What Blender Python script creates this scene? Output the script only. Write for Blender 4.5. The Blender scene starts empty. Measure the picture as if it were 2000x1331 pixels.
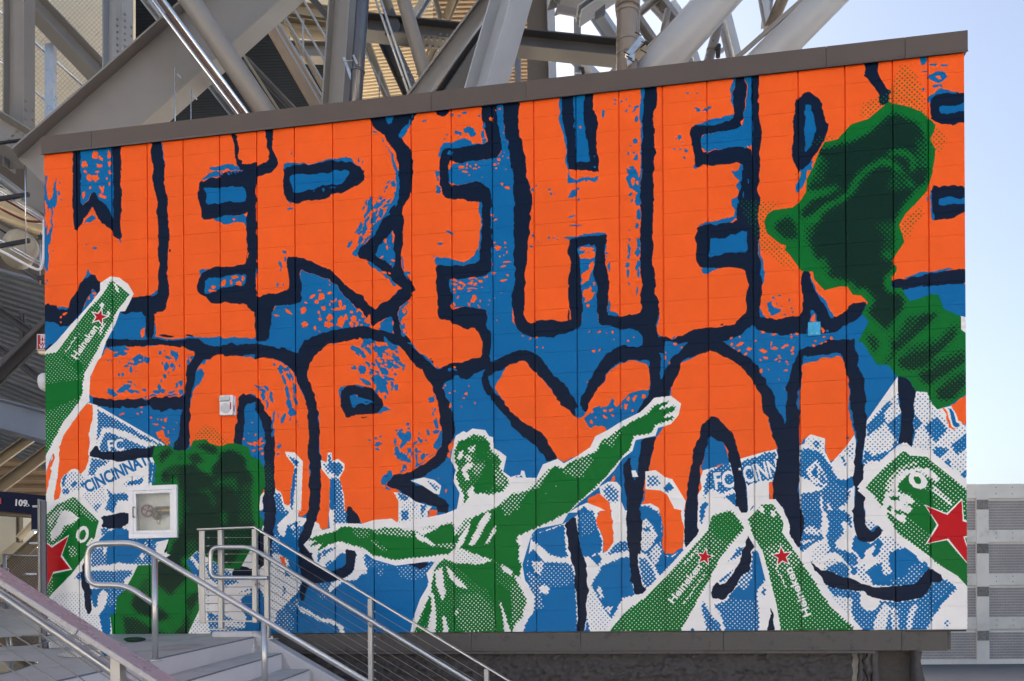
import bpy, bmesh, math, random
import numpy as np
from mathutils import Vector, Matrix
random.seed(5)
SC = bpy.context.scene
C = SC.collection
# ---------------------------------------------------------------- camera, sky, sun, exposure
F, CX, CY, RHO = 1726., 1000., 1231., 0.0061      # focal length and principal point of the 2000 px wide photograph
CR, SR = math.cos(RHO), math.sin(RHO)
CZ = 0.0166                                        # eye height above the foot of the painted wall
cam = bpy.data.cameras.new('camera'); camo = bpy.data.objects.new('camera', cam); C.objects.link(camo)
cam.sensor_width = 36.; cam.lens = F / 2000. * 36.
cam.shift_x = 0.; cam.shift_y = (CY - 665.5) / 2000.
cam.clip_start = .05; cam.clip_end = 3000.
camo.matrix_world = Matrix.Translation((0, 0, CZ)) @ Matrix.Rotation(math.pi / 2, 4, 'X') @ Matrix.Rotation(-RHO, 4, 'Z')
SC.camera = camo
SUN_AZ, SUN_EL = math.radians(-50), math.radians(22)      # azimuth from the viewing direction (+Y), clockwise
world = bpy.data.worlds.new('World'); SC.world = world; world.use_nodes = True
wn = world.node_tree.nodes; wn.clear()
wsky = wn.new('ShaderNodeTexSky'); wsky.sky_type = 'NISHITA'; wsky.sun_disc = False
wsky.sun_elevation = SUN_EL; wsky.sun_rotation = SUN_AZ
wsky.air_density = .8; wsky.dust_density = 5.5; wsky.ozone_density = .1
wbg = wn.new('ShaderNodeBackground'); wbg.inputs[1].default_value = .095
wout = wn.new('ShaderNodeOutputWorld')
world.node_tree.links.new(wsky.outputs[0], wbg.inputs[0]); world.node_tree.links.new(wbg.outputs[0], wout.inputs[0])
sl = bpy.data.lights.new('sun', 'SUN'); sl.energy = 5.0; sl.angle = math.radians(.5); sl.color = (1., .9, .76)
so = bpy.data.objects.new('sun', sl); C.objects.link(so)
sd = Vector((math.sin(SUN_AZ) * math.cos(SUN_EL), math.cos(SUN_AZ) * math.cos(SUN_EL), math.sin(SUN_EL)))
so.rotation_euler = sd.to_track_quat('Z', 'Y').to_euler(); so.location = (0, 0, 60)
SC.view_settings.view_transform = 'Standard'; SC.view_settings.look = 'None'
SC.view_settings.exposure = 2.15; SC.view_settings.gamma = 1.; SC.view_settings.use_curve_mapping = False
SC.cycles.use_denoising = True
SC.cycles.max_bounces = 8; SC.cycles.diffuse_bounces = 5
# ---------------------------------------------------------------- planes of the place
WL = np.array([-4.84769819, 9.19797117]); WR = np.array([3.9500884, 7.65])     # ends of the painted wall, on plan
WU = (WR - WL) / np.hypot(*(WR - WL)); WN = np.array([-WU[1], WU[0]]); ZB = -CZ
WLEN, WTOP = 8.933, 4.992
U3, N3, UP = Vector((WU[0], WU[1], 0)), Vector((WN[0], WN[1], 0)), Vector((0, 0, 1))
WROT = math.atan2(WU[1], WU[0])
def ray(px, py):
    dx, dy = px - CX, py - CY
    return Vector(((dx * CR - dy * SR) / F, 1., -(dx * SR + dy * CR) / F))
CAM = Vector((0, 0, CZ))
def at(px, py, Y): return CAM + ray(px, py) * Y
def on_plane(px, py, p, n):
    d = ray(px, py); return CAM + d * (n.dot(p - CAM) / n.dot(d))
W0 = Vector((WL[0], WL[1], 0))
def wplane(px, py, off=0.):               # onto a plane parallel to the painted wall, off metres in front of it
    return on_plane(px, py, W0 - N3 * off, N3)
def wall_uv(px, py, off=0.):
    p = wplane(px, py, off) - W0; return p.dot(U3), p.z
FN = Vector((-.01320285, -.07503746, .99709331))                                # the landing, falling towards the street
def fplane(px, py): return on_plane(px, py, W0, FN)
def fz(x, y): return -(FN.x * (x - W0.x) + FN.y * (y - W0.y)) / FN.z
GROUND = -2.78
# ---------------------------------------------------------------- materials
def lin(c):
    return tuple(((k / 255.) / 12.92 if k / 255. <= .04045 else ((k / 255. + .055) / 1.055) ** 2.4) for k in c)
MATS = {}
def mat(name, col, rough=.5, metal=0., var=.12, scale=6., bump=0., bscale=60., spec=.5, stain=None, coat=0.):
    if name in MATS: return MATS[name]
    m = bpy.data.materials.new(name); m.use_nodes = True; t = m.node_tree; L = t.links.new; N = t.nodes
    b = N['Principled BSDF']; b.inputs['Roughness'].default_value = rough; b.inputs['Metallic'].default_value = metal
    b.inputs['Specular IOR Level'].default_value = spec; b.inputs['Coat Weight'].default_value = coat
    tc = N.new('ShaderNodeTexCoord'); oi = N.new('ShaderNodeObjectInfo')
    no = N.new('ShaderNodeTexNoise'); no.inputs['Scale'].default_value = scale; no.inputs['Detail'].default_value = 7; no.inputs['Roughness'].default_value = .62
    L(tc.outputs['Object'], no.inputs['Vector'])
    mr = N.new('ShaderNodeMapRange'); mr.inputs['From Min'].default_value = .3; mr.inputs['From Max'].default_value = .7
    mr.inputs['To Min'].default_value = 1 - var; mr.inputs['To Max'].default_value = 1 + var; L(no.outputs[0], mr.inputs[0])
    ra = N.new('ShaderNodeMapRange'); ra.inputs['To Min'].default_value = 1 - var * .5; ra.inputs['To Max'].default_value = 1 + var * .5
    L(oi.outputs['Random'], ra.inputs[0])
    mu = N.new('ShaderNodeMath'); mu.operation = 'MULTIPLY'; L(mr.outputs[0], mu.inputs[0]); L(ra.outputs[0], mu.inputs[1])
    mx = N.new('ShaderNodeMix'); mx.data_type = 'RGBA'; mx.blend_type = 'MULTIPLY'; mx.inputs[0].default_value = 1.
    mx.inputs[6].default_value = (*col, 1); L(mu.outputs[0], mx.inputs[7])
    out = mx.outputs[2]
    if stain:                             # patches of dirt or wear with a shape of their own: (colour, scale, threshold, amount)
        sc, ss, th, am = stain
        n2 = N.new('ShaderNodeTexNoise'); n2.inputs['Scale'].default_value = ss; n2.inputs['Detail'].default_value = 9; n2.inputs['Roughness'].default_value = .7
        L(tc.outputs['Object'], n2.inputs['Vector'])
        r2 = N.new('ShaderNodeMapRange'); r2.inputs['From Min'].default_value = th; r2.inputs['From Max'].default_value = th + .09; r2.inputs['To Max'].default_value = am
        L(n2.outputs[0], r2.inputs[0])
        m2 = N.new('ShaderNodeMix'); m2.data_type = 'RGBA'; L(r2.outputs[0], m2.inputs[0]); L(out, m2.inputs[6]); m2.inputs[7].default_value = (*sc, 1)
        out = m2.outputs[2]
    L(out, b.inputs['Base Color'])
    rr = N.new('ShaderNodeMapRange'); rr.inputs['From Min'].default_value = .3; rr.inputs['From Max'].default_value = .7
    rr.inputs['To Min'].default_value = max(.02, rough - .07); rr.inputs['To Max'].default_value = min(1, rough + .07); L(no.outputs[0], rr.inputs[0]); L(rr.outputs[0], b.inputs['Roughness'])
    if bump:
        n3 = N.new('ShaderNodeTexNoise'); n3.inputs['Scale'].default_value = bscale; n3.inputs['Detail'].default_value = 5
        L(tc.outputs['Object'], n3.inputs['Vector'])
        bp = N.new('ShaderNodeBump'); bp.inputs['Strength'].default_value = bump; bp.inputs['Distance'].default_value = .01
        L(n3.outputs[0], bp.inputs['Height']); L(bp.outputs[0], b.inputs['Normal'])
    MATS[name] = m; return m
# ---------------------------------------------------------------- mesh helpers
class MB:
    def __init__(s): s.v, s.f, s.m, s.smooth = [], [], [], []
    def quad(s, a, b, c, d, mi=0):
        i = len(s.v); s.v += [a, b, c, d]; s.f.append((i, i + 1, i + 2, i + 3)); s.m.append(mi); s.smooth.append(False)
    def poly(s, P, mi=0):
        i = len(s.v); s.v += list(P); s.f.append(tuple(range(i, i + len(P)))); s.m.append(mi); s.smooth.append(False)
    def hexa(s, P, mi=0, sm=False):       # eight corners: four below, four above in the same order
        i = len(s.v); s.v += list(P)
        for q in ((3, 2, 1, 0), (4, 5, 6, 7), (0, 1, 5, 4), (1, 2, 6, 5), (2, 3, 7, 6), (3, 0, 4, 7)):
            s.f.append(tuple(i + k for k in q)); s.m.append(mi); s.smooth.append(sm)
    def box(s, o, x, y, z, mi=0):         # o = corner, x y z = edge vectors
        s.hexa([o, o + x, o + x + y, o + y, o + z, o + x + z, o + x + y + z, o + y + z], mi)
    def abox(s, x0, x1, y0, y1, z0, z1, mi=0):
        s.box(Vector((x0, y0, z0)), Vector((x1 - x0, 0, 0)), Vector((0, y1 - y0, 0)), Vector((0, 0, z1 - z0)), mi)
    def prism(s, P, d, mi=0):             # closed outline P pushed along d
        n = len(P); i = len(s.v); s.v += list(P) + [p + d for p in P]
        s.f.append(tuple(range(i + n - 1, i - 1, -1))); s.f.append(tuple(range(i + n, i + 2 * n))); s.m += [mi, mi]; s.smooth += [False, False]
        for k in range(n):
            j = (k + 1) % n; s.f.append((i + k, i + j, i + n + j, i + n + k)); s.m.append(mi); s.smooth.append(False)
    def tube(s, P, r, n=14, mi=0, cap=True):
        P = [Vector(p) for p in P]; R = r if isinstance(r, (list, tuple)) else [r] * len(P)
        t0 = (P[1] - P[0]).normalized(); a = t0.orthogonal().normalized(); i0 = len(s.v)
        for k, p in enumerate(P):
            t = ((P[k + 1] - p).normalized() if k < len(P) - 1 else Vector()) + ((p - P[k - 1]).normalized() if k else Vector())
            t.normalize(); a = (a - t * a.dot(t)).normalized(); b = t.cross(a)
            for j in range(n):
                w = 2 * math.pi * j / n; s.v.append(p + (a * math.cos(w) + b * math.sin(w)) * R[k])
        for k in range(len(P) - 1):
            for j in range(n):
                q = i0 + k * n; s.f.append((q + j, q + (j + 1) % n, q + n + (j + 1) % n, q + n + j)); s.m.append(mi); s.smooth.append(True)
        if cap:
            s.f.append(tuple(i0 + j for j in range(n - 1, -1, -1))); q = i0 + (len(P) - 1) * n; s.f.append(tuple(q + j for j in range(n))); s.m += [mi, mi]; s.smooth += [False, False]
    def build(s, name, m, parent=None, bevel=0., **tags):
        me = bpy.data.meshes.new(name); me.from_pydata([tuple(p) for p in s.v], [], s.f)
        for x in (m if isinstance(m, (list, tuple)) else [m]): me.materials.append(x)
        me.polygons.foreach_set('material_index', s.m); me.polygons.foreach_set('use_smooth', s.smooth)
        bm = bmesh.new(); bm.from_mesh(me); bmesh.ops.recalc_face_normals(bm, faces=bm.faces); bm.to_mesh(me); bm.free(); me.update()
        o = bpy.data.objects.new(name, me); C.objects.link(o)
        if parent is not None:
            o.parent = parent; o.matrix_parent_inverse = parent.matrix_world.inverted() if not parent.get('local') else Matrix()
        if bevel:
            b = o.modifiers.new('bevel', 'BEVEL'); b.width = bevel; b.segments = 2; b.limit_method = 'ANGLE'
        for k, v in tags.items(): o[k] = v
        return o
def thing(name, label, cat, loc=(0, 0, 0), rz=0., group=None, local=False):
    o = bpy.data.objects.new(name, None); C.objects.link(o); o.location = loc; o.rotation_euler = (0, 0, rz)
    o.matrix_world = Matrix.Translation(loc) @ Matrix.Rotation(rz, 4, 'Z')
    o.empty_display_size = .2; o['label'] = label; o['category'] = cat
    if group: o['group'] = group
    if local: o['local'] = True
    return o
def fillet(P, r, n=5):                    # round the corners of a polyline
    P = [Vector(p) for p in P]; out = [P[0]]
    for a, b, c in zip(P, P[1:], P[2:]):
        d1, d2 = (a - b), (c - b); k = min(r, d1.length * .49, d2.length * .49)
        p, q = b + d1.normalized() * k, b + d2.normalized() * k
        for i in range(n + 1):
            t = i / n; out.append(p * (1 - t) ** 2 + b * 2 * t * (1 - t) + q * t * t)
    return out + [P[-1]]
def ibeam(mb, a, b, up, h, w, tf=.018, tw=.012, mi=0):   # wide-flange section: h deep along up, flanges w wide
    t = (b - a).normalized(); up = (up - t * up.dot(t)).normalized(); s = t.cross(up).normalized()
    for o, dw, dh in ((up * (h / 2 - tf), w, tf), (-up * (h / 2), w, tf), (-up * (h / 2 - tf), tw, h - 2 * tf)):
        mb.box(a + o - s * (dw / 2), b - a, s * dw, up * dh, mi)
def text_mesh(name, body, size, m, parent, mat4, weight=0., depth=.002, align='LEFT'):
    cu = bpy.data.curves.new(name, 'FONT'); cu.body = body; cu.size = size; cu.offset = weight; cu.extrude = depth; cu.align_x = align; cu.resolution_u = 2
    ob = bpy.data.objects.new(name, cu); C.objects.link(ob)
    me = bpy.data.meshes.new_from_object(ob.evaluated_get(bpy.context.evaluated_depsgraph_get()))
    bpy.data.objects.remove(ob); bpy.data.curves.remove(cu)
    me.materials.clear(); me.materials.append(m); me.name = name; me.transform(mat4)
    o = bpy.data.objects.new(name, me); C.objects.link(o)
    if parent is not None:
        o.parent = parent; o.matrix_parent_inverse = parent.matrix_world.inverted() if not parent.get('local') else Matrix()
    return o
def bolt_mesh(r, h):
    mb = MB(); n = 6
    P = [Vector((math.cos(k * math.pi / 3) * r, math.sin(k * math.pi / 3) * r, 0)) for k in range(n)]
    mb.prism(P, Vector((0, 0, h))); return mb
ROUGH = r"""
OP: 80,250 985,150 985,560 940,640 940,705 870,722 790,660 300,660 300,600 86,600
OP: 1005,150 1275,130 1262,620 1000,640
OP: 1270,130 1895,80 1895,560 1760,545 1700,592 1640,622 1500,628 1480,600 1455,645 1290,662 1268,620
N00: 565,1215 635,1205 625,1335 560,1335
B00: 635,1195 880,1155 880,1335 625,1335
N00: 880,1150 943,1150 945,1230 950,1335 880,1335
N00: 1175,1130 1250,1120 1272,1190 1283,1280 1275,1335 1190,1335 1185,1250
B00: 1250,1120 1275,1190 1285,1280 1268,1230
N00: 1800,1060 1845,1055 1845,1120 1865,1180 1870,1235 1905,1255 1890,1285 1940,1290 2000,1262 2000,1335 1870,1335 1850,1270 1835,1190
B00: 1620,1335 1640,1310 1720,1288 1850,1283 1872,1335
N10: 50,1040 125,1030 130,1080 135,1180 160,1250 172,1280 150,1310 130,1335 -5,1335 -5,1310 60,1275 105,1255 100,1180 85,1100 60,1060
B10: 215,1262 320,1270 440,1278 560,1240 640,1235 715,1228 760,1268 800,1290 835,1335 218,1335
N10: 225,1335 232,1305 320,1280 440,1283 560,1248 620,1255 700,1265 760,1272 800,1295 832,1335
B10: 590,1335 650,1320 700,1335
N10: 780,968 1000,945 1130,920 1290,905 1230,950 1160,1010 1110,1060 1145,1085 1200,1150 1220,1230 1225,1335 1115,1335 1100,1270 1080,1180 1040,1110 985,1050 930,1000 860,975
B10: 975,945 1120,920 1055,1000
B10: 1240,920 1215,965 1145,1085 1110,1060 1150,1000 1200,950
B10: 1010,1110 1060,1200 1085,1280 1110,1335 1085,1335 1062,1260 1030,1160
B10: 895,1012 940,1025 930,1040 900,1030
B10: 980,1070 1005,1100 990,1102
B10: 1460,1125 1520,1110 1620,1080 1650,1090 1690,1130 1800,1120 1800,1160 1560,1170 1460,1175 1430,1240 1422,1225 1440,1160
N10: 1450,1180 1490,1160 1560,1165 1600,1145 1700,1140 1800,1120 1812,1060 1775,990 1752,900 1760,840 1890,815 1885,900 1900,1060 1922,1130 1915,1180 1880,1240 1760,1250 1560,1275 1520,1252 1500,1290 1505,1335 1428,1335 1438,1240
B10: 1482,1195 1520,1180 1548,1192 1520,1218 1490,1212
N10: 1365,915 1420,885 1510,875 1505,905 1420,918
B10: 1868,865 1925,805 1930,990 1960,1150 2000,1335 1510,1335 1530,1275 1760,1252 1880,1240 1922,1180 1895,1050 1885,920
N10: 1925,800 2000,790 2000,1335 1990,1250 1960,1100 1930,980
N20: -5,800 52,790 55,900 50,1020 70,1090 110,1200 118,1335 -5,1335
N20: 385,760 638,730 640,850 655,910 660,1000 655,1120 668,1230 680,1290 678,1335 432,1335 430,1150 400,1000 385,880
B20: 497,745 555,740 562,870 560,960 575,1050 595,1140 603,1255 580,1265 540,1258 500,1275
B20: 480,750 497,750 497,1000 488,1000
B20: 384,770 355,835 380,870 362,930 385,1000 390,1050 428,1170 420,1300 430,1335 437,1335 435,1150 403,1000 388,880
N20: 1030,690 1132,670 1125,760 1110,900 1115,1050 1110,1335 1005,1335 1015,1200 1020,1050 1025,960 1030,900 1025,800
B20: 1000,700 1032,690 1030,900 1022,1080 1008,1335 998,1335 1010,1150 1000,1050 1015,980 988,885 1002,850
B20: 1395,655 1420,665 1485,655 1485,680 1430,690 1400,685
N20: 1745,610 1815,600 1830,720 1825,800 1800,880 1815,940 1780,970 1790,1000 1740,1020 1640,1030 1520,1050 1480,1062 1476,1130 1482,1187 1520,1190 1640,1165 1780,1142 1830,1150 1872,1180 1872,1335 1812,1335 1790,1280 1740,1268 1640,1290 1560,1300 1480,1290 1460,1305 1425,1270 1425,1200 1410,1100 1390,1040 1400,985 1440,970 1530,985 1580,970 1700,940 1730,900 1730,780 1740,700
B20: 1405,975 1440,960 1530,942 1640,912 1735,890 1715,935 1590,972 1540,988 1440,972
B20: 1748,640 1708,690 1728,740 1702,800 1730,860 1735,740
B20: 1815,595 1872,585 1876,1190 1860,1130 1845,1150 1830,1135 1815,1165 1790,1142 1640,1165 1482,1187 1474,1060 1640,1030 1790,1005 1818,940 1800,890 1830,800 1838,720
N20: 1870,590 1922,580 1920,850 1940,980 1940,1100 1930,1200 1930,1335 1872,1335 1872,1190
B20: 1425,1270 1460,1305 1440,1320 1425,1300
B20: 1755,1335 1798,1275 1812,1335
N30: 205,790 240,765 270,760 285,730 310,720 340,740 390,770 410,830 440,880 455,960 475,970 470,1030 450,1090 400,1160 370,1200 330,1270 290,1335 220,1335 195,1240 200,1040 198,880
B30: 285,815 320,825 350,880 370,960 388,1015 360,1080 320,1160 290,1190 288,1100 283,1000 290,940
B30: 235,1335 290,1310 340,1250 362,1250 340,1335
N30: 690,505 860,480 865,540 855,580 880,640 915,690 940,720 930,745 962,765 940,770 945,800 900,820 885,800 880,835 868,760 860,720 830,700 800,650 775,610 755,600 760,570 730,530
B30: 1240,445 1390,410 1415,428 1385,465 1300,470 1240,460
B30: 1175,490 1225,485 1225,498 1180,503
B30: 1260,495 1325,495 1320,512 1260,508
B30: 1350,500 1415,490 1415,510 1360,512
B30: 1258,590 1320,545 1400,550 1402,600 1390,625 1310,638 1270,612
O30: 1312,585 1345,575 1362,600 1330,610
B30: 1205,570 1250,560 1250,572 1205,578
B30: 1215,688 1242,670 1235,705
B30: 1283,660 1355,655 1357,682 1335,672 1285,690
B30: 1258,745 1330,690 1400,710 1480,715 1482,728 1330,738 1285,765 1268,830 1255,780
N30: 1265,790 1300,745 1380,730 1560,722 1560,945 1430,965 1310,965 1263,920
B30: 1330,825 1440,825 1560,800 1560,862 1430,870 1340,880 1325,860
B01: 340,50 368,40 360,160 375,250 410,210 425,110 432,40 438,110 440,260 425,290 408,280 405,470 395,570 372,580 380,700 375,780 340,800
O01: 352,230 372,290 368,430 355,460 348,330
O01: 372,300 398,300 390,440 375,520 366,460
B01: 625,-5 882,-5 882,395 850,315 825,270 770,230 745,175 715,175 690,215 625,305
N01: 560,-5 630,-5 630,302 700,205 718,172 748,172 772,230 830,272 850,312 882,390 882,-5 940,-5 945,90 950,200 950,300 935,380 950,440 950,520 920,532 890,500 880,470 840,450 800,410 770,360 740,310 722,287 690,330 650,390 615,440 600,470 570,460 570,380 570,100
B01: 912,530 946,522 946,568
B01: 648,412 690,365 742,342 752,375 710,405 680,388 655,418
B01: 695,758 720,800 757,840 640,862 665,820
BP: 86,625 300,600 304,664 218,664 86,700
N01: 335,1035 440,1065 500,1095 530,1090 560,1000 610,930 640,860 700,806 745,815 760,860 800,890 800,1000 740,965 712,918 680,980 650,1070 620,1130 560,1190 500,1212 430,1190 335,1185
B01: 650,1085 680,985 712,920 780,985 700,1080
N01: 960,1005 1040,990 1140,978 1155,992 1210,985 1240,960 1240,600 1225,400 1220,180 1195,60 1192,-5 1275,-5 1290,150 1305,240 1320,380 1315,510 1305,780 1315,1010 1280,1090 1210,1105 1205,1320 1140,1320 1140,1108 920,1122
B01: 1150,985 1200,972 1232,928 1242,960 1210,988
B01: 1210,1108 1242,1130 1218,1180 1228,1280 1208,1300
B01: 1320,1205 1332,1270 1313,1275
OP: 300,612 497,590 497,660 308,660
O01: 1090,1262 1135,1228 1135,1290 1100,1312
N01: 1545,110 1560,75 1590,85 1640,60 1700,50 1760,20 1998,-5 1998,300 1925,345 1850,345 1780,355 1700,365 1640,370 1580,385 1555,290 1545,200
B01: 1590,125 1640,130 1700,135 1800,125 1910,120 1930,230 1850,245 1720,258 1610,260 1605,160
B01: 1650,370 1790,352 1925,342 1922,432 1890,402 1820,400 1760,428 1720,402
N01: 1920,345 2002,300 2002,1110 1950,1080 1910,1045 1860,1050 1720,1035 1640,1035 1610,980 1560,965 1540,930 1545,860 1580,790 1640,765 1720,765 1890,740 1918,720 1925,620 1918,470
B01: 1605,860 1640,835 1720,845 1760,825 1880,815 1917,808 1920,897 1840,905 1740,915 1640,950 1605,952
B01: 1558,765 1640,762 1580,790 1553,832
B01: 1545,95 1600,48 1690,5 1730,30 1640,60 1560,80
O01: 1930,620 1942,660 1932,690 1922,660
N11: -5,-5 130,-5 120,15 40,35 -5,48
B11: 1,760 -4,900 -10,760
N11: 215,-5 842,-5 835,60 800,110 720,150 660,180 600,185 580,215 480,235 400,250 300,260 250,245 218,200 216,100
B11: 268,40 290,25 420,30 560,20 600,-5 705,-5 730,10 700,70 680,90 600,110 480,140 400,155 300,182 280,120
B11: 570,138 628,118 600,142
B11: 225,205 250,242 282,260 268,272
N11: 1115,-5 1230,-5 1225,60 1205,180 1160,250 1150,300 1150,400 1145,550 1138,640 1140,780 1200,850 1245,910 1245,930 1215,940 1200,985 1150,1030 1120,1070 1120,1290 1205,1305 1215,1340 1075,1340 1075,1280 1065,1130 990,1170 930,1207 905,1182 870,1150 840,1110 760,1050 690,980 620,890 560,850 480,820 420,790 335,778 350,880 358,980 355,1030 300,1050 200,1058 135,1060 130,1150 110,1240 95,1335 -5,1335 -5,985 40,990 110,955 180,950 260,940 250,840 245,700 255,670 330,685 400,710 500,740 600,790 640,840 690,900 760,950 840,995 880,1040 930,1087 980,1040 1040,1010 1080,970 1100,930 1140,920 1100,890 1060,850 1000,800 940,750 900,710 820,700 795,680 795,630 850,580 905,525 960,450 1000,380 1040,310 1090,240 1110,180
B11: 925,650 990,560 1035,500 1080,458 1082,772 1020,722 940,670
B11: 340,780 420,792 480,822 560,852 620,892 690,982 760,1052 870,1152 905,1215 860,1222 700,1232 560,1262 420,1315 380,1335 95,1335 110,1240 132,1060 300,1052 358,1025 350,880
B11: 950,1235 990,1180 1065,1125 1075,1282
N11: 380,1340 420,1310 560,1255 700,1222 860,1212 960,1240 1080,1275 1205,1305 1215,1345
O11: 660,1345 740,1310 830,1300 870,1345
B11: 1122,1072 1160,1020 1185,1022 1150,1062 1180,1092 1165,1132 1140,1152 1170,1202 1150,1242 1182,1272 1160,1307 1122,1292
B11: 1145,655 1155,660 1158,780 1145,770
B11: 1150,800 1205,795 1200,810 1170,812 1180,840 1150,815
B11: 1098,-5 1117,-5 1112,180 1092,240 1042,310 1002,380 962,450 900,530 935,450 990,360 1040,275 1085,195
B11: 745,640 795,600 850,560 900,520 800,630 790,680 770,670
B11: 860,712 905,712 945,752 1000,802 1060,852 1100,892 1085,905 1040,860 930,770
B11: 1075,960 1105,930 1085,965
N11: 1430,-5 1505,-5 1520,112 1600,105 1750,88 1790,105 1828,160 1835,280 1835,740 1825,780 1780,830 1640,835 1570,850 1503,850 1510,900 1540,990 1510,1060 1560,1080 1600,1060 1680,1065 1790,1080 1800,1150 1805,1240 1835,1260 1842,1335 1760,1335 1740,1260 1720,1225 1640,1230 1540,1200 1500,1165 1440,1160 1410,1100 1415,1000 1420,850 1405,830 1405,740 1500,738 1600,738 1700,730 1740,690 1755,620 1760,400 1760,240 1640,235 1530,230 1460,205 1440,100
B11: 1503,-5 2000,-5 2000,1335 1842,1335 1835,1260 1805,1240 1795,1080 1680,1065 1600,1060 1510,1060 1540,990 1510,900 1503,850 1640,835 1780,830 1825,780 1835,740 1835,280 1828,160 1790,105 1750,88 1520,112
B11: 1403,690 1420,673 1500,690 1640,712 1700,665 1740,600 1757,640 1740,700 1700,732 1500,740 1408,742
B11: 1728,238 1762,238 1762,620 1742,610 1757,400
B11: 1400,118 1440,120 1445,182 1400,185 1420,150
B11: 1390,-5 1430,-5 1430,30 1400,35
N21: -5,-5 120,-5 135,120 148,250 135,420 120,560 115,700 100,820 108,960 90,1080 100,1160 140,1190 200,1180 270,1168 360,1180 430,1165 455,1150 445,1000 445,800 455,680 435,630 450,580 455,540 500,515 560,510 640,500 745,493 740,560 725,640 735,780 755,900 750,1020 740,1130 840,1140 910,1130 1010,1110 1000,950 1005,800 1000,600 1000,400 995,130 1010,60 1015,-5 1110,-5 1100,130 1100,300 1095,600 1105,800 1115,940 1135,1000 1150,1150 1135,1250 1140,1335 1010,1335 1005,1260 940,1230 850,1245 740,1220 680,1210 670,1160 655,1100 668,1095 655,900 650,700 660,580 580,580 510,590 510,650 530,700 540,850 550,1000 555,1080 540,1150 535,1220 480,1250 420,1290 300,1300 180,1300 100,1280 40,1250 20,1180 -5,1050
B21: -5,-5 4,-5 10,300 14,900 0,1050 -5,1100
B21: -10,1180 20,1190 40,1255 100,1285 180,1302 300,1302 420,1292 480,1252 535,1222 542,1150 555,1080 540,850 530,700 510,650 510,590 580,578 660,578 650,700 655,900 668,1095 655,1110 680,1212 740,1222 850,1247 940,1232 1005,1262 1012,1340 -10,1340
N21: 1135,1340 1140,1310 1190,1295 1260,1310 1340,1270 1450,1240 1560,1225 1650,1210 1740,1200 1790,1150 1830,1110 1840,960 1840,850 1820,780 1740,758 1640,760 1540,770 1480,770 1450,740 1445,600 1432,500 1450,440 1560,420 1750,405 1760,300 1755,220 1790,130 1795,-5 1925,-5 1920,200 1925,400 1930,600 1940,760 1955,900 1940,1050 1925,1130 1960,1160 2005,1165 2005,1340
B21: 1630,1340 1720,1300 1800,1270 1850,1230 1890,1212 1920,1250 1970,1268 2005,1272 2005,1340
B21: 1535,530 1560,520 1640,520 1700,515 1832,463 1838,540 1822,642 1740,635 1640,657 1535,682
B21: 425,55 438,-5 442,50 480,70 560,68 640,50 672,35 680,65 580,85 575,105 550,85 430,102
B21: 400,520 480,508 560,500 538,485 580,498 640,490 732,487 742,500 500,517 450,547 440,530
B21: 1017,-5 1002,90 995,130 1000,260 965,285 950,200 985,180 930,150 900,100 878,60 905,40 878,-5
O21: 930,50 952,60 958,100 940,125 922,90
O21: 962,-5 1000,-5 995,45 980,60
O21: 968,90 988,80 985,115 972,115
B21: 1715,-5 1797,-5 1790,130 1757,215 1762,400 1450,437 1450,425 1560,403 1640,378 1740,348 1735,290 1708,270 1710,220 1760,205 1775,170 1738,110 1782,75 1750,45
B21: 1465,768 1540,768 1645,755 1560,790 1540,802 1480,807
B21: 1930,500 1952,680 1957,770 1967,810 1957,900 1942,850 1937,700
B21: 735,565 740,600 725,640 722,620
B21: 755,1000 770,1060 765,1100 820,1115 830,1140 740,1135
B21: 1140,1130 1150,1150 1140,1250 1128,1220
N21: 430,1080 440,1080 438,1165 426,1165
O21: 515,660 560,650 600,640 650,620 650,680 620,690 560,690 530,690
O21: 605,725 645,715 640,790 610,830 600,870 540,895 560,850 535,830 560,780 610,770
O21: 560,940 600,935 610,910 618,960 640,955 630,1000 600,1020 560,1025 580,990 550,975
O21: 515,610 560,595 590,605 650,600 640,620 540,625
B31: 235,-5 300,-5 262,120 240,150 215,180 203,130 230,60
N31: 262,785 325,780 340,850 380,940 410,1000 450,1060 500,1130 560,1130 620,1090 640,1050 770,1020 780,1040 740,1100 700,1150 640,1200 580,1240 510,1270 450,1265 400,1240 300,1275 -5,1272 -5,1165 140,1150 180,1140 250,1140 265,1080 265,900
BP: 1495,652 1640,650 1680,620 1680,700 1495,700
B31: 325,1090 350,1078 370,1130 390,1180 420,1220 330,1250 290,1272 330,1180
O31: 335,1150 355,1115 370,1165 380,1180 335,1185
B31: 325,788 342,850 372,930 442,1010 472,1070 512,1110 512,1147 490,1142 438,1060 388,970 348,900
B31: -5,1030 40,1008 42,1060 105,1083 62,1122 30,1132 -5,1102
N31: 1283,117 1310,112 1350,125 1370,108 1400,125 1560,105 1560,325 1490,345 1460,370 1380,385 1280,387 1270,250
B31: 1335,215 1420,210 1560,187 1560,262 1430,265 1340,280 1328,250
B31: 1267,150 1281,150 1281,280 1296,387 1276,387 1267,250
B31: 1240,198 1252,198 1252,247 1240,247
B31: 1030,912 1210,915 1400,880 1560,880 1560,1200 1370,1080 1330,970 1270,970 1170,1000 1110,1022
B31: 1050,835 1130,808 1180,788 1240,778 1260,790 1370,768 1460,770 1340,800 1180,827
N31: 968,845 1080,838 1110,820 1180,825 1260,797 1340,797 1440,782 1560,762 1560,887 1400,882 1320,902 1210,922 1180,907 1080,917 963,927
B31: 730,1120 785,1180 700,1340 -5,1340 -5,1270 300,1275 510,1272 640,1200
N31: 600,1340 660,1312 660,1340
N02: 335,75 390,35 440,20 470,-5 430,60 400,85 340,92
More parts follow.
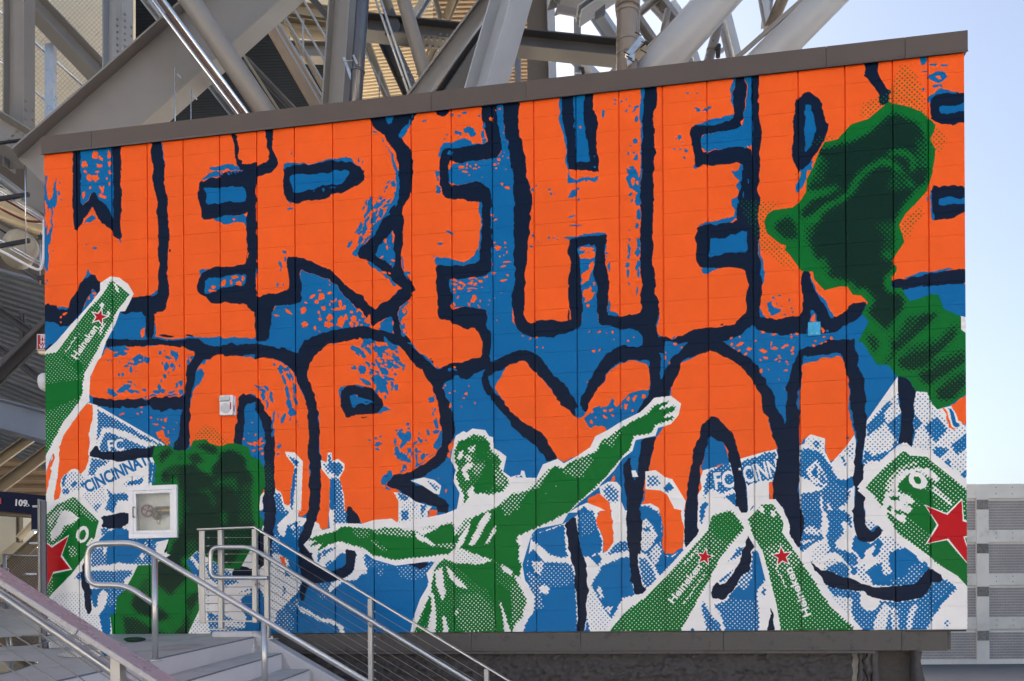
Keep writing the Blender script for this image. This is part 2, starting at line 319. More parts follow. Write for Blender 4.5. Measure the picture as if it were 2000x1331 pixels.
O02: 820,60 900,45 1010,38 1150,45 1300,38 1400,33 1440,48 1530,90 1490,200 1455,300 1440,440 1090,458 690,450 700,280 760,160
O02: 680,485 725,500 710,640 695,780 685,870 705,895 655,1033 585,990 500,1030 465,1090 475,1205 418,1275 440,1050 470,780 560,640
O02: 340,1040 418,868 420,900 365,1180 340,1240
O02: 1720,108 1850,118 2005,128 2005,425 1900,408 1870,450 1855,560 1840,700 1828,810 1480,870 1470,600 1500,330 1560,190 1640,130
B02: 760,500 880,520 1060,525 1160,495 1190,535 1260,555 1425,530 1405,680 1370,830 1340,850 1280,810 1160,730 1000,640
B02: 830,52 900,45 985,38 962,75 870,82
B02: 1518,250 1580,218 1592,260 1552,322 1502,400 1490,510 1475,500 1500,330
N02: 820,-10 1540,-10 1620,35 1720,40 1830,20 2005,28 2005,105 1920,105 1850,118 1760,122 1720,108 1640,130 1600,150 1560,190 1530,240 1510,330 1490,430 1480,560 1478,700 1470,862 1370,862 1345,850 1390,760 1402,680 1420,540 1440,430 1445,320 1460,220 1490,150 1522,85 1450,48 1330,38 1150,40 1000,40 900,45 830,55
N02: 720,435 790,448 880,455 960,455 1090,460 1160,465 1180,445 1300,436 1420,430 1442,440 1425,535 1380,530 1260,555 1190,535 1160,495 1060,525 960,520 880,520 765,500 760,620 755,800 765,860 820,870 960,855 1100,850 1200,820 1330,818 1280,870 1190,915 1100,910 960,935 860,935 760,910 680,880 690,780 705,640 722,480
B02: 1920,105 2005,103 2005,132 1940,130
B02: 1900,-5 2002,-5 2002,30 1945,28
B02: 1590,150 1618,150 1600,185 1570,185
N02: 1868,440 1900,403 1930,412 2005,440 2005,530 1920,490 1912,600 1895,720 1887,820 1822,812 1840,620 1855,540
B02: 1920,490 2005,478 2005,1000 1887,820 1905,620
O12: -5,130 100,128 180,152 240,190 285,240 315,310 365,420 405,500 420,700 408,900 415,1340 -5,1340
N12: -5,20 100,40 250,60 315,110 345,80 380,-5 640,-5 600,20 540,40 470,100 430,150 425,200 395,255 440,370 470,450 485,530 480,620 498,650 495,800 500,900 510,1000 500,1335 405,1335 415,1200 410,1100 420,1000 403,880 415,700 405,530 380,440 330,340 290,240 220,170 180,150 100,128 -5,140
B12: 75,-5 378,-5 342,80 318,112 260,65 130,35
O12: 690,-5 1040,15 1140,55 1220,160 1290,210 1350,310 1400,400 1425,490 1450,610 1455,720 1442,820 1400,900 1330,955 1230,1015 1150,1045 1080,1050 1025,1105 1090,1170 1130,1200 1110,1335 495,1335 512,1000 498,800 486,530 440,370 395,255 430,150 470,100 540,38 600,20
B12: 1340,915 1415,865 1445,800 1450,700 1438,700 1420,760 1380,830 1420,860 1330,930 1250,960 1235,930 1230,1012
N12: 1040,-5 1090,25 1140,58 1220,160 1290,210 1350,310 1395,400 1420,480 1445,600 1450,720 1442,820 1400,890 1330,950 1230,1010 1150,1040 1080,1040 1016,1100 1060,1150 1120,1180 1190,1210 1240,1250 1330,1280 1400,1300 1420,1340 1500,1340 1495,1260 1440,1210 1360,1180 1300,1130 1210,1110 1205,1090 1300,1070 1380,1020 1430,970 1480,920 1510,850 1530,760 1555,700 1540,570 1510,480 1480,400 1455,345 1530,300 1560,262 1640,300 1690,270 1780,230 1830,190 2005,128 2005,88 1920,130 1830,180 1825,100 1842,-5 1760,-5 1750,120 1640,155 1560,180 1480,200 1410,215 1350,170 1290,100 1220,40 1150,-5
OP: 810,666 940,666 937,697 910,705 880,714 855,717 835,700 812,680
O12: 1365,160 1385,170 1410,212 1390,205
B12: 1455,345 1530,300 1560,265 1640,300 1690,272 1780,230 1755,330 1780,390 1850,480 1920,560 2000,640 2000,1080 1900,1000 1500,1000 1300,1072 1380,1020 1430,970 1480,920 1510,850 1530,760 1555,700 1540,570 1510,480 1480,400
N12: 1780,230 1750,330 1780,390 1850,480 1920,560 2000,640 2000,555 1930,480 1860,410 1830,340 1798,280 1880,250 1950,200 2002,185 2002,90 1920,130 1830,180
O12: 1870,400 1870,350 1900,300 1930,260 1960,190 2005,180 2005,560 1930,480
B12: 1800,282 1880,255 1955,200 1930,262 1895,310 1868,350 1865,412 1835,345
N12: 665,390 700,360 760,350 850,343 920,370 960,430 990,470 995,510 950,560 850,580 760,590 690,600 668,540
B12: 643,370 705,350 665,392 667,452 650,430
B12: 765,345 840,338 830,352 770,355
B12: 725,420 780,413 800,435 850,445 900,475 922,490 850,502 790,490 770,522 745,512 740,460
B12: 995,508 1035,530 1075,542 1000,552 920,577 950,555
N12: 825,600 880,595 830,608
B12: 975,1050 1010,1040 1010,1018 1048,1018 1050,1050 1065,1052 1015,1100 1030,1130 1060,1160 1020,1165 1018,1110 975,1110
N12: -5,440 30,460 60,500 100,580 125,680 145,800 150,950 140,1010 150,1335 62,1335 65,1000 70,830 55,700 30,600 -5,545
B12: -5,545 30,600 55,700 70,830 65,1010 -5,950
N12: 705,1310 735,1283 770,1335 700,1335
BP: 998,830 1130,1000 1000,1000
O22: -8,190 60,160 95,150 120,175 190,250 340,430 500,590 545,600 570,540 600,470 680,360 760,240 850,160 960,152 1055,180 1075,220 1075,345 1060,430 985,560 850,640 740,700 650,745 610,830 510,890 405,957 350,925 355,900 300,830 270,760 190,690 110,640 -8,558
B22: 930,150 960,148 1068,145 1073,200 1055,180 970,158
B22: 555,600 600,560 640,520 680,500 740,512 780,435 800,520 850,480 880,430 960,400 1000,390 1060,388 1075,335 1080,420 1005,520 985,565 850,645 745,705 722,660 640,660 620,690 590,650 570,640
N22: -8,95 70,75 135,65 210,115 270,200 370,320 430,380 500,490 527,580 500,592 400,500 350,460 345,435 280,350 190,250 120,175 95,148 60,158 -8,190
N22: -8,553 40,590 110,640 190,690 270,760 300,830 357,900 350,922 275,948 240,890 190,810 100,760 40,690 -8,660
O22: 1240,180 1330,100 1450,60 1545,60 1700,140 1780,190 1845,260 1900,330 1945,440 1965,540 2005,600 2005,865 1780,925 1600,1000 1400,1335 1100,1335 1000,1280 1030,1160 1060,1030 1105,830 1120,740 1200,660 1240,430
N22: 525,470 560,400 610,280 680,180 720,110 770,85 820,52 860,40 1010,35 1015,-5 1190,-5 1190,90 1250,130 1310,50 1380,-5 1640,-5 1720,50 1800,90 1880,160 1920,210 1960,270 2003,320 2003,600 1960,540 1940,440 1900,330 1840,260 1780,190 1700,140 1600,90 1545,63 1460,100 1360,140 1320,170 1310,240 1270,310 1230,390 1230,430 1190,445 1110,450 1060,535 980,568 1000,520 1055,430 1078,340 1075,200 1070,145 960,150 850,155 800,190 740,260 680,360 600,470 575,540 565,555 525,510
B22: 1148,80 1190,92 1290,58 1322,38 1262,120 1212,210 1165,322 1158,230 1163,110
B22: 1190,22 1230,-5 1275,-5 1252,40 1285,60 1195,80
B22: 1460,100 1350,135 1318,175 1380,135
B22: 490,520 525,510 545,515 530,560 500,600
B22: 1545,735 1600,795 1645,800 1690,920 1705,965 1560,990 1478,1012 1485,940 1510,850
N22: 1540,590 1560,583 1600,610 1700,690 1740,780 1770,880 1800,1000 1830,1160 1842,1340 1750,1340 1745,1200 1720,1050 1690,920 1680,850 1640,800 1600,795 1545,738 1510,850 1480,950 1460,1130 1445,1340 1343,1340 1360,1200 1390,1030 1420,880 1465,740 1475,660
B22: 805,1040 860,955 935,860 962,775 1005,768 1005,800 985,1000 960,1110 905,1335 850,1335 812,1100
B22: 1040,1150 1045,1170 1010,1290 1000,1280
N22: 988,850 1003,770 1122,738 1105,830 1080,930 1060,1030 1030,1160 1010,1250 1003,1340 905,1340 890,1200 875,1110 860,980 860,960 922,898 930,980 958,1112 985,1000 988,900
O22: 580,1252 685,1172 755,1240 775,1335 640,1310
O22: 762,1098 812,1035 805,1103
O32: -5,615 25,700 60,800 63,850 -5,870
B32: -5,-5 665,-5 700,120 990,265 1010,290 770,630 730,640 640,640 250,640 120,645 90,540 40,400 -5,330
N32: 240,80 260,60 360,45 480,-5 660,-5 690,120 720,240 750,340 765,450 760,560 775,700 750,820 740,900 740,1000 750,1180 750,1335 672,1335 675,1000 680,800 690,720 655,640 640,560 650,400 630,300 600,180 580,110 540,95 400,120 300,125 270,110 265,280 245,330 250,500 245,700 250,900 240,1100 250,1335 32,1335 25,1160 60,1000 75,900 60,800 25,700 -5,560 -5,330 40,400 90,540 118,642 128,640 150,460 135,370 165,280 190,180 210,120
B32: 262,130 400,118 540,90 582,108 440,145 380,165 270,185
B32: 245,330 250,500 245,560 218,520 235,420
O32: 270,172 340,165 380,155 420,145 440,132 575,112 605,190 630,300 640,400 640,650 685,740 620,805 490,955 440,860 445,770 320,745 290,765 285,800 245,815 250,300 265,280
B32: 640,420 655,560 668,650 640,640 632,540
O32: 632,650 665,680 655,700 672,740 640,760
O32: 245,1075 280,1108 370,1150 385,1162 258,1187
O32: -5,1112 65,1083 60,1130 25,1165 38,1250 -5,1262
N32: 1012,275 1090,290 1150,380 1155,420 1135,500 1145,580 1125,640 1150,720 1120,835 1070,790 1010,812 1030,720 1040,560 1015,480
"""
# ellipses: colour+tile: cx,cy,rx,ry[,rot deg]
ELL = r"""
O00: 740,1215,22,30 780,1235,26,14,40 855,1205,16,34 660,1285,26,30 770,1290,22,16 850,1280,14,22
O01: 690,55,20,30 740,60,30,22 742,75,12,10 700,130,9,16 655,195,11,30 780,135,22,10,60 800,150,12,30 800,200,32,14,20 855,105,9,14 760,15,20,12 830,60,7,7 665,15,16,14 850,15,12,16
B01: 466,100,6,7 458,180,10,16 470,225,5,8 410,632,5,7 370,862,7,7 355,885,9,7 668,582,5,5 740,607,14,11
O01: 725,960,16,9 690,1000,8,18 735,990,14,14 500,1115,24,8 470,1145,8,12 470,1180,7,6 1665,905,18,15 1740,880,22,34,30 1830,840,30,11 1860,885,26,18 1650,935,24,9 1895,850,10,22 1800,875,10,20 1825,380,14,10
N01: 1325,628,7,10 1295,1290,55,8 1475,1298,30,6,10
B10: 277,1197,9,9 800,1255,7,16 833,1265,6,14 1317,945,16,7,-20 1587,912,13,7 1530,900,14,9 1627,880,16,12 1740,907,8,7 1490,1053,6,7 1467,1092,5,7 1578,1040,30,14,30 1655,1015,30,24 1680,1040,26,34 1780,990,12,24 1775,1050,14,30 1780,1100,16,26
O10: 1832,925,16,18 1905,848,8,8 1868,860,6,8 1930,1035,5,6 1955,1110,5,6 1910,1085,4,4 1895,1248,16,12 1932,1198,4,4 1600,1308,22,12 1868,1288,18,11 1720,1288,8,7 1670,1308,7,9 1645,1280,6,5 1925,1225,5,6 1972,1235,5,6 1720,1320,14,7
B20: 802,785,13,9 800,818,8,6 855,795,8,8 889,780,7,8 920,828,8,8 893,868,9,14,30 965,838,22,11 950,860,8,22 972,932,14,26 708,893,10,34 958,1105,18,28,-30 922,1137,9,6 955,1195,12,6,-30 905,1203,9,14 968,1232,14,28,30 932,1312,18,14 890,1328,9,6 1368,727,9,9 1448,728,11,9,-30 1455,850,28,12,20 1500,855,12,4 1532,842,32,10,-25 1308,1070,14,18 1288,1080,6,6 1330,1108,5,5 1222,1158,5,5 1265,1165,9,8 1305,1161,10,7 1352,1172,12,18 1345,1235,8,12 635,1220,7,8 650,1300,9,9
O20: 535,990,9,11
B21: 468,185,24,34,30 505,145,16,14 512,228,10,11 470,355,26,9,-25 500,427,43,9 292,138,18,9,-30 298,182,9,14 320,188,5,5 155,150,9,18 190,122,8,10 155,507,10,12 150,600,11,10 200,553,5,5 285,525,8,8 325,525,11,7 357,532,9,6 985,345,17,42 975,430,14,20 912,465,4,6 914,540,8,12 910,605,10,45 910,670,11,20,20 905,735,14,20,30 908,795,8,30 913,878,6,13 972,942,8,38 978,635,18,40 985,740,17,40,20 988,800,11,38 918,190,11,22,40 930,235,8,18,20 740,645,14,8 740,668,10,6 755,745,10,40,10 985,545,14,18 990,580,12,30
N21: 1638,1190,9,6 475,568,5,7
O21: 598,1052,16,14 580,620,8,6 640,890,7,14 672,1265,14,7,-10 600,1248,6,7 730,1278,5,6 775,1270,9,13,30 190,1305,8,9 150,1308,10,5,-40 85,1288,8,6 950,1300,7,4 910,1328,8,8 1955,1270,18,12 1700,1305,16,7,-30 1765,1300,8,7 1975,1050,9,18 1970,1110,12,14 800,1320,6,5
B21: 1840,90,6,22 1808,195,4,28 1765,240,4,9 1260,1300,12,8,-40
B11: 523,154,11,11 448,160,7,4 265,300,22,9 188,730,12,26,-20 190,770,8,14 162,890,8,18 207,890,5,13 225,635,16,10 232,690,10,18
B11: 1503,483,34,10,15 1437,576,24,11 1388,676,10,8 1420,60,8,20
O11: 1010,550,10,24 1018,605,8,18 975,678,18,9,-30 1068,700,20,8 1075,530,7,40 1065,490,8,18 1043,803,16,9,45 992,795,16,12 1040,730,6,8 1042,603,4,5
O11: 572,865,6,6 572,897,7,8 575,955,15,12 490,944,14,6,-20 430,985,24,10,-35 505,990,24,28 470,1025,18,14,30 385,1035,14,8,30 520,1068,18,22 487,1105,9,14 365,1090,20,30,20 255,1108,32,12,35 158,1130,22,6,20 655,1040,16,32 630,1080,44,14 680,1075,14,22,40 745,1108,14,10 795,1092,8,16,40 760,1160,22,26 575,1145,22,30,30 500,1160,10,16 380,1205,24,24 455,1232,11,20 490,1255,9,6 565,1200,34,26 660,1180,26,46,20 700,1150,14,24 740,1200,16,26 785,1195,14,24 870,1170,28,24 890,1145,10,22 825,1205,9,10 620,1010,8,18,30 595,1022,14,8 835,1130,11,11 960,1215,26,18 1065,1190,5,20 570,1050,7,8 625,1195,6,9 500,1130,5,6 810,1160,5,6
O11: 1155,1095,16,22 1145,1180,16,22 1160,1250,16,24
O11: 1915,107,13,12 1955,140,20,13 1848,350,12,9 1870,388,18,8,-30 1858,562,7,9 1940,563,9,8 1885,603,22,15 1938,603,9,9 1953,640,6,9 1900,670,6,9 1930,660,5,6 1955,715,34,7 1925,752,22,8,-10 1850,800,22,12 1925,860,20,8 1952,825,10,9 1840,730,6,12 1770,50,6,4 1660,38,6,6 1625,10,24,7 1800,830,6,9 1750,860,20,11 1690,840,26,8,-15 1665,880,24,8,-15 1610,880,26,10,20 1545,855,22,8,15 1545,885,22,8,15 1700,920,36,4 1590,910,16,10,40 1545,925,14,10,-30 1670,940,22,5,-10 1762,912,8,5 1575,985,9,9 1550,950,10,8 1535,1045,26,14,-25 1700,1000,20,32,15 1750,1020,7,9 1730,1055,6,9 1745,1065,8,8 1815,1020,5,4 1665,1045,9,14,-30 1880,1168,5,6 1865,998,4,5 1925,960,4,4 1812,1050,4,4
B31: 45,990,11,9 95,983,13,7 165,1017,8,9 75,1043,6,6 103,1058,7,4 185,1080,8,7 187,1110,8,7 125,1122,11,7 60,1010,6,6 20,1085,6,6
O31: 65,1140,12,16 15,1140,16,8 40,1280,22,11 180,1275,7,8 230,1273,16,9 187,1300,8,10 440,1295,14,11 495,1312,11,14 430,1238,12,24,-30 375,1330,8,7 465,1250,8,8
B31: 465,1250,11,9
O02: 955,570,22,8,-20 1105,520,10,6 1070,575,7,16,-30 1105,563,9,8 1175,605,7,8 1230,605,5,7 1258,612,6,7 1288,615,9,13 1215,647,28,6 1278,673,10,9 1355,690,4,5 1380,640,5,5 1260,735,28,34 1240,715,26,14 1285,770,26,24 1315,710,5,18 1310,800,24,16
O02: 1905,765,10,10 1960,640,5,5 1945,718,4,5 1950,800,20,14,20 1980,800,14,22 1975,850,18,9,-30 1990,720,6,12
O12: 35,760,9,16 25,800,30,12 30,840,24,10 55,880,9,14 20,780,14,22,20
B02: 843,155,7,7 870,155,5,5 935,160,6,5 960,262,13,14 925,268,8,12 950,90,40,18 900,110,26,18 985,60,26,10 1080,150,44,36 1030,170,36,28 985,195,14,12 1025,230,12,26 1100,140,22,34 1145,150,24,28 1062,240,6,8 1245,100,12,14 1280,82,9,10 1345,100,18,22 1370,120,18,36 1310,130,22,10 1340,190,20,16 1295,200,20,30 1265,180,7,12 1318,245,6,12 1262,310,5,14 1285,275,11,18 1360,215,8,28,30 1405,195,5,6 1010,320,20,11,20 990,360,34,26 950,385,34,18,-20 870,400,34,22 850,380,10,16 890,420,18,14 1040,400,44,12,10 1050,340,9,8 1125,385,22,10 1245,360,16,26 1230,400,36,18 1265,390,30,18 1190,425,32,9 1340,400,30,8,-20 1380,345,8,20,20 1410,330,14,24 1415,400,18,22 1470,165,14,26 1495,125,14,16 1470,125,5,12 1140,440,9,8 1345,420,40,6,-10
O02: 1025,168,16,16 1088,160,12,8 905,395,8,14
B12: 140,180,9,13 1375,455,20,22,40 1360,440,10,12 1390,430,6,12,20 1375,530,4,12 1395,545,6,22,20 1380,570,6,22,-20 1408,640,15,44 1350,718,15,20 1408,710,24,18 1272,720,6,9 1270,760,9,14 1325,775,8,8 1240,800,8,30,40 1285,780,16,14 940,762,13,12,-20 975,743,8,6 955,803,24,14,-20 945,840,14,16,-30 885,780,18,5 1095,697,9,10 1130,700,20,20 1185,650,10,16 1190,685,11,9 1165,770,36,60,20 1130,740,40,24 1085,785,10,28 1100,860,28,34 1130,890,34,30 1165,915,34,30 1200,880,20,50 1195,940,20,18 1160,990,20,24 1250,850,14,24 1300,900,14,26,20 1250,910,11,40 1330,890,8,20,30 1275,860,12,10 1140,1015,8,20,30
O12: 1098,752,12,14 1185,800,10,24 1165,860,24,12,-30 1200,900,10,24 1165,1000,10,8 1180,960,30,9
B12: 975,380,14,24,-20 1012,440,9,20,-20 1060,375,8,12 1140,215,7,20 320,630,9,8 328,665,5,7 173,580,5,18 140,590,9,44,10 265,620,6,20,15 215,610,14,46,15 282,560,28,30 260,500,20,46,-20 240,400,14,60,-8 260,280,22,44,-20 300,370,14,60,-10 190,230,16,32,-30 240,220,26,22,30 215,300,11,44,-20 195,205,18,22,-30 300,455,12,40,-15 320,480,7,30,-15 125,640,8,44,8 130,720,10,40,8 45,390,34,12,30 60,440,14,50,-20 90,500,9,36 120,440,12,44,-15 25,360,30,9,15 80,370,30,14,40
O12: 270,320,7,24 250,250,7,16,-20
B12: 178,828,20,14,-25 172,885,14,8,-25 170,800,6,9 195,815,4,9
O12: 1485,350,9,7 1465,370,7,8 1550,393,10,8 1513,406,7,7 1640,412,13,12,-20 1622,447,9,7 1667,348,7,5 1600,505,5,6 1710,488,6,9 1515,495,14,20 1420,1067,4,5 1485,1172,5,13 1500,890,14,26 1525,820,14,44,15 1540,770,9,16 789,425,5,7
N12: 862,480,16,4 1365,142,7,5 1375,165,8,6,40 1010,1056,10,5
B12: 1510,232,14,13 1550,230,14,7
O12: 1548,212,12,9
O22: 620,552,14,14 645,602,6,7 618,635,11,13 720,595,22,9,30 765,540,18,11,-20 720,545,14,11 890,510,14,24,20 960,460,14,30,20 1025,435,13,18 910,450,14,13 850,505,8,16 775,580,13,10 948,540,10,9 690,510,9,6
O22: 192,42,6,7 230,50,7,6 637,78,14,11 682,75,5,12,20 585,315,7,6 1200,130,9,20 1230,175,6,14 1205,85,5,6 1315,45,9,6 1270,18,11,10
O22: 1715,20,10,13 1775,22,34,12,-25 1735,52,9,5 1770,70,9,11 1850,60,22,14,20 1965,75,26,15 1985,125,24,9 1935,150,6,7 1945,235,10,16 1820,95,11,11 1905,5,10,6
O32: 50,52,28,13,5 200,50,14,10,-25 190,98,13,9,-25 90,130,11,9 90,160,9,8 140,158,9,9 150,185,8,8 140,230,14,7 83,302,6,6 125,372,4,5 358,35,13,10 410,20,14,9,-20 450,12,12,6 5,210,7,7 20,18,8,18
B32: 612,754,11,8
"""
# random splat regions: colour+tile,count,rmin,rmax,angle,aspect: polygon
REG = r"""
B11,42,7,17,-60,2.6: 1090,210 1095,250 1000,400 900,530 790,640 720,620 750,520 830,420 830,260 960,230
B11,16,6,12,-50,2.0: 960,160 1095,30 1095,220 880,330
B12,70,9,24,40,1.8: 800,-5 1040,10 1130,60 1150,170 1080,300 960,340 870,330 800,280 740,220 790,150 780,60
B12,10,8,20,70,2.4: 990,300 1100,290 1100,380 1040,390 930,380
O12,26,7,15,40,1.6: 860,20 1010,10 1110,70 1090,180 1000,290 920,240 880,130
B01,8,5,9,60,1.6: 1650,20 1900,-5 1900,30 1700,45
O10,10,4,8,0,1.3: 1560,1290 1900,1270 1960,1330 1560,1330
O11,18,4,8,-10,2.0: 1520,860 1780,840 1830,790 1700,930 1550,960
O21,8,6,12,30,1.4: 520,600 645,600 645,640 520,640
O32,6,6,12,-20,1.5: 0,5 200,0 200,120 60,150
"""
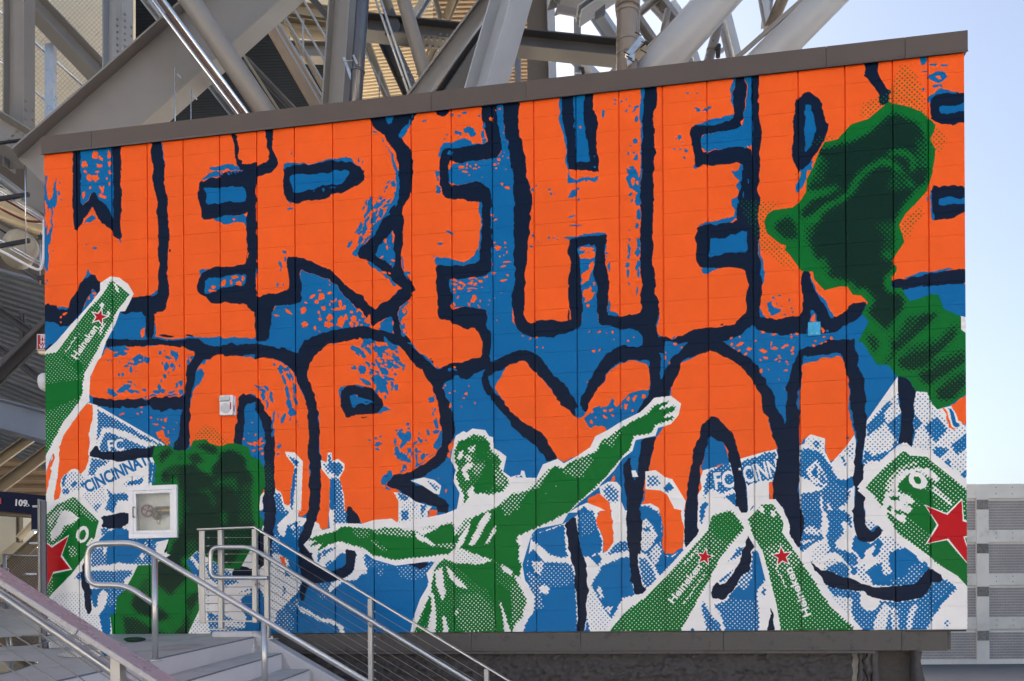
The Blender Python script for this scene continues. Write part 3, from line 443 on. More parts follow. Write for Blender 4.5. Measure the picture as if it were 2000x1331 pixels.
CLEAN = r"""
# ---- rough blue pieces redrawn under the cut-outs are above; from here layers stack in order
# ---- crowd paper (white) and blue halftone
cP: 86,935 104,884 117,861 150,811 172,786 190,792 322,868 300,905 296,945 297,1110 296,1250 86,1250
cP: 252,1125 300,1060 345,1050 380,1072 390,1070 540,940 545,1250 215,1250
c12: 225,865 300,870 365,940 350,1340 150,1340 135,1150 195,1180 220,1275 265,1275 270,1150 300,980 240,910
c12: 505,930 550,950 560,870 590,872 595,935 640,920 690,960 690,1000 650,1070 685,1200 695,1340 570,1340 575,1080 510,1000
c12: 1205,1090 1310,1065 1390,1085 1445,1130 1430,1200 1390,1190 1300,1130
c12: 1075,1180 1120,1185 1190,1212 1240,1252 1330,1282 1375,1292 1330,1340 1110,1340 1110,1250 1080,1210
c13: -5,-5 165,-5 330,-5 330,45 400,60 480,80 515,150 575,135 565,-5 695,-5 700,98 830,100 870,108 920,72 1060,62 1100,97 1110,-5 1340,-5 1340,60 1480,20 1560,200 1400,390 1330,490 1350,570 1280,690 1200,950 -5,950
c22: 30,1050 65,1045 70,1010 95,1015 110,1080 190,1070 190,1140 -5,1200 -5,1060
c22: 680,1140 750,1098 815,1100 850,1140 850,1250 890,1340 770,1340 760,1260 690,1200
c22: 930,1010 962,1010 985,1060 940,1062
c22: 1038,1020 1120,1008 1190,1060 1250,1080 1355,1250 1340,1340 1280,1340 1210,1200 1160,1168 1040,1157
c22: 440,1340 520,1290 585,1262 680,1300 760,1340
c22: 1003,1278 1080,1268 1140,1300 1170,1340 1003,1340
c22: 1450,1340 1450,1200 1480,1150 1468,1080 1490,1010 1560,990 1600,985 1700,950 1725,1050 1745,1200 1752,1340
c22: 1780,920 2005,855 2005,1340 1880,1285 1843,1340 1832,1150 1800,1000
c32: -5,862 62,843 78,900 65,1000 65,1085 -5,1110
c32: 245,815 285,800 290,765 330,728 445,762 440,855 490,955 600,835 672,733 685,780 675,1000 672,1340 250,1340 240,1100
c32: 250,1180 380,1160 260,1100
c23: -5,950 60,800 150,190 400,100 500,40 540,-5 660,-5 680,80 675,130 710,215 708,330 745,310 790,210 770,-5 1130,-5 1170,60 1165,150 1180,190 1155,230 1180,340 1240,355 1330,300 1340,220 1330,100 1310,-5 2005,-5 2005,950
c33: -5,-5 660,-5 670,120 700,220 760,245 860,180 900,155 850,105 800,150 755,120 760,-5 1000,-5 1570,420 1570,950 -5,950
c32: 995,300 770,622 765,690 740,900 740,990 700,1165 760,1331 1000,1331 1570,1331 1570,650 1520,655 1430,505 1320,535 1240,400 1155,393 1135,500 1145,580 1125,640 1150,720 1120,835 1080,795 1010,812 1030,720 1040,560 1015,480 1012,275
OP: 1857,791 1894,762 1894,830 1880,829
t0 32: 995,300 770,622 740,990 1570,1331 1570,640 1240,400
# left pennant + scarf
t.8 02: 765,535 1220,790 1290,815 1100,850 960,858 820,870 765,860 757,800
t0 02: 800,680 870,678 1000,718 1160,785 1240,815 1130,828 980,765 850,715 822,722 775,820 775,862 752,860 756,800 793,690
t.7 02: 760,500 770,520 770,545 760,545
t.75 02: 715,910 860,938 760,990 740,1050 690,1045
t.3 02: 490,1050 550,1020 640,1030 660,1090 620,1150 520,1190 480,1130
t.95 02: 478,1105 500,1050 522,1040 505,1090 500,1140 480,1135
t.9 02: 545,1135 580,1098 605,1105 580,1142
t.9 02: 625,1120 645,1095 660,1110 640,1145
t.8 02: 485,1160 530,1150 540,1200 490,1195
t.85 02: 1000,1100 1120,1060 1110,1112 1000,1132
t1 02: 1165,940 1200,950 1190,1110 1165,1110
t0 02: 1190,1010 1215,980 1225,1080 1185,1090
t.85 02: 830,1150 870,1190 1000,1195 1000,1240 920,1250 880,1340 820,1310 850,1220
t.6 02: 720,1290 770,1230 785,1285 750,1340
t.2 02: 640,1190 800,1120 830,1250 700,1290
t.25 02: 940,1120 1000,1090 1000,1150
t1 K: 440,600 560,520 600,500 680,540 680,595 870,595 880,700 850,800 720,790 600,780 480,800 390,820 385,700 470,690
t.7 K: 385,680 500,660 495,800 385,810
t.75 K: 455,510 520,515 520,560 460,570
t.75 K: 700,790 740,720 850,690 850,800
t.75 K: 800,590 880,590 880,700 830,650
t0 K: 470,655 505,655 478,735
t0 K: 757,712 775,700 792,722 772,765
t0 K: 785,620 800,620 850,690 830,690
t0 K: 870,590 972,590 945,715 890,680
t0 K: 380,832 390,815 480,795 620,783 740,805 705,835 600,820 480,837
t.8 K: 255,900 300,850 480,838 690,838 700,880 640,900 625,950 570,948 480,945 390,935
t0 K: 635,925 705,850 702,885 650,935
t.12 K: 150,1010 320,1000 340,1150 440,1200 460,1331 33,1331 33,1110
t1 K: 380,980 620,975 570,1110 575,1180 530,1190 535,1331 480,1331 445,1180 500,1100 512,1010 470,990 430,1040 430,1110 400,1120 383,1060
t.75 K: 520,955 640,960 590,1110 510,1115
t.9 K: 1105,770 1205,690 1225,900 1150,865
t0 K: 1135,735 1165,725 1215,800 1205,840
t.15 K: 1180,1180 1290,1190 1290,1331 1120,1331
t.7 K: 1260,790 1360,775 1440,860 1510,930 1380,965 1280,900
t1 K: 1270,960 1400,1050 1650,960 1730,1040 1730,1331 1290,1331
t0 K: 1275,950 1400,950 1480,1020 1600,990 1610,1010 1530,1050 1520,1130 1570,1200 1560,1240 1280,1160
t.7 K: 1280,1190 1380,1170 1500,1230 1500,1290 1300,1290
t.2 K: 1380,1230 1560,1240 1560,1280 1400,1270
t.75 K: 1740,640 1801,590 1801,900 1750,900
t0 K: 1540,780 1600,740 1640,690 1640,800 1540,830
# arms in the middle
t.85 12: 250,895 300,920 340,950 320,987 280,950
t1 12: 300,985 318,1000 302,1150 292,1250 268,1340 265,1190
t.75 12: 140,1180 190,1200 222,1340 150,1340
t.5 12: 508,950 560,960 600,1030 560,1042
t.85 12: 560,885 585,885 590,940 660,950 682,990 640,1062 600,1040 565,990
t.72 12: 620,1070 650,1080 680,1200 690,1340 590,1340 600,1150
t1 12: 573,1082 615,1070 602,1340 575,1340
t.6 12: 1320,1090 1400,1120 1432,1140 1400,1172
t.8 12: 1100,1190 1200,1212 1180,1252 1120,1240
t.2 12: 1150,1240 1260,1270 1250,1340 1130,1340
t.85 12: 1280,1280 1330,1290 1310,1340 1285,1340
# lower centre crowd
t1 13: -5,-5 60,120 100,950 1200,950 1400,390 840,330 420,330 370,265 440,190 330,60 160,-5
t.75 13: 110,120 180,190 180,330 110,330
t.7 13: 280,120 350,130 330,260 280,200
t0 13: 160,112 210,60 262,-5 330,-5 330,50 400,55 372,95 320,80 250,110 222,205 180,190
t.9 13: 215,-5 250,-5 240,40
t1 13: 272,110 302,108 302,137 275,137
t0 13: 272,110 302,108 302,137 275,137
t0 13: 318,90 366,93 366,122 320,122
t0 13: 455,85 490,110 525,150 430,180 368,262 420,332 480,322 470,450 430,400 440,300 380,265 460,170
t0 13: 515,335 640,268 790,298 850,340 870,440 862,492 810,500 790,542 700,540 560,645 545,640 590,560 660,540 740,490 770,420 790,315 700,290 640,345 600,400 530,442 460,462 500,370
t.8 13: 520,310 630,275 560,330 520,370
t.7 13: 530,410 590,380 600,400 560,440
t.1 13: 120,335 180,335 255,380 258,430 240,445 340,540 352,560 320,640 250,720 150,860 105,880 60,690 30,600 70,540 110,420
t.9 13: 215,470 280,505 230,505
t.8 13: 205,560 230,600 225,640 195,680 215,620
t0 13: 316,670 330,735 360,752 500,830 620,858 682,900 708,965 688,965 640,900 500,862 350,792 316,742
t.75 13: 150,860 165,780 220,758 300,830 300,900 240,950
t.75 13: 250,740 310,680 315,800 280,800
t.72 13: 605,-5 697,-5 697,97 605,102
t.75 13: 470,560 570,560 560,690 490,690
t.8 13: 830,335 870,380 920,390 1080,430 860,440
t.78 13: 1085,440 1375,405 1330,505 1250,545 1120,515
t.7 13: 940,450 1000,450 980,500 940,510
t0 13: 560,-5 608,-5 600,112 575,137
t.1 13: 1108,-5 1345,-5 1345,60 1108,100
t.8 13: 1128,-5 1188,-5 1188,60 1130,75
t.8 13: 1280,-5 1312,-5 1292,70
t.3 13: 920,80 1070,75 1060,105 930,112
# centre right
t1 23: 60,950 120,860 165,800 172,650 100,540 88,500 120,420 128,340 170,298 210,360 250,408 440,408 482,500 500,780 515,950
t.78 23: 200,420 462,418 475,520 440,595 205,590
t.25 23: 150,390 245,400 220,500 180,485
t.65 23: 90,440 200,520 250,760 170,780 172,650
t0 23: 205,602 250,573 295,610 272,655 220,642
t1 23: 150,190 400,105 420,200 432,352 380,362 310,347 220,282 160,232
t0 23: 405,105 412,105 430,250 420,330 410,200
t1 23: 505,-5 620,-5 652,60 672,150 702,250 690,322 600,360 540,360 520,250
t.8 23: 520,10 630,10 650,100 640,180 540,200
t1 23: 600,362 655,328 692,350 692,400 670,428
t0 23: 610,350 660,325 655,355
t.8 23: 735,350 800,260 860,233 908,240 908,312 830,322
t1 23: 622,582 700,430 860,365 925,350 935,560 948,658 860,680 832,750 765,842 738,800 640,640
t.1 23: 653,610 685,588 717,670 690,688
t.1 23: 722,745 785,750 760,805
t.7 23: 985,360 1040,370 1090,430 1132,520 1090,582 1050,602 1020,560
t1 23: 1000,-5 1130,-5 1168,60 1160,150 1182,190 1150,250 1190,345 1250,362 1335,300 1345,310 1160,502 1050,340 1000,312
t.15 23: 1005,80 1040,58 1085,110 1135,185 1092,260 1050,312 1005,300
t.9 23: 1018,135 1070,120 1075,160 1020,150
t.3 23: 1065,330 1130,248 1172,320 1150,390 1110,435
t.15 23: 590,650 650,640 775,850 750,950 620,950
t1 23: 583,830 618,950 565,950
t.35 23: 80,205 130,205 130,280 90,280
t.8 23: 1600,542 1725,458 1700,502 1640,552
t.8 23: 1690,402 1780,270 1805,290 1790,342
t1 23: 1875,318 1935,308 1978,530 1912,640 1912,702 1680,692 1750,600 1790,520 1860,460 1870,400
t.55 23: 1750,600 1790,500 1870,430 1880,500 1830,620
t.78 23: 1570,745 1700,680 1922,700 1935,950 1690,950 1620,800
t.8 23: 1472,742 1500,708 1560,830 1620,880 1660,950 1545,950
t1 23: 1463,-5 1507,-5 1480,112 1468,60
t.8 23: 1950,640 1965,600 1985,610 1970,668
t.8 23: 1390,920 1430,910 1435,940 1395,945
# raised hands
t.6 22: 700,1170 750,1118 832,1180 820,1252 750,1242
t1 22: 515,1340 560,1298 605,1340
t.55 22: 1055,1050 1130,1058 1168,1120 1060,1145
t1 22: 1185,1150 1230,1103 1262,1152 1210,1185
t1 22: 1005,1290 1060,1285 1130,1340 1005,1340
t.8 22: 0,1075 60,1060 75,1040 90,1090 0,1090
t.82 22: 1525,1040 1560,1010 1690,950 1725,1050 1742,1150 1640,1192 1590,1172 1540,1150 1500,1245 1495,1150
t.8 22: 1785,942 2005,868 2005,1080 1832,1122 1805,1020
t1 22: 1470,1300 1490,1265 1535,1265 1500,1340 1465,1340
t1 22: 1660,1220 1740,1190 1755,1285
t.8 32: -5,880 60,865 70,1080 -5,1085
t.85 32: 248,850 300,838 400,860 440,900 545,1080 530,1135 470,1142 400,1142 330,1100 250,1050
t.15 32: 290,760 440,775 435,850 350,850
t.7 32: 350,780 405,780 400,830 365,835
t.2 32: 290,1010 380,928 410,970 460,1080 465,1145 330,1100
t1 32: 330,1040 380,955 385,1080
t.75 32: 400,990 450,1080 455,1120 405,1110
t.9 32: 565,900 585,885 622,975 605,985
t.3 32: 590,850 665,770 670,900 640,930
t1 32: 540,1080 600,1085 672,1055 672,1140 600,1160 530,1150
t.8 32: 255,1195 400,1165 540,1100 640,1180 630,1260 560,1300 550,1340 255,1340
t0 32: 405,1180 430,1240 440,1340 425,1340
t0 32: 460,1240 500,1320 470,1320
# checked flag
t.18 32: 995,400 940,470 770,655 740,990 1080,790 1130,830 1290,890 1570,1160 1570,640 1450,690 1320,535 1240,400 1155,393 1010,400
t.85 32: 768,655 940,465 965,490 910,570 925,630 780,755
t.85 32: 920,655 1042,560 1052,640 1030,805 1000,760
t.85 32: 735,985 750,870 770,845 825,905 950,850 1012,765 1012,822 860,945 780,930
t.85 32: 1122,640 1150,568 1205,650 1150,712
t.85 32: 1218,672 1312,588 1402,690 1312,792
t.85 32: 1280,882 1312,820 1412,840 1340,917
t.85 32: 1428,800 1570,712 1570,820 1470,892
t.85 32: 1378,950 1417,918 1432,990 1400,992
t.85 32: 1478,1060 1570,985 1570,1030 1520,1088
t0 32: 1340,530 1430,505 1520,655 1440,690
OP: 1836,798 1842,798 1868,837 1862,838
BP: 1849,796 1856,797 1865,812 1875,833 1869,834 1860,818
# right lower crowd
t.85 33: 270,-5 422,-5 422,60 400,150 432,220 330,260 265,322 243,300 265,150
t.3 33: 275,130 340,118 402,150 392,192 285,182
t0 33: 250,240 370,215 280,262
t.85 33: 452,-5 600,-5 652,60 652,140 590,172 560,200 530,240 530,290 640,320 692,360 702,422 640,422 600,390 560,340 500,318 440,340 400,402 385,422 430,350 480,300 452,200 470,100
t.2 33: 380,260 460,255 480,300 430,330 390,390 340,390 340,330
t0 33: 575,90 620,85 650,140 590,170
t.2 33: 430,430 440,380 540,380 565,450 560,480 440,450
t.85 33: 440,455 560,400 620,420 635,540 560,520
t1 33: 650,260 680,190 720,222 800,252 850,208 902,240 880,300 830,362 800,350 845,250 760,310 750,370 720,382 690,332 650,302
t.25 33: 850,200 970,190 1070,260 1090,290 950,312 930,370 960,440 980,490 910,520 880,400 840,362 900,260
t1 33: 945,322 1110,283 1160,370 1190,422 1240,378 1278,430 1210,490 1160,572 960,587 820,572 790,500 880,400 905,502 980,490 940,400
t.74 33: 1085,430 1235,385 1200,482 1150,562 950,577 960,530 1090,500
t.9 33: 640,422 702,440 690,502 650,502
t.9 33: 755,482 830,420 882,400 870,442 800,502
t.35 33: 690,470 760,400 760,480 800,560 740,540
t.8 33: 455,585 650,618 722,640 730,740 800,782 870,700 990,712 1060,705 1160,690 1230,650 1268,570 1370,528 1475,600 1300,800 1200,950 790,950 650,800 650,682 510,662
t1 33: 1290,760 1430,600 1470,605 1300,800
t0 33: 718,640 800,650 882,690 850,762 780,785 730,742
t.12 33: 835,950 830,860 910,718 955,762 905,950
t.3 33: 958,760 1015,755 1025,950 970,950
t.3 33: 1078,950 1090,800 1130,728 1168,730 1130,850 1112,950
t.15 33: 515,672 650,682 640,800 560,762
t.5 33: 1380,850 1410,860 1400,910 1370,905
t.3 33: 760,80 830,70 830,130 790,150
FLUSHC
O02: 680,485 725,500 710,640 695,780 685,870 705,895 655,1033 585,990 500,1030 465,1090 475,1205 418,1275 440,1050 470,780 560,640
O02: 340,1040 418,868 420,900 365,1180 340,1240
O12: 140,1000 225,860 240,910 300,980 270,1150 262,1278 222,1278 195,1180 135,1150
O12: 505,1010 575,1080 570,1340 495,1340
O12: 690,1200 1080,1200 1110,1250 1112,1340 695,1340
N12: 65,1000 70,900 150,930 140,1010 152,1340 60,1340
N12: 410,1000 512,1000 500,1340 403,1340
N12: 705,1310 735,1283 770,1340 700,1340
# navy letter strokes that run over the crowd
N23: 405,100 490,45 505,100 515,200 545,320 570,430 590,600 590,750 560,950 510,950 505,780 480,500 450,280 420,180
N23: 905,-5 1010,-5 1015,100 1000,330 975,330 1020,580 1055,610 1020,655 945,660 930,560 925,400 900,240 895,100
N23: 1343,-5 1450,-5 1452,200 1343,308 1343,150
N23: 1850,175 1885,225 1860,400 1850,470 1790,510 1750,600 1680,680 1600,700 1560,680 1540,630 1580,545 1635,575 1720,500 1790,380 1800,290 1820,230
N33: 105,-5 265,-5 265,150 245,308 200,230 155,170 160,110
N33: 665,-5 755,-5 755,120 805,160 855,108 900,155 800,240 740,245 690,210 665,100
N33: 310,375 400,450 480,475 560,520 680,545 780,580 960,590 1160,570 1210,490 1270,435 1368,520 1340,560 1262,560 1260,600 1220,660 1160,690 1060,705 990,710 870,690 780,645 650,620 540,605 450,590 390,500 350,440
N33: 25,738 40,850 65,940 3,940 10,850
N13: 80,-5 155,-5 150,60 130,180 60,175 65,60
N13: 400,-5 487,-5 470,80 440,150 410,240 380,270 440,340 430,380 500,440 560,480 640,450 700,420 700,290 792,308 770,420 740,490 660,540 560,555 470,560 400,590 370,718 330,660 350,560 345,440 325,380 330,260 355,160 380,80
N13: 1190,425 1240,402 1350,388 1380,390 1270,458 1230,430
N13: 698,-5 780,-5 832,100 700,100
O13: 768,-5 1110,-5 1100,97 1060,62 920,72 870,108 830,98
O13: 330,-5 402,-5 395,30 333,48
O13: 460,92 492,-5 567,-5 576,135 515,150 500,112
O13: 178,360 225,365 237,437 200,412
O13: 1340,-5 1415,-5 1415,42 1340,55
N02: 690,880 760,910 860,935 960,935 1100,910 1190,915 1280,870 1330,820 1200,820 1100,850 960,855 820,870 765,860 755,800
N22: 905,1150 1030,1160 1010,1250 1003,1340 905,1340
N22: 1360,1200 1460,1130 1445,1340 1343,1340
N22: 1720,1050 1800,1000 1830,1160 1842,1340 1750,1340 1745,1200
N32: 32,1335 25,1160 60,1000 75,900 250,900 240,1100 250,1335
N32: 690,720 775,700 750,820 740,900 740,1000 750,1180 750,1335 672,1335 675,1000 680,800
O23: 670,-5 770,-5 795,210 745,305 710,327 710,215 675,130 680,80
O23: 1150,-5 1310,-5 1342,140 1338,220 1320,300 1250,345 1190,335 1155,230 1180,190 1165,60
NK: 450,420 590,400 675,405 675,500 540,515 455,508 480,460
NK: 303,800 332,765 332,900 382,970 382,1130 362,1172 345,1160 330,1010 308,940
NK: 940,712 960,640 970,590 1018,590 990,630 980,680
NK: 1445,862 1480,810 1645,825 1645,882 1470,882
NK: 1640,560 1700,540 1790,540 1770,600 1720,780 1650,850
N02: 2000,900 1998,1000 2010,1100 2005,900
# ---- bottles (white borders then green halftone)
WP: 84,690 110,667 140,632 152,620 180,588 195,568 195,553 215,540 232,542 250,555 261,574 252,593 244,608 234,609 225,633 212,658 207,667 197,698 190,706 176,736 174,776 175,784 170,787 150,811 117,861 104,884 95,905 84,940
wP: 145,962 165,977 185,997 201,1017 196,1035 194,1050 182,1068 168,1092 139,1128 104,1164 86,1190 84,1005 105,978 130,966
gP: 217.5,545.5 225,552 237,555 254,575 246,583 244,595 232,603 225,620 217,638 210,655 205,666 197,670 190,688 175,716 165,731 162.5,766 155,783 142,803 122,828 100,873 84,900 84,692 110,688 125,666 140,643 160,620 182,593 192,580 200,573 201,560
gP: 145,970 163,985 180,1003 193,1018 188,1035 185,1050 175,1064 163,1090 139,1122 104,1157 84,1180 84,1013 110,985 130,975
bP9: 1185,1240 1217,1198 1232,1175 1257,1170 1302,1125 1382,1035 1390,1008 1405,998 1425,995 1435,998 1454,1030 1440,1058 1410,1085 1387,1130 1357,1183 1325,1240
bP9: 1460,1015 1475,1000 1487,985 1510,984 1521,998 1530,1023 1527,1040 1550,1073 1567,1098 1605,1148 1622,1185 1640,1195 1682,1240 1526,1240 1517,1183 1500,1118 1490,1078 1467,1040
bP14: 1690,953 1707,931 1750,891 1766,880 1777,890 1810,892 1820,902 1896,962 1896,1153 1870,1125 1825,1098 1820,1090 1755,1043 1745,1033 1720,1013 1712,998 1705,966
gP: 1185,1240 1217,1198 1232,1175 1257,1170 1302,1125 1382,1035 1390,1008 1405,998 1425,995 1435,998 1454,1030 1440,1058 1410,1085 1387,1130 1357,1183 1325,1240
gP: 1460,1015 1475,1000 1487,985 1510,984 1521,998 1530,1023 1527,1040 1550,1073 1567,1098 1605,1148 1622,1185 1640,1195 1682,1240 1526,1240 1517,1183 1500,1118 1490,1078 1467,1040
gP: 1690,953 1707,931 1750,891 1766,880 1777,890 1810,892 1820,902 1896,962 1896,1153 1870,1125 1825,1098 1820,1090 1755,1043 1745,1033 1720,1013 1712,998 1705,966
# statue paper
gP: 880,898.5 885,866 890,851 905,842 911,845 922.5,837 947.5,840 955,852 962.5,853.5 964,875 975,881 989,892 982.5,921 997.5,932 1047.5,933.5 1060,907 1089,896 1101,905 1130,888.5 1152.5,873.5 1162.5,852 1185,841 1212.5,823.5 1250,805 1265,791 1277.5,777 1310,773 1330,788.5 1325,811 1310,828.5 1285,836 1280,851 1241,860 1235,881 1215,896 1200,918.5 1175,943.5 1170,951 1135,978.5 1110,1002 1098,1023 1047.5,1033 1037.5,1045 1020,1103 1025,1133 1042.5,1163 1041,1198 1030,1210 1015,1240 800,1240 807.5,1205 820,1170 837.5,1140 832.5,1120 845,1103 850,1095 772.5,1105 730,1093 712.5,1080 675,1068 660,1058 640,1066 625,1075 605,1080 592.5,1064 610,1045.5 652.5,1030.5 672.5,1022 707.5,1023 730,1015.5 765,1013 777.5,1022 835,1010.5 870,1003 892,993.5 897.5,963.5 884,938.5 890,918.5
u.82P: 217.5,545.5 254,575 232,603 197,670 165,731 155,783 122,828 84,900 84,692 110,688 160,620 200,573
u1 02: 425,95 455,100 530,170 630,262 650,200 600,160 560,190 500,130
u.93 02: 352,340 640,300 640,420 352,560
u0 01: 885,880 905,880 930,940 915,950
u0 01: 770,1050 800,1030 815,1060 790,1090
u0 01: 835,1100 855,1095 860,1130 840,1140
u.3 01: 770,1230 800,1200 830,1180 800,1240 780,1300
u.75P: 145,970 193,1018 185,1050 163,1090 104,1157 84,1180 84,1013 110,985
u1 K: 300,400 440,460 430,560 380,640 330,740 230,870 95,1010 90,860 225,830 150,730 210,600 110,640 240,500
u0 K: 70,600 75,545 110,490 150,390 200,378 290,430 235,480 180,500 150,560 90,615
u.5 K: 40,460 120,360 190,330 130,420 70,520
u.7 K: 180,310 255,275 330,350 430,450 400,470 290,380
u.65 K: 190,650 260,650 280,720 230,740
u0 K: 385,585 400,600 360,660 340,650
u.8P: 1185,1240 1217,1198 1257,1170 1382,1035 1390,1008 1425,995 1454,1030 1410,1085 1325,1240
u.72P: 1302,1125 1382,1035 1420,1040 1405,1085 1350,1150
u.86P: 1388,1018 1410,1000 1432,1000 1450,1030 1430,1060 1395,1050
u.8P: 1460,1015 1487,985 1510,984 1530,1023 1550,1073 1622,1185 1682,1240 1526,1240 1500,1118 1467,1040
u.65P: 1490,1070 1530,1055 1565,1100 1540,1120 1505,1110
u0P: 1480,992 1490,988 1493,1002 1484,1000
u0P: 1505,1000 1512,996 1516,1006 1508,1010
u.78P: 1690,953 1750,891 1766,880 1810,892 1896,962 1896,1153 1825,1098 1755,1043 1705,966
u1 Y: 250,300 320,240 330,285 400,330 480,350 500,480 440,440 300,340
u1 Y: 470,700 590,665 725,850 725,1000 600,880 480,800
u1 Y: 300,500 340,440 440,450 520,570 480,640 380,560
u.45 Y: 150,335 190,255 260,185 390,135 385,165 300,188 225,260 190,335
u0 Y: 180,335 230,262 290,203 400,182 425,200 312,232 252,300 252,342
u0 Y: 172,350 240,343 328,373 366,408 338,428 290,422 348,455 322,490 265,464 250,477 306,510 302,556 250,532 200,492 136,482 150,420
u1 Y: 200,372 268,378 262,402 203,398
u1 Y: 184,443 212,438 206,477 178,472
u1 Y: 232,468 272,478 262,502 236,492
u0 Y: 400,195 470,188 533,262 507,285 450,237 410,217
u.3 Y: 490,298 625,418 602,442 478,342
# statue greens
u.85 12: 1550,930 1545,870 1580,790 1640,770 1690,720 1780,745 1820,800 1830,850 1880,890 1915,930 1900,990 1950,1060 1975,1120 1930,1180 1870,1190 1800,1200 1740,1180 1700,1160 1640,1250 1620,1290 1620,1200 1580,1130 1560,1040 1580,1000
u1 12: 1570,800 1640,770 1800,790 1830,860 1700,870 1640,860 1580,860
u1 12: 1700,1120 1760,1050 1790,980 1800,880 1720,870 1720,920 1850,920 1850,1130 1720,1200 1690,1180
u0 12: 1588,870 1622,850 1603,922 1575,925
u0 12: 1608,990 1650,958 1695,948 1682,992 1640,1022 1662,1080 1640,1095 1598,1010
u.4 12: 1620,890 1680,890 1690,940 1640,950
u.3 12: 1650,830 1710,810 1700,870 1660,870
u.6 12: 1700,960 1780,960 1750,1040 1700,1050
u0 12: 1640,1180 1690,1130 1700,1160 1690,1260
u.6 12: 1860,1010 1900,1000 1950,1080 1950,1140 1870,1130
u1 22: -5,1260 50,1205 180,1130 270,1010 350,975 387,1000 480,940 600,885 650,870 700,780 800,720 860,670 950,620 1050,570 1110,500 1222,463 1222,482 1160,510 1138,542 1250,500 1272,500 1265,542 1180,580 1190,602 1258,590 1250,617 1120,650 1090,702 1060,722 950,740 930,790 915,857 860,890 800,970 750,1040 640,1150 540,1240 440,1340 -5,1340
u.7 22: 380,1030 500,940 610,885 645,905 600,980 560,1070 500,1060
u.7 22: 690,800 800,725 870,700 780,830
u.5 22: -5,1210 120,1160 270,1010 300,1010 200,1150 100,1190
u.6 22: -5,1240 100,1200 140,1215 60,1300 -5,1310
u.7 22: 190,1200 270,1180 260,1270 190,1310
u0 22: 338,1132 350,1132 355,1157 345,1150
u1 13: 412,218 500,190 610,162 680,122 760,128 920,138 1000,130 1230,150 1300,190 1400,150 1440,118 1530,90 1550,200 1562,290 1500,332 1340,352 1230,367 1100,388 1050,382 950,352 920,352 900,327 840,292 760,267 650,240 620,252 560,262 500,312 468,317 520,255 430,277 416,267 480,232 412,234
u.6 13: 920,135 1225,150 1222,205 930,180
u.75 13: 740,138 900,150 880,205 790,215
u.7 13: 880,230 930,230 1040,320 990,320
u0 13: 1235,170 1270,175 1400,270 1380,280 1260,220
u.6 13: 1390,260 1540,250 1550,300 1420,290
u1P: 885,1052 900,1030 925,1010 965,993 1000,972 1045,955 1115,998 1062,1023 1012,1046 1007,1058 1015,1068 1012,1093 1019,1103 1015,1128 1000,1120 980,1100 960,1093 930,1090 910,1085 900,1075
u.7P: 975,985 1000,965 1030,960 1010,1000 985,1010
u0 13: 1555,265 1600,195 1640,125 1672,85 1662,140 1622,250 1570,305
u0 13: 1655,275 1740,100 1790,10 1835,25 1765,170 1705,275
u0 13: 1782,262 1830,180 1868,95 1875,160 1812,255
u.5 13: 1560,150 1640,60 1700,50 1640,130 1580,200
u.4 13: 1290,140 1400,110 1370,140
u.15 13: 1560,300 1620,300 1680,330 1830,370 1650,430 1560,370
u1 13: 1600,290 1720,270 1860,290 1860,330 1700,310
u.86 13: 1250,910 1360,640 1378,500 1400,430 1470,368 1540,400 1650,440 1720,420 1860,380 1900,400 2000,470 2060,600 2110,700 2080,820 2010,900 2000,950 1250,950
u1 13: 1540,400 1700,560 1800,600 1880,760 1900,700 1860,560 1990,640 1990,900 1880,950 1870,400 1720,420
u0 13: 1392,480 1450,428 1472,560 1482,650 1450,705 1415,600
u0 13: 1485,420 1545,500 1650,605 1560,592 1505,510
u0 13: 1330,950 1372,740 1345,640 1380,640 1405,800 1400,950
u1 13: 1300,900 1350,650 1370,700 1340,820
u0 13: 1455,820 1478,830 1515,950 1465,950
u.2 13: 1540,805 1600,730 1625,705 1602,765 1560,805
u.1 13: 1655,780 1720,800 1785,900 1740,905 1680,830
u.3 13: 1690,710 1740,720 1760,790 1730,780
u0 13: 1895,720 1910,720 1960,850 2005,950 1945,950 1930,830
u0 13: 1915,415 2000,465 2000,510 1930,472
u.75 13: 1600,650 1750,640 1860,800 1860,930 1640,940 1560,850
u.7 23: -5,560 60,580 115,700 80,800 20,870 -5,880
u1 23: -5,-5 400,20 190,130 50,190 20,240 -5,230
FLUSHG
# text, stars and letters are added in code; fists
fP: 297,893 301,873 322,870 333,871 342,881 370,878 377,861 402,858 410,866 430,872 447,866 457,865 485,873 490,891 500,896 505,895 516,916 518,950 508,970 506,990 507,1005 515,1020 511,1034 503,1050 486,1079 468,1112 437,1110 420,1098 398,1085 384,1076 363,1097 374,1117 386,1140 389,1191 363,1246 220,1246 215,1201 225,1199 228,1168 243,1153 259,1125 269,1104 297,1104 333,1084 325,1081 330,1053 343,1050 340,960 297,960 297,945 303,940 301,925 305,912
f30: 935,795 990,810 1100,835 1190,870 1250,920 1305,975 1300,1010 1265,1090 1305,1165 1300,1240 1280,1340 700,1600 340,1331 400,1180 440,1110 540,1090 620,1000 650,970 780,930 900,830
f31: 1290,-5 1270,60 1240,160 1150,260 1070,340 1020,430 1050,510 1062,560 1000,650 970,700 985,740 1005,750 1000,790 965,830 965,920 1040,915 1070,970 1105,1020 1180,1000 1270,965 1330,970 1370,1080 1505,1140 1505,1240 1550,1275 1570,1340 700,1340 785,1180 730,1115 780,1030 725,975 660,970 620,905 560,905 440,935 360,850 350,790 260,785 170,660 130,620 140,585 90,570 -10,490 -32,400 -5,340 40,310 190,290 250,240 295,170 300,70 340,-5
f32: 1570,-5 1570,395 1420,500 1320,535 1280,490 1240,400 1150,390 1095,295 1000,270 940,190 850,185 800,110 720,-10
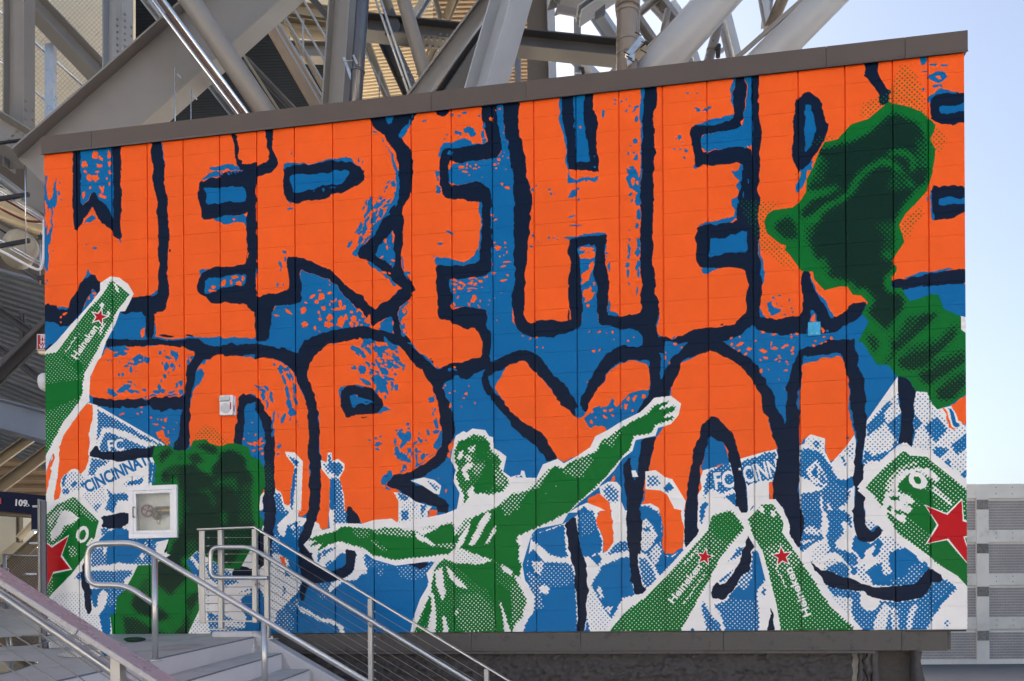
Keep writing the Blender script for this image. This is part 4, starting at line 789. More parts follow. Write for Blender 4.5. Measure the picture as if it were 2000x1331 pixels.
WP: 1876,617 1887,620 1890,655 1876,643
v1 X: 120,270 170,240 215,230 330,215 350,250 440,290 440,240 480,200 500,150 560,125 620,150 660,190 665,240 710,310 700,450 690,520 720,600 720,700 560,880 430,820 330,760 270,830 190,800 200,740 230,680 230,380 160,340 115,340
v.95 X: 330,105 400,80 470,110 485,160 420,145
v.85 X: 100,150 170,110 195,145 110,225
v.9 X: 280,170 340,150 400,200 370,222 320,212
v.9 X: 215,192 240,165 262,180 228,197
v0 X: 405,150 425,190 440,210 422,250 460,297 430,295 398,235 388,180
v.5 X: 450,345 490,310 600,300 620,380 600,430 580,380 500,360 460,372
v.5 X: 360,385 430,375 472,470 450,507 420,420 370,407
v.5 X: 503,530 547,525 542,612 498,617
v.7 X: 640,350 700,340 712,600 610,600 620,480
v.5 X: 225,375 262,375 262,600 228,645
v.5 X: 270,480 302,500 290,542
v.6 X: 280,720 352,710 342,792 270,832
v.75 X: 530,660 700,640 640,800 540,862
v0 X: 160,322 215,308 226,350 222,640 205,640 195,352
v.6 X: 150,262 225,240 225,300 160,310
v1 K: 1060,765 1110,840 1112,905 1050,960 990,1035 900,950 850,890 860,800 990,700 1000,620 1100,600 1090,740
v1 K: 685,1100 720,1000 840,1075 900,1120 1000,1200 900,1235 820,1195 740,1160
v.5 K: 740,1000 760,920 840,870 850,1060
v.85 K: 620,1180 720,1200 850,1280 1000,1290 1110,1230 1205,1050 1205,990 1100,1060 1130,1160 1060,1240 1150,1200 1110,1340 650,1340
v0 K: 1010,1010 1095,945 1110,1100 1070,1190 1000,1150 980,1090
v.15 K: 960,1180 1020,1230 1040,1290 980,1250
v.98 U: 250,260 330,235 430,215 500,170 560,110 600,90 690,130 720,170 745,240 745,330 735,400 690,430 660,470 620,520 590,590 560,640 600,690 590,760 570,800 480,830 400,830 310,810 270,760 240,700 200,640 220,590 290,560 250,540 195,560 190,520 240,470 330,440 250,430 215,430 240,380 270,340 290,300
v1 U: 480,250 560,140 610,130 680,190 700,300 640,450 560,560 540,690 420,780 320,700 280,620 320,560 420,480 500,400 420,330 440,250
v.12 U: 556,278 590,252 640,248 678,268 692,300 686,350 663,350 666,310 652,287 620,275 585,280
v.15 U: 382,455 408,400 428,362 480,320 540,287 592,296 630,328 664,380 695,412 670,424 618,364 580,325 540,317 490,350 452,385 432,424 402,460
v.08 U: 405,452 352,494 312,510 272,550 217,580 186,584 192,558 250,527 300,486 340,466 385,438
v.2 U: 228,430 340,405 362,424 260,447
v.6 U: 228,402 268,300 312,300 282,402
v.5 U: 690,195 748,228 742,335 698,335
v.6 U: 515,582 592,560 602,690 528,722 560,640
v.25 U: 540,703 592,688 592,722 570,742
v.2 U: 250,733 288,722 324,782 300,795
v.6 U: 600,340 660,360 650,430 560,420
v.5 U: 200,590 260,580 230,640 250,700 210,660
v.88 U: 80,570 140,540 167,580 167,642 110,642 73,600
v1 V: 20,-10 230,-10 220,60 240,105 320,110 358,180 235,350 115,235 170,150 95,75 30,75
v.95 V: 380,290 470,240 575,235 520,300 310,485 282,440 340,390
v.6 V: 295,390 370,265 480,245 400,350 310,440
v.88 V: 310,530 420,490 560,440 690,330 690,380 600,480 480,580 400,612 320,592
v.5 V: 330,500 400,440 560,400 690,290 690,330 600,410 450,490
v.88 V: 440,620 560,590 755,510 755,550 640,622 520,702 470,692
v.55 V: 430,605 540,545 755,465 755,510 600,575
v.9 V: 550,730 640,690 755,640 755,700 640,802 570,802
v.55 V: 560,700 640,650 755,590 755,640 640,695
v.75 V: 105,370 180,400 192,450 160,502 110,420
v.88 V: 240,350 292,430 292,520 240,572 222,560 270,500 260,420
FLUSHF
# green dot halos
h.28 30: 715,920 740,800 860,755 950,680 1030,500 1110,510 1200,650 1240,820 1245,925 1100,840 935,798 780,930
h.25 30: 1265,1090 1300,990 1410,1050 1340,1220 1300,1180
h.25 30: 455,1060 540,1040 520,1090 440,1110 250,1180 260,1140 400,1070
h.3 31: 1018,430 1190,260 1220,360 1130,440 1120,520 1055,525
h.25P: 1440,392 1480,390 1530,395 1510,410 1490,430 1497,458 1520,475 1533,480 1540,500 1560,535 1530,520 1505,500 1485,490 1472,460
h.3 02: 1480,850 1520,740 1600,650 1700,690 1790,790 1730,830 1610,770 1510,785
h.25 02: 1100,880 1180,800 1250,760 1400,790 1360,860 1200,830
h.25 12: 65,950 110,940 140,1060 130,1220 60,1200
h.25 31: 200,0 330,0 290,90 205,60
FLUSHH
"""
# ---------------------------------------------------------------- the painted design, laid out on the wall in metres
TW, TH = 2800, 1580                       # paint raster
UMIN, UMAX, VMIN, VMAX = -0.02, 8.96, -0.02, 5.06
PAL = {'B': 0, 'O': 1, 'N': 2, 'W': 3, 'G': 4, 'D': 5, 'R': 6}
OFFY = [0, 333, 666, 998]
SHEET = {'K': (80., 900., 3.915), 'U': (1480., 180., 2.2405), 'V': (1660., 540., 3.3167), 'X': (280., 840., 3.3192), 'Y': (1680., 860., 3.4455)}
def tile_xy(tag, a):
    if tag == 'P': return a
    a = a.copy()
    if tag[-1] == '3': a[a[:, 1] >= 925, 1] += 50          # run past the foot of the wall
    if tag == 'K': a[a[:, 1] >= 1285, 1] += 40
    if tag in SHEET: return a / SHEET[tag][2] + np.array(SHEET[tag][:2])
    return a / 3.997 + np.array([500. * int(tag[0]), OFFY[int(tag[1])]])
def pts(s):
    return np.array([[float(k) for k in q.split(',')] for q in s.split()])
def to_tex(p):                            # reference-photo pixel -> wall metres -> raster
    dx, dy = p[:, 0] - CX, p[:, 1] - CY
    x = (dx * CR - dy * SR) / F; y = -(dx * SR + dy * CR) / F
    t = (WN[0] * WL[0] + WN[1] * WL[1]) / (WN[0] * x + WN[1])
    u = (x * t - WL[0]) * WU[0] + (t - WL[1]) * WU[1]
    v = y * t - ZB
    return np.stack([(u - UMIN) / (UMAX - UMIN) * TW, (VMAX - v) / (VMAX - VMIN) * TH], 1)
def soften(p):                            # round the corners, except where two tracing sheets meet
    q, r, out = np.roll(p, -1, 0), np.roll(p, 1, 0), []
    for a, b, c in zip(p, q, r):
        if min(a) < 8 or a[0] > 1990 or a[1] > 1322: out.append(a)
        else: out += [a * .8 + c * .2, a * .8 + b * .2]
    return np.array(out)
RNG = np.random.default_rng(7)
_NG = [RNG.normal(size=(2, 64, 64)) for _ in range(3)]
def jitter(p, amp):                       # brush wobble: the same noise everywhere on the wall
    out = np.zeros_like(p)
    for g, sc, a in zip(_NG, (34., 15., 7.), (.9, .75, .45)):
        q = p / sc; i = np.floor(q).astype(int); f = q - i; f = f * f * (3 - 2 * f)
        x0, y0 = i[:, 0] % 64, i[:, 1] % 64; x1, y1 = (x0 + 1) % 64, (y0 + 1) % 64
        for k in (0, 1):
            G = g[k]
            out[:, k] += a * ((G[y0, x0] * (1 - f[:, 0]) + G[y0, x1] * f[:, 0]) * (1 - f[:, 1]) + (G[y1, x0] * (1 - f[:, 0]) + G[y1, x1] * f[:, 0]) * f[:, 1])
    return p + out * amp
def dense(p, step):
    out = []
    for a, b in zip(p, np.roll(p, -1, 0)):
        n = max(1, int(np.hypot(*(b - a)) / step))
        out.append(a + (b - a) * (np.arange(n) / n)[:, None])
    return np.concatenate(out)
def fill(p, W=TW, H=TH):                  # even-odd scan fill -> (mask, y0, x0)
    x0, y0 = np.floor(p.min(0)).astype(int); x1, y1 = np.ceil(p.max(0)).astype(int) + 1
    x0, y0, x1, y1 = max(x0, 0), max(y0, 0), min(x1, W), min(y1, H)
    if x1 <= x0 or y1 <= y0: return None
    tog = np.zeros((y1 - y0, x1 - x0 + 1), np.int16)
    for a, b in zip(p, np.roll(p, -1, 0)):
        if a[1] > b[1]: a, b = b, a
        r = np.arange(max(int(np.ceil(a[1])), y0), min(int(np.ceil(b[1])), y1))
        if len(r) == 0: continue
        xs = a[0] + (r - a[1]) / (b[1] - a[1]) * (b[0] - a[0])
        np.add.at(tog, (r - y0, np.clip(np.ceil(xs).astype(int) - x0, 0, x1 - x0)), 1)
    return (np.cumsum(tog, 1)[:, :-1] & 1).astype(bool), y0, x0
def put(arr, p, val):
    r = fill(p)
    if r is not None:
        m, y, x = r; arr[y:y + m.shape[0], x:x + m.shape[1]][m] = val
def blur(a, r):
    for _ in range(2):
        for ax in (0, 1):
            pad = [(0, 0), (0, 0)]; pad[ax] = (r + 1, r)
            c = np.cumsum(np.pad(a, pad, mode='edge'), ax, dtype=np.float32)
            n = a.shape[ax]
            a = (np.take(c, np.arange(2 * r + 1, 2 * r + 1 + n), ax) - np.take(c, np.arange(0, n), ax)) / (2 * r + 1)
    return a
def spot(pitch, seed):
    px = (UMAX - UMIN) / TW
    u = (np.arange(TW, dtype=np.float32) * px)[None, :]; v = (np.arange(TH, dtype=np.float32) * px)[:, None]
    k = 2 * math.pi / pitch; a = math.radians(45 + seed); c, s = math.cos(a), math.sin(a)
    sp = .5 + .25 * (np.cos(k * (u * c + v * s)) + np.cos(k * (-u * s + v * c)))
    return np.clip(sp, .02, .985)
def rough(p, amp=2.4):
    return jitter(dense(to_tex(p), 4.), amp)
def ellipse(c, rx, ry, ang, n=14, wob=.16):
    t = np.arange(n) / n * 2 * math.pi
    r = 1 + RNG.normal(size=n) * wob
    q = np.stack([np.cos(t) * rx * r, np.sin(t) * ry * r], 1); a = math.radians(ang)
    return np.stack([q[:, 0] * math.cos(a) - q[:, 1] * math.sin(a), q[:, 0] * math.sin(a) + q[:, 1] * math.cos(a)], 1) + c
def inside(p, q):
    a, b = q, np.roll(q, -1, 0); c = False
    for (x1, y1), (x2, y2) in zip(a, b):
        if (y1 > p[1]) != (y2 > p[1]) and p[0] < x1 + (p[1] - y1) / (y2 - y1) * (x2 - x1): c = not c
    return c
def glyphs(text, weight):                 # outlines of the lettering as triangles in a unit box
    cu = bpy.data.curves.new('lettering', 'FONT'); cu.body = text; cu.offset = weight; cu.resolution_u = 3
    ob = bpy.data.objects.new('lettering', cu); C.objects.link(ob)
    me = bpy.data.meshes.new_from_object(ob.evaluated_get(bpy.context.evaluated_depsgraph_get()))
    v = np.array([w.co[:2] for w in me.vertices]); me.calc_loop_triangles()
    tri = [tuple(t.vertices) for t in me.loop_triangles]
    bpy.data.objects.remove(ob); bpy.data.curves.remove(cu); bpy.data.meshes.remove(me)
    v = (v - v.min(0)) / (v.max(0) - v.min(0))
    return v, tri
def letter(idx, col, text, p0, p1, h, weight=.02, lean=0.):   # baseline p0 -> p1 in photo pixels, letters standing to its left
    v, tri = glyphs(text, weight)
    p0, p1 = np.array(p0, float), np.array(p1, float); d = p1 - p0; n = np.array([d[1], -d[0]]) / np.hypot(*d)
    q = to_tex(p0 + v[:, :1] * d + v[:, 1:] * (n * h + d / np.hypot(*d) * lean))
    for t in tri: put(idx, q[list(t)], PAL[col])
def scribble(idx, col, p0, p1, h):         # the row of wavy dashes beside the big word, too small to be letters
    p0, p1 = np.array(p0, float), np.array(p1, float); d = p1 - p0; L = np.hypot(*d); d /= L; n = np.array([d[1], -d[0]]); s = 0.
    while s < L - 3:
        w = min(4 + RNG.random() * 7, L - s); k = RNG.random(4) * h * .5
        put(idx, to_tex(np.array([p0 + d * s + n * k[0], p0 + d * (s + w * .5) + n * (k[1] + h * .3), p0 + d * (s + w) + n * k[2], p0 + d * (s + w) + n * (k[2] + h * .4), p0 + d * (s + w * .5) + n * (k[1] + h * .65), p0 + d * s + n * (k[0] + h * .4)])), PAL[col])
        s += w + 1.5 + RNG.random() * 2
def star(idx, cx, cy, r, rot, halo):
    for rr, col in ((r * halo, 'W'), (r, 'R')):
        a = np.radians(rot + np.arange(10) * 36.); k = np.where(np.arange(10) % 2 == 0, rr, rr * .42)
        put(idx, to_tex(np.stack([cx + np.cos(a) * k, cy + np.sin(a) * k], 1)), PAL[col])
def paint():
    idx = np.zeros((TH, TW), np.uint8)
    for ln in ROUGH.strip().split('\n'):
        h, s = ln.split(':'); p = pts(s)
        if h[1] != 'P':
            if h[2] == '0':                                # run up behind the coping
                q = tile_xy(h[1:], p); p[q[:, 1] < 303 - (q[:, 0] - 88) * .1111 + 11, 1] -= 110
            p = soften(p)
        put(idx, rough(tile_xy(h[1:], p)), PAL[h[0]])
    for ln in REG.strip().split('\n'):
        h, s = ln.split(':'); h = h.split(',')
        poly = pts(s); lo, hi = poly.min(0), poly.max(0); n = 0
        while n < int(h[1]):
            c = lo + RNG.random(2) * (hi - lo)
            if not inside(c, poly): continue
            r = float(h[2]) + RNG.random() ** 1.6 * (float(h[3]) - float(h[2])); asp = float(h[5]) * (.7 + .6 * RNG.random())
            e = ellipse(c, r * asp, r, float(h[4]) + RNG.normal() * 16); n += 1
            put(idx, rough(tile_xy(h[0][1:], e), 1.6), PAL[h[0][0]])
    for ln in ELL.strip().split('\n'):
        h, s = ln.split(':')
        for e in s.split():
            k = [float(x) for x in e.split(',')]
            put(idx, rough(tile_xy(h[1:], ellipse(k[:2], k[2], k[3], k[4] if len(k) > 4 else 0)), 1.7), PAL[h[0]])
    z = lambda t: np.zeros((TH, TW), t)
    mask, tone = {k: z(bool) for k in 'cgfh'}, {k: z(np.float32) for k in 'cgfh'}
    late = []
    kind = {'t': 'c', 'u': 'g', 'v': 'f', 'h': 'h'}
    for ln in CLEAN.strip().split('\n'):
        if ln.startswith('#') or not ln.strip(): continue
        if ln.startswith('FLUSH'):
            k = ln[5].lower()
            on, off = {'c': 'BW', 'g': 'GW', 'f': 'DG', 'h': 'G?'}[k]
            T = blur(tone[k], {'c': 2, 'g': 2, 'f': 6, 'h': 12}[k])
            if k in 'cg': T = np.where(T > .5, .5 + (T - .5) * 1.2, T)
            T = T > spot({'c': .0295, 'g': .0285, 'f': .0300, 'h': .0300}[k], {'c': 3, 'g': -4, 'f': 2, 'h': 2}[k])
            M = mask[k]
            idx[M & T] = PAL[on]
            if off != '?': idx[M & ~T] = PAL[off]
            for q, c in late: put(idx, q, c)
            late = []
            if k == 'c':
                letter(idx, 'W', 'FC', (212, 884), (243, 880), 24, .03)
                letter(idx, 'B', 'CINCINNATI', (171, 964), (296, 905), 25, .035)
                letter(idx, 'W', 'FC', (1397, 957), (1434, 952), 34, .03)
                letter(idx, 'W', 'ICINN', (1450, 947), (1523, 928), 34, .03)
            if k == 'g':
                letter(idx, 'W', 'Heineken', (150, 703), (193, 641), 15, .03)
                letter(idx, 'W', 'Heineken', (1315, 1180), (1372, 1108), 15, .03)
                letter(idx, 'W', 'Heineken', (1585, 1200), (1546, 1107), 17, .03)
                scribble(idx, 'W', (131, 690), (157, 653), 6)
                scribble(idx, 'W', (1337, 1182), (1382, 1122), 7)
                scribble(idx, 'W', (1340, 1105), (1375, 1062), 8)
                scribble(idx, 'W', (1512, 1110), (1533, 1150), 7)
                star(idx, 194, 619, 14, -75, 1.45); star(idx, 1376, 1088, 15, -80, 1.3); star(idx, 1527, 1087, 18, -97, 1.3)
                r = ellipse(np.array([161., 1044.]), 12, 17, 15, 24, .03); put(idx, to_tex(r), PAL['W'])
                r = ellipse(np.array([161., 1045.]), 6, 10, 15, 20, .05); put(idx, to_tex(r), PAL['G'])
                r = ellipse(np.array([1792.5, 938.5]), 20, 15, 35, 24, .03); put(idx, to_tex(r), PAL['W'])
                r = ellipse(np.array([1791.5, 938.]), 6, 9, -35, 20, .06); put(idx, to_tex(r), PAL['G'])
                big = pts('1808,988 1850,1006 1878,977 1880,1018 1896,1023 1896,1046 1881,1048 1896,1092 1896,1108 1852,1052 1811,1061 1833,1026')
                left = pts('84,1056 101,1070 133,1048 118,1087 137,1111 104,1117 90,1150 84,1150')
                for b in (big, left):
                    c = b.mean(0); q = b + (b - c) / np.hypot(*(b - c).T)[:, None] * 4.2
                    put(idx, to_tex(q), PAL['W']); put(idx, to_tex(b), PAL['R'])
            if k == 'f': mask['h'] &= ~mask['f']
            continue
        h, s = ln.split(':'); p = pts(s); c = h[0]
        if c in mask and c != 'h':
            put(mask[c], dense(to_tex(tile_xy(h[1:].strip(), p)), 6.), True)
        elif c in kind:
            body = h[1:].strip()
            if ' ' in body: val, tg = body.split()
            else: val, tg = body[:-1], body[-1]
            q = dense(to_tex(tile_xy(tg, p)), 5.)
            q = jitter(q, 1.2)
            put(tone[kind[c]], q, float(val))
            if c == 'h': put(mask['h'], q, True)
        elif c == 'w': put(idx, to_tex(tile_xy(h[1:], p)), PAL['W'])
        elif c == 'b':
            w = float(h[2:]); q = p
            for a, b in zip(q, np.roll(q, -1, 0)):
                d = (b - a) / max(1e-6, np.hypot(*(b - a))); n = np.array([-d[1], d[0]]) * w; d = d * w * .6
                put(idx, to_tex(np.array([a - d + n, b + d + n, b + d - n, a - d - n])), PAL['W'])
        else:
            q = rough(tile_xy(h[1:], p if h[1] == 'P' else soften(p))) if c in 'NOB' else to_tex(tile_xy(h[1:], p))
            if CLEAN.index(ln) < CLEAN.index('FLUSHC'): late.append((q, PAL[c]))
            else: put(idx, q, PAL[c])
    r = int((VMAX - .012) / (VMAX - VMIN) * TH); idx[r:] = idx[r]
    return idx
# ---------------------------------------------------------------- materials of the place
STEEL = mat('grey_steel_paint', lin((134, 130, 126)), .38, 0, .06, 2.5, .12, 40, stain=(lin((118, 112, 104)), 1.6, .60, .35))
STEEL2 = mat('pale_steel_paint', lin((160, 164, 170)), .34, 0, .05, 2.5, .1, 40, stain=(lin((140, 136, 130)), 1.4, .62, .3))
STEEL3 = mat('dark_steel_paint', lin((81, 81, 83)), .45, 0, .08, 2.5, .12, 40)
TAN = mat('tan_steel_paint', lin((150, 136, 112)), .5, 0, .1, 2.5, .1, 40)
CREAM = mat('cream_cladding', (.92, .80, .58), .6, 0, .06, 1.2)
TANDECK = mat('tan_metal_deck', (.80, .69, .50), .5, 0, .1, 1.5)
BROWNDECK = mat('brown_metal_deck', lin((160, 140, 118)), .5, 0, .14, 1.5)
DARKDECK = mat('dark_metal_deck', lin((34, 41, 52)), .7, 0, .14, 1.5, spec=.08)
SLATE = mat('slate_metal_deck', lin((120, 126, 134)), .45, 0, .15, 1.5)
GALV = mat('galvanised_steel', (.52, .53, .54), .32, .85, .12, 9.)
CHROME = mat('bright_conduit', (.72, .72, .72), .2, 1., .08, 6.)
DRAIN = mat('dark_glossy_drain_pipe', lin((70, 73, 84)), .22, .2, .1, 5., coat=.3)
BROWNPIPE = mat('brown_grey_drain_pipe', lin((122, 112, 102)), .3, 0, .08, 5., coat=.2)
COPING = mat('bronze_metal_coping', lin((97, 83, 72)), .36, .25, .05, 2., .04, 30)
CONC = mat('landing_concrete', lin((166, 164, 158)), .62, 0, .16, 1.8, .25, 90, stain=(lin((104, 103, 101)), .9, .52, .55))
RISER = mat('lilac_grey_riser_paint', (.68, .65, .67), .5, 0, .05, 3., .08, 60, stain=(lin((140, 136, 134)), 4., .66, .5))
CURB = mat('grey_curb_paint', (.50, .48, .49), .55, 0, .06, 3., .08, 60, stain=((.36, .34, .33), 3., .6, .5))
TREAD = mat('tread_concrete', (.44, .44, .42), .8, 0, .14, 8., .4, 120, stain=(lin((126, 128, 126)), 6., .58, .5))
RAIL = mat('satin_aluminium_rail', (.50, .50, .51), .34, .75, .07, 12., .04, 300)
POSTM = mat('grey_painted_post', lin((176, 174, 172)), .38, .25, .05, 6.)
CABLE = mat('steel_cable', (.30, .28, .26), .35, .9, .1, 30.)
CAPM = mat('wet_lilac_cap', lin((160, 157, 161)), .28, .15, .06, 7., .15, 220, stain=(lin((140, 118, 124)), 60., .66, .5))
BASE = mat('grey_foundation_paint', lin((76, 72, 70)), .6, 0, .08, 3., .3, 60, stain=(lin((52, 52, 54)), 9., .55, .8))
STUCCO = mat('dark_sprayed_coating', lin((70, 67, 67)), .75, 0, .15, 12., 1., 28., stain=(lin((60, 58, 60)), 14., .55, .5))
WHITEP = mat('white_enamel', lin((232, 230, 234)), .3, 0, .03, 5.)
ASPH = mat('asphalt', (.062, .070, .082), .85, 0, .22, .6, .5, 40, stain=((.11, .10, .095), 1.5, .60, .5))
BCONC = mat('facade_concrete', (.66, .62, .56), .85, 0, .12, .35, .15, 8, stain=((.5, .46, .41), .5, .52, .6))
BBRICK = mat('grey_concrete_brick', (.29, .265, .26), .85, 0, .12, .8)
BMORT = mat('pale_mortar', (.66, .63, .58), .9, 0, .08, .8)
NAVYM = mat('navy_sign', lin((16, 26, 54)), .6, 0, .05, spec=.15)
REDM = mat('red_sign', lin((172, 22, 38)), .35, 0, .04)
SIGNW = mat('white_sign_lettering', lin((225, 225, 230)), .5, 0, .02)
BLACK = mat('dark_metal', lin((40, 40, 44)), .45, .3, .1)
# ---------------------------------------------------------------- ground
mb = MB(); mb.quad(Vector((-900, -300, GROUND)), Vector((900, -300, GROUND)), Vector((900, 1500, GROUND)), Vector((-900, 1500, GROUND)))
mb.build('ground', ASPH, kind='structure')
# landing and concourse: one slab falling slightly towards the street
P1 = fplane(496.7, 1244); ND = Vector((.0931682, 1., .07648988)); A0 = P1 - ND * (P1.y - 4.25)
def fl(x, y): return Vector((x, y, fz(x, y)))
wy = lambda x: WL[1] + (x - WL[0]) * WU[1] / WU[0]
pl = [A0 - U3 * .05, P1 - U3 * .05, fl(-2.40, wy(-2.40) + .12), fl(3.2, wy(3.2) + .12), fl(3.2, 46), fl(-40, 46), fl(-40, 4.25)]
mb = MB(); n = len(pl); low = [Vector((p.x, p.y, GROUND - .2)) for p in pl]
mb.poly(pl); [mb.quad(pl[k], pl[(k + 1) % n], low[(k + 1) % n], low[k]) for k in range(n)]
mb.build('landing_floor', CONC, kind='structure')
mb = MB(); Q = [(-7.6, 14.5), (3., 14.5), (3., 45.5), (-12, 45.5), (-12, 24)]; mb.poly([Vector((x, y, fz(x, y) + .006)) for x, y in Q])
mb.build('bounce_floor', mat('pale_bounce_floor', (.62, .56, .46), .7, 0, .1, .5), kind='structure')  # pale sheet added out of view to bounce sun up onto the decks
# puddles left on the landing
PUD = bpy.data.materials.new('puddle_water'); PUD.use_nodes = True
pb = PUD.node_tree.nodes['Principled BSDF']; pb.inputs['Base Color'].default_value = (.05, .048, .043, 1); pb.inputs['Roughness'].default_value = .03; pb.inputs['IOR'].default_value = 1.33
pn = PUD.node_tree.nodes.new('ShaderNodeTexNoise'); pn.inputs['Scale'].default_value = 3.; pbm = PUD.node_tree.nodes.new('ShaderNodeBump'); pbm.inputs['Strength'].default_value = .02
PUD.node_tree.links.new(pn.outputs[0], pbm.inputs['Height']); PUD.node_tree.links.new(pbm.outputs[0], pb.inputs['Normal'])
for sh, lab in (("-60,1252 -10,1247 30,1244 70,1244 89,1247 92,1256 60,1261 20,1263 -30,1266 -70,1262", "dark puddle by the foot of the dark post left of the mural"),
                ("68,1264 90,1256 130,1250 170,1246 200,1245 204,1252 190,1258 160,1262 120,1267 85,1268", "long puddle mirroring dots at the bottom of the mural"),
                ("108,1280 125,1274 160,1271 200,1271 216,1274 215,1281 190,1284 150,1286 120,1285", "thin oval puddle nearer the handrail than the long one"),
                ("-50,1296 0,1293 30,1292 60,1293 79,1295 60,1300 45,1306 25,1312 0,1318 -50,1322", "puddle reflecting cream light at the lower left corner"),
                ("240,1247 262,1245 280,1246 287,1250 276,1254 255,1256 243,1253", "small green tinted puddle below the painted green fist")):
    P = [Vector([float(k) for k in q.split(',')]) for q in sh.split()]; Q = []
    for _ in range(2):
        Q = []
        for a, b in zip(P, P[1:] + P[:1]): Q += [a * .75 + b * .25, a * .25 + b * .75]
        P = Q
    mb = MB(); mb.poly([fplane(q.x, q.y) + FN * .004 for q in Q])
    o = mb.build('puddle', PUD, label=lab, category='puddle', group='puddles on the landing')
# ---------------------------------------------------------------- the painted block wall
wall = thing('mural_wall', 'long block wall painted with a huge orange and blue lettered mural', 'wall', W0, WROT, local=True)
idx = paint()
pal = np.array([[0, 104, 165], [248, 97, 32], [4, 24, 50], [234, 231, 229], [0, 108, 40], [3, 42, 30], [188, 18, 28]]) / 255.
img = bpy.data.images.new('mural_paint', TW, TH)
px = np.ones((TH, TW, 4), np.float32); px[..., :3] = pal[idx][::-1]
img.pixels.foreach_set(px.ravel()); img.update(); img.pack()
MUR = bpy.data.materials.new('mural_paint'); MUR.use_nodes = True; t = MUR.node_tree; N = t.nodes; L = t.links.new
b = N['Principled BSDF']; tc = N.new('ShaderNodeTexCoord'); tc.object = wall
mp = N.new('ShaderNodeMapping'); mp.inputs['Scale'].default_value = (1 / (UMAX - UMIN), 1, 1 / (VMAX - VMIN)); mp.inputs['Location'].default_value = (-UMIN / (UMAX - UMIN), 0, -VMIN / (VMAX - VMIN))
sx = N.new('ShaderNodeSeparateXYZ'); cx = N.new('ShaderNodeCombineXYZ'); ti = N.new('ShaderNodeTexImage'); ti.image = img; ti.extension = 'EXTEND'
L(tc.outputs['Object'], mp.inputs[0]); L(mp.outputs[0], sx.inputs[0]); L(sx.outputs[0], cx.inputs[0]); L(sx.outputs[2], cx.inputs[1]); L(cx.outputs[0], ti.inputs[0])
no = N.new('ShaderNodeTexNoise'); no.inputs['Scale'].default_value = 2.2; no.inputs['Detail'].default_value = 8; no.inputs['Roughness'].default_value = .65; L(tc.outputs['Object'], no.inputs['Vector'])
mr = N.new('ShaderNodeMapRange'); mr.inputs['From Min'].default_value = .3; mr.inputs['From Max'].default_value = .7; mr.inputs['To Min'].default_value = .94; mr.inputs['To Max'].default_value = 1.05; L(no.outputs[0], mr.inputs[0])
oi = N.new('ShaderNodeObjectInfo'); ro = N.new('ShaderNodeMapRange'); ro.inputs['To Min'].default_value = .975; ro.inputs['To Max'].default_value = 1.02; L(oi.outputs['Random'], ro.inputs[0])
mm = N.new('ShaderNodeMath'); mm.operation = 'MULTIPLY'; L(mr.outputs[0], mm.inputs[0]); L(ro.outputs[0], mm.inputs[1])
mx = N.new('ShaderNodeMix'); mx.data_type = 'RGBA'; mx.blend_type = 'MULTIPLY'; mx.inputs[0].default_value = 1; L(ti.outputs[0], mx.inputs[6]); L(mm.outputs[0], mx.inputs[7]); L(mx.outputs[2], b.inputs['Base Color'])
b.inputs['Roughness'].default_value = .4; b.inputs['Specular IOR Level'].default_value = .13
n2 = N.new('ShaderNodeTexNoise'); n2.inputs['Scale'].default_value = 55.; n2.inputs['Detail'].default_value = 6; L(tc.outputs['Object'], n2.inputs['Vector'])
n3 = N.new('ShaderNodeTexVoronoi'); n3.inputs['Scale'].default_value = 34.; L(tc.outputs['Object'], n3.inputs['Vector'])
pit = N.new('ShaderNodeMapRange'); pit.inputs['From Min'].default_value = 0.; pit.inputs['From Max'].default_value = .12; L(n3.outputs['Distance'], pit.inputs[0])
ad = N.new('ShaderNodeMath'); ad.operation = 'MULTIPLY_ADD'; ad.inputs[1].default_value = .35; L(pit.outputs[0], ad.inputs[0]); L(n2.outputs[0], ad.inputs[2])
bp = N.new('ShaderNodeBump'); bp.inputs['Strength'].default_value = .30; bp.inputs['Distance'].default_value = .006; L(ad.outputs[0], bp.inputs['Height']); L(bp.outputs[0], b.inputs['Normal'])
rr = N.new('ShaderNodeMapRange'); rr.inputs['From Min'].default_value = .3; rr.inputs['From Max'].default_value = .7; rr.inputs['To Min'].default_value = .34; rr.inputs['To Max'].default_value = .5; L(no.outputs[0], rr.inputs[0]); L(rr.outputs[0], b.inputs['Roughness'])
# opening of the valve cabinet
cu0, cv1 = wall_uv(258, 955); cu1, cv0 = wall_uv(338, 1043)
def cut(r, h):
    u0, u1, v0, v1 = r; a0, a1, b0, b1 = h
    if u1 <= a0 or u0 >= a1 or v1 <= b0 or v0 >= b1: return [r]
    out = []
    if u0 < a0: out.append((u0, a0, v0, v1))
    if u1 > a1: out.append((a1, u1, v0, v1))
    m0, m1 = max(u0, a0), min(u1, a1)
    if v0 < b0: out.append((m0, m1, v0, b0))
    if v1 > b1: out.append((m0, m1, b1, v1))
    return out
us = [0.] + [.385 + .3978 * j for j in range(21)] + [8.632, WLEN]
vs = [.2012 * k for k in range(25)] + [WTOP]
rects = []
for a, b_ in zip(us, us[1:]):
    for c, d in zip(vs, vs[1:]): rects += cut((a, b_, c, d), (cu0, cu1, cv0, cv1))
GU, GV, BV, BH, BD = .0062, .0006, .0025, .0009, .05       # half joints, arris, block depth
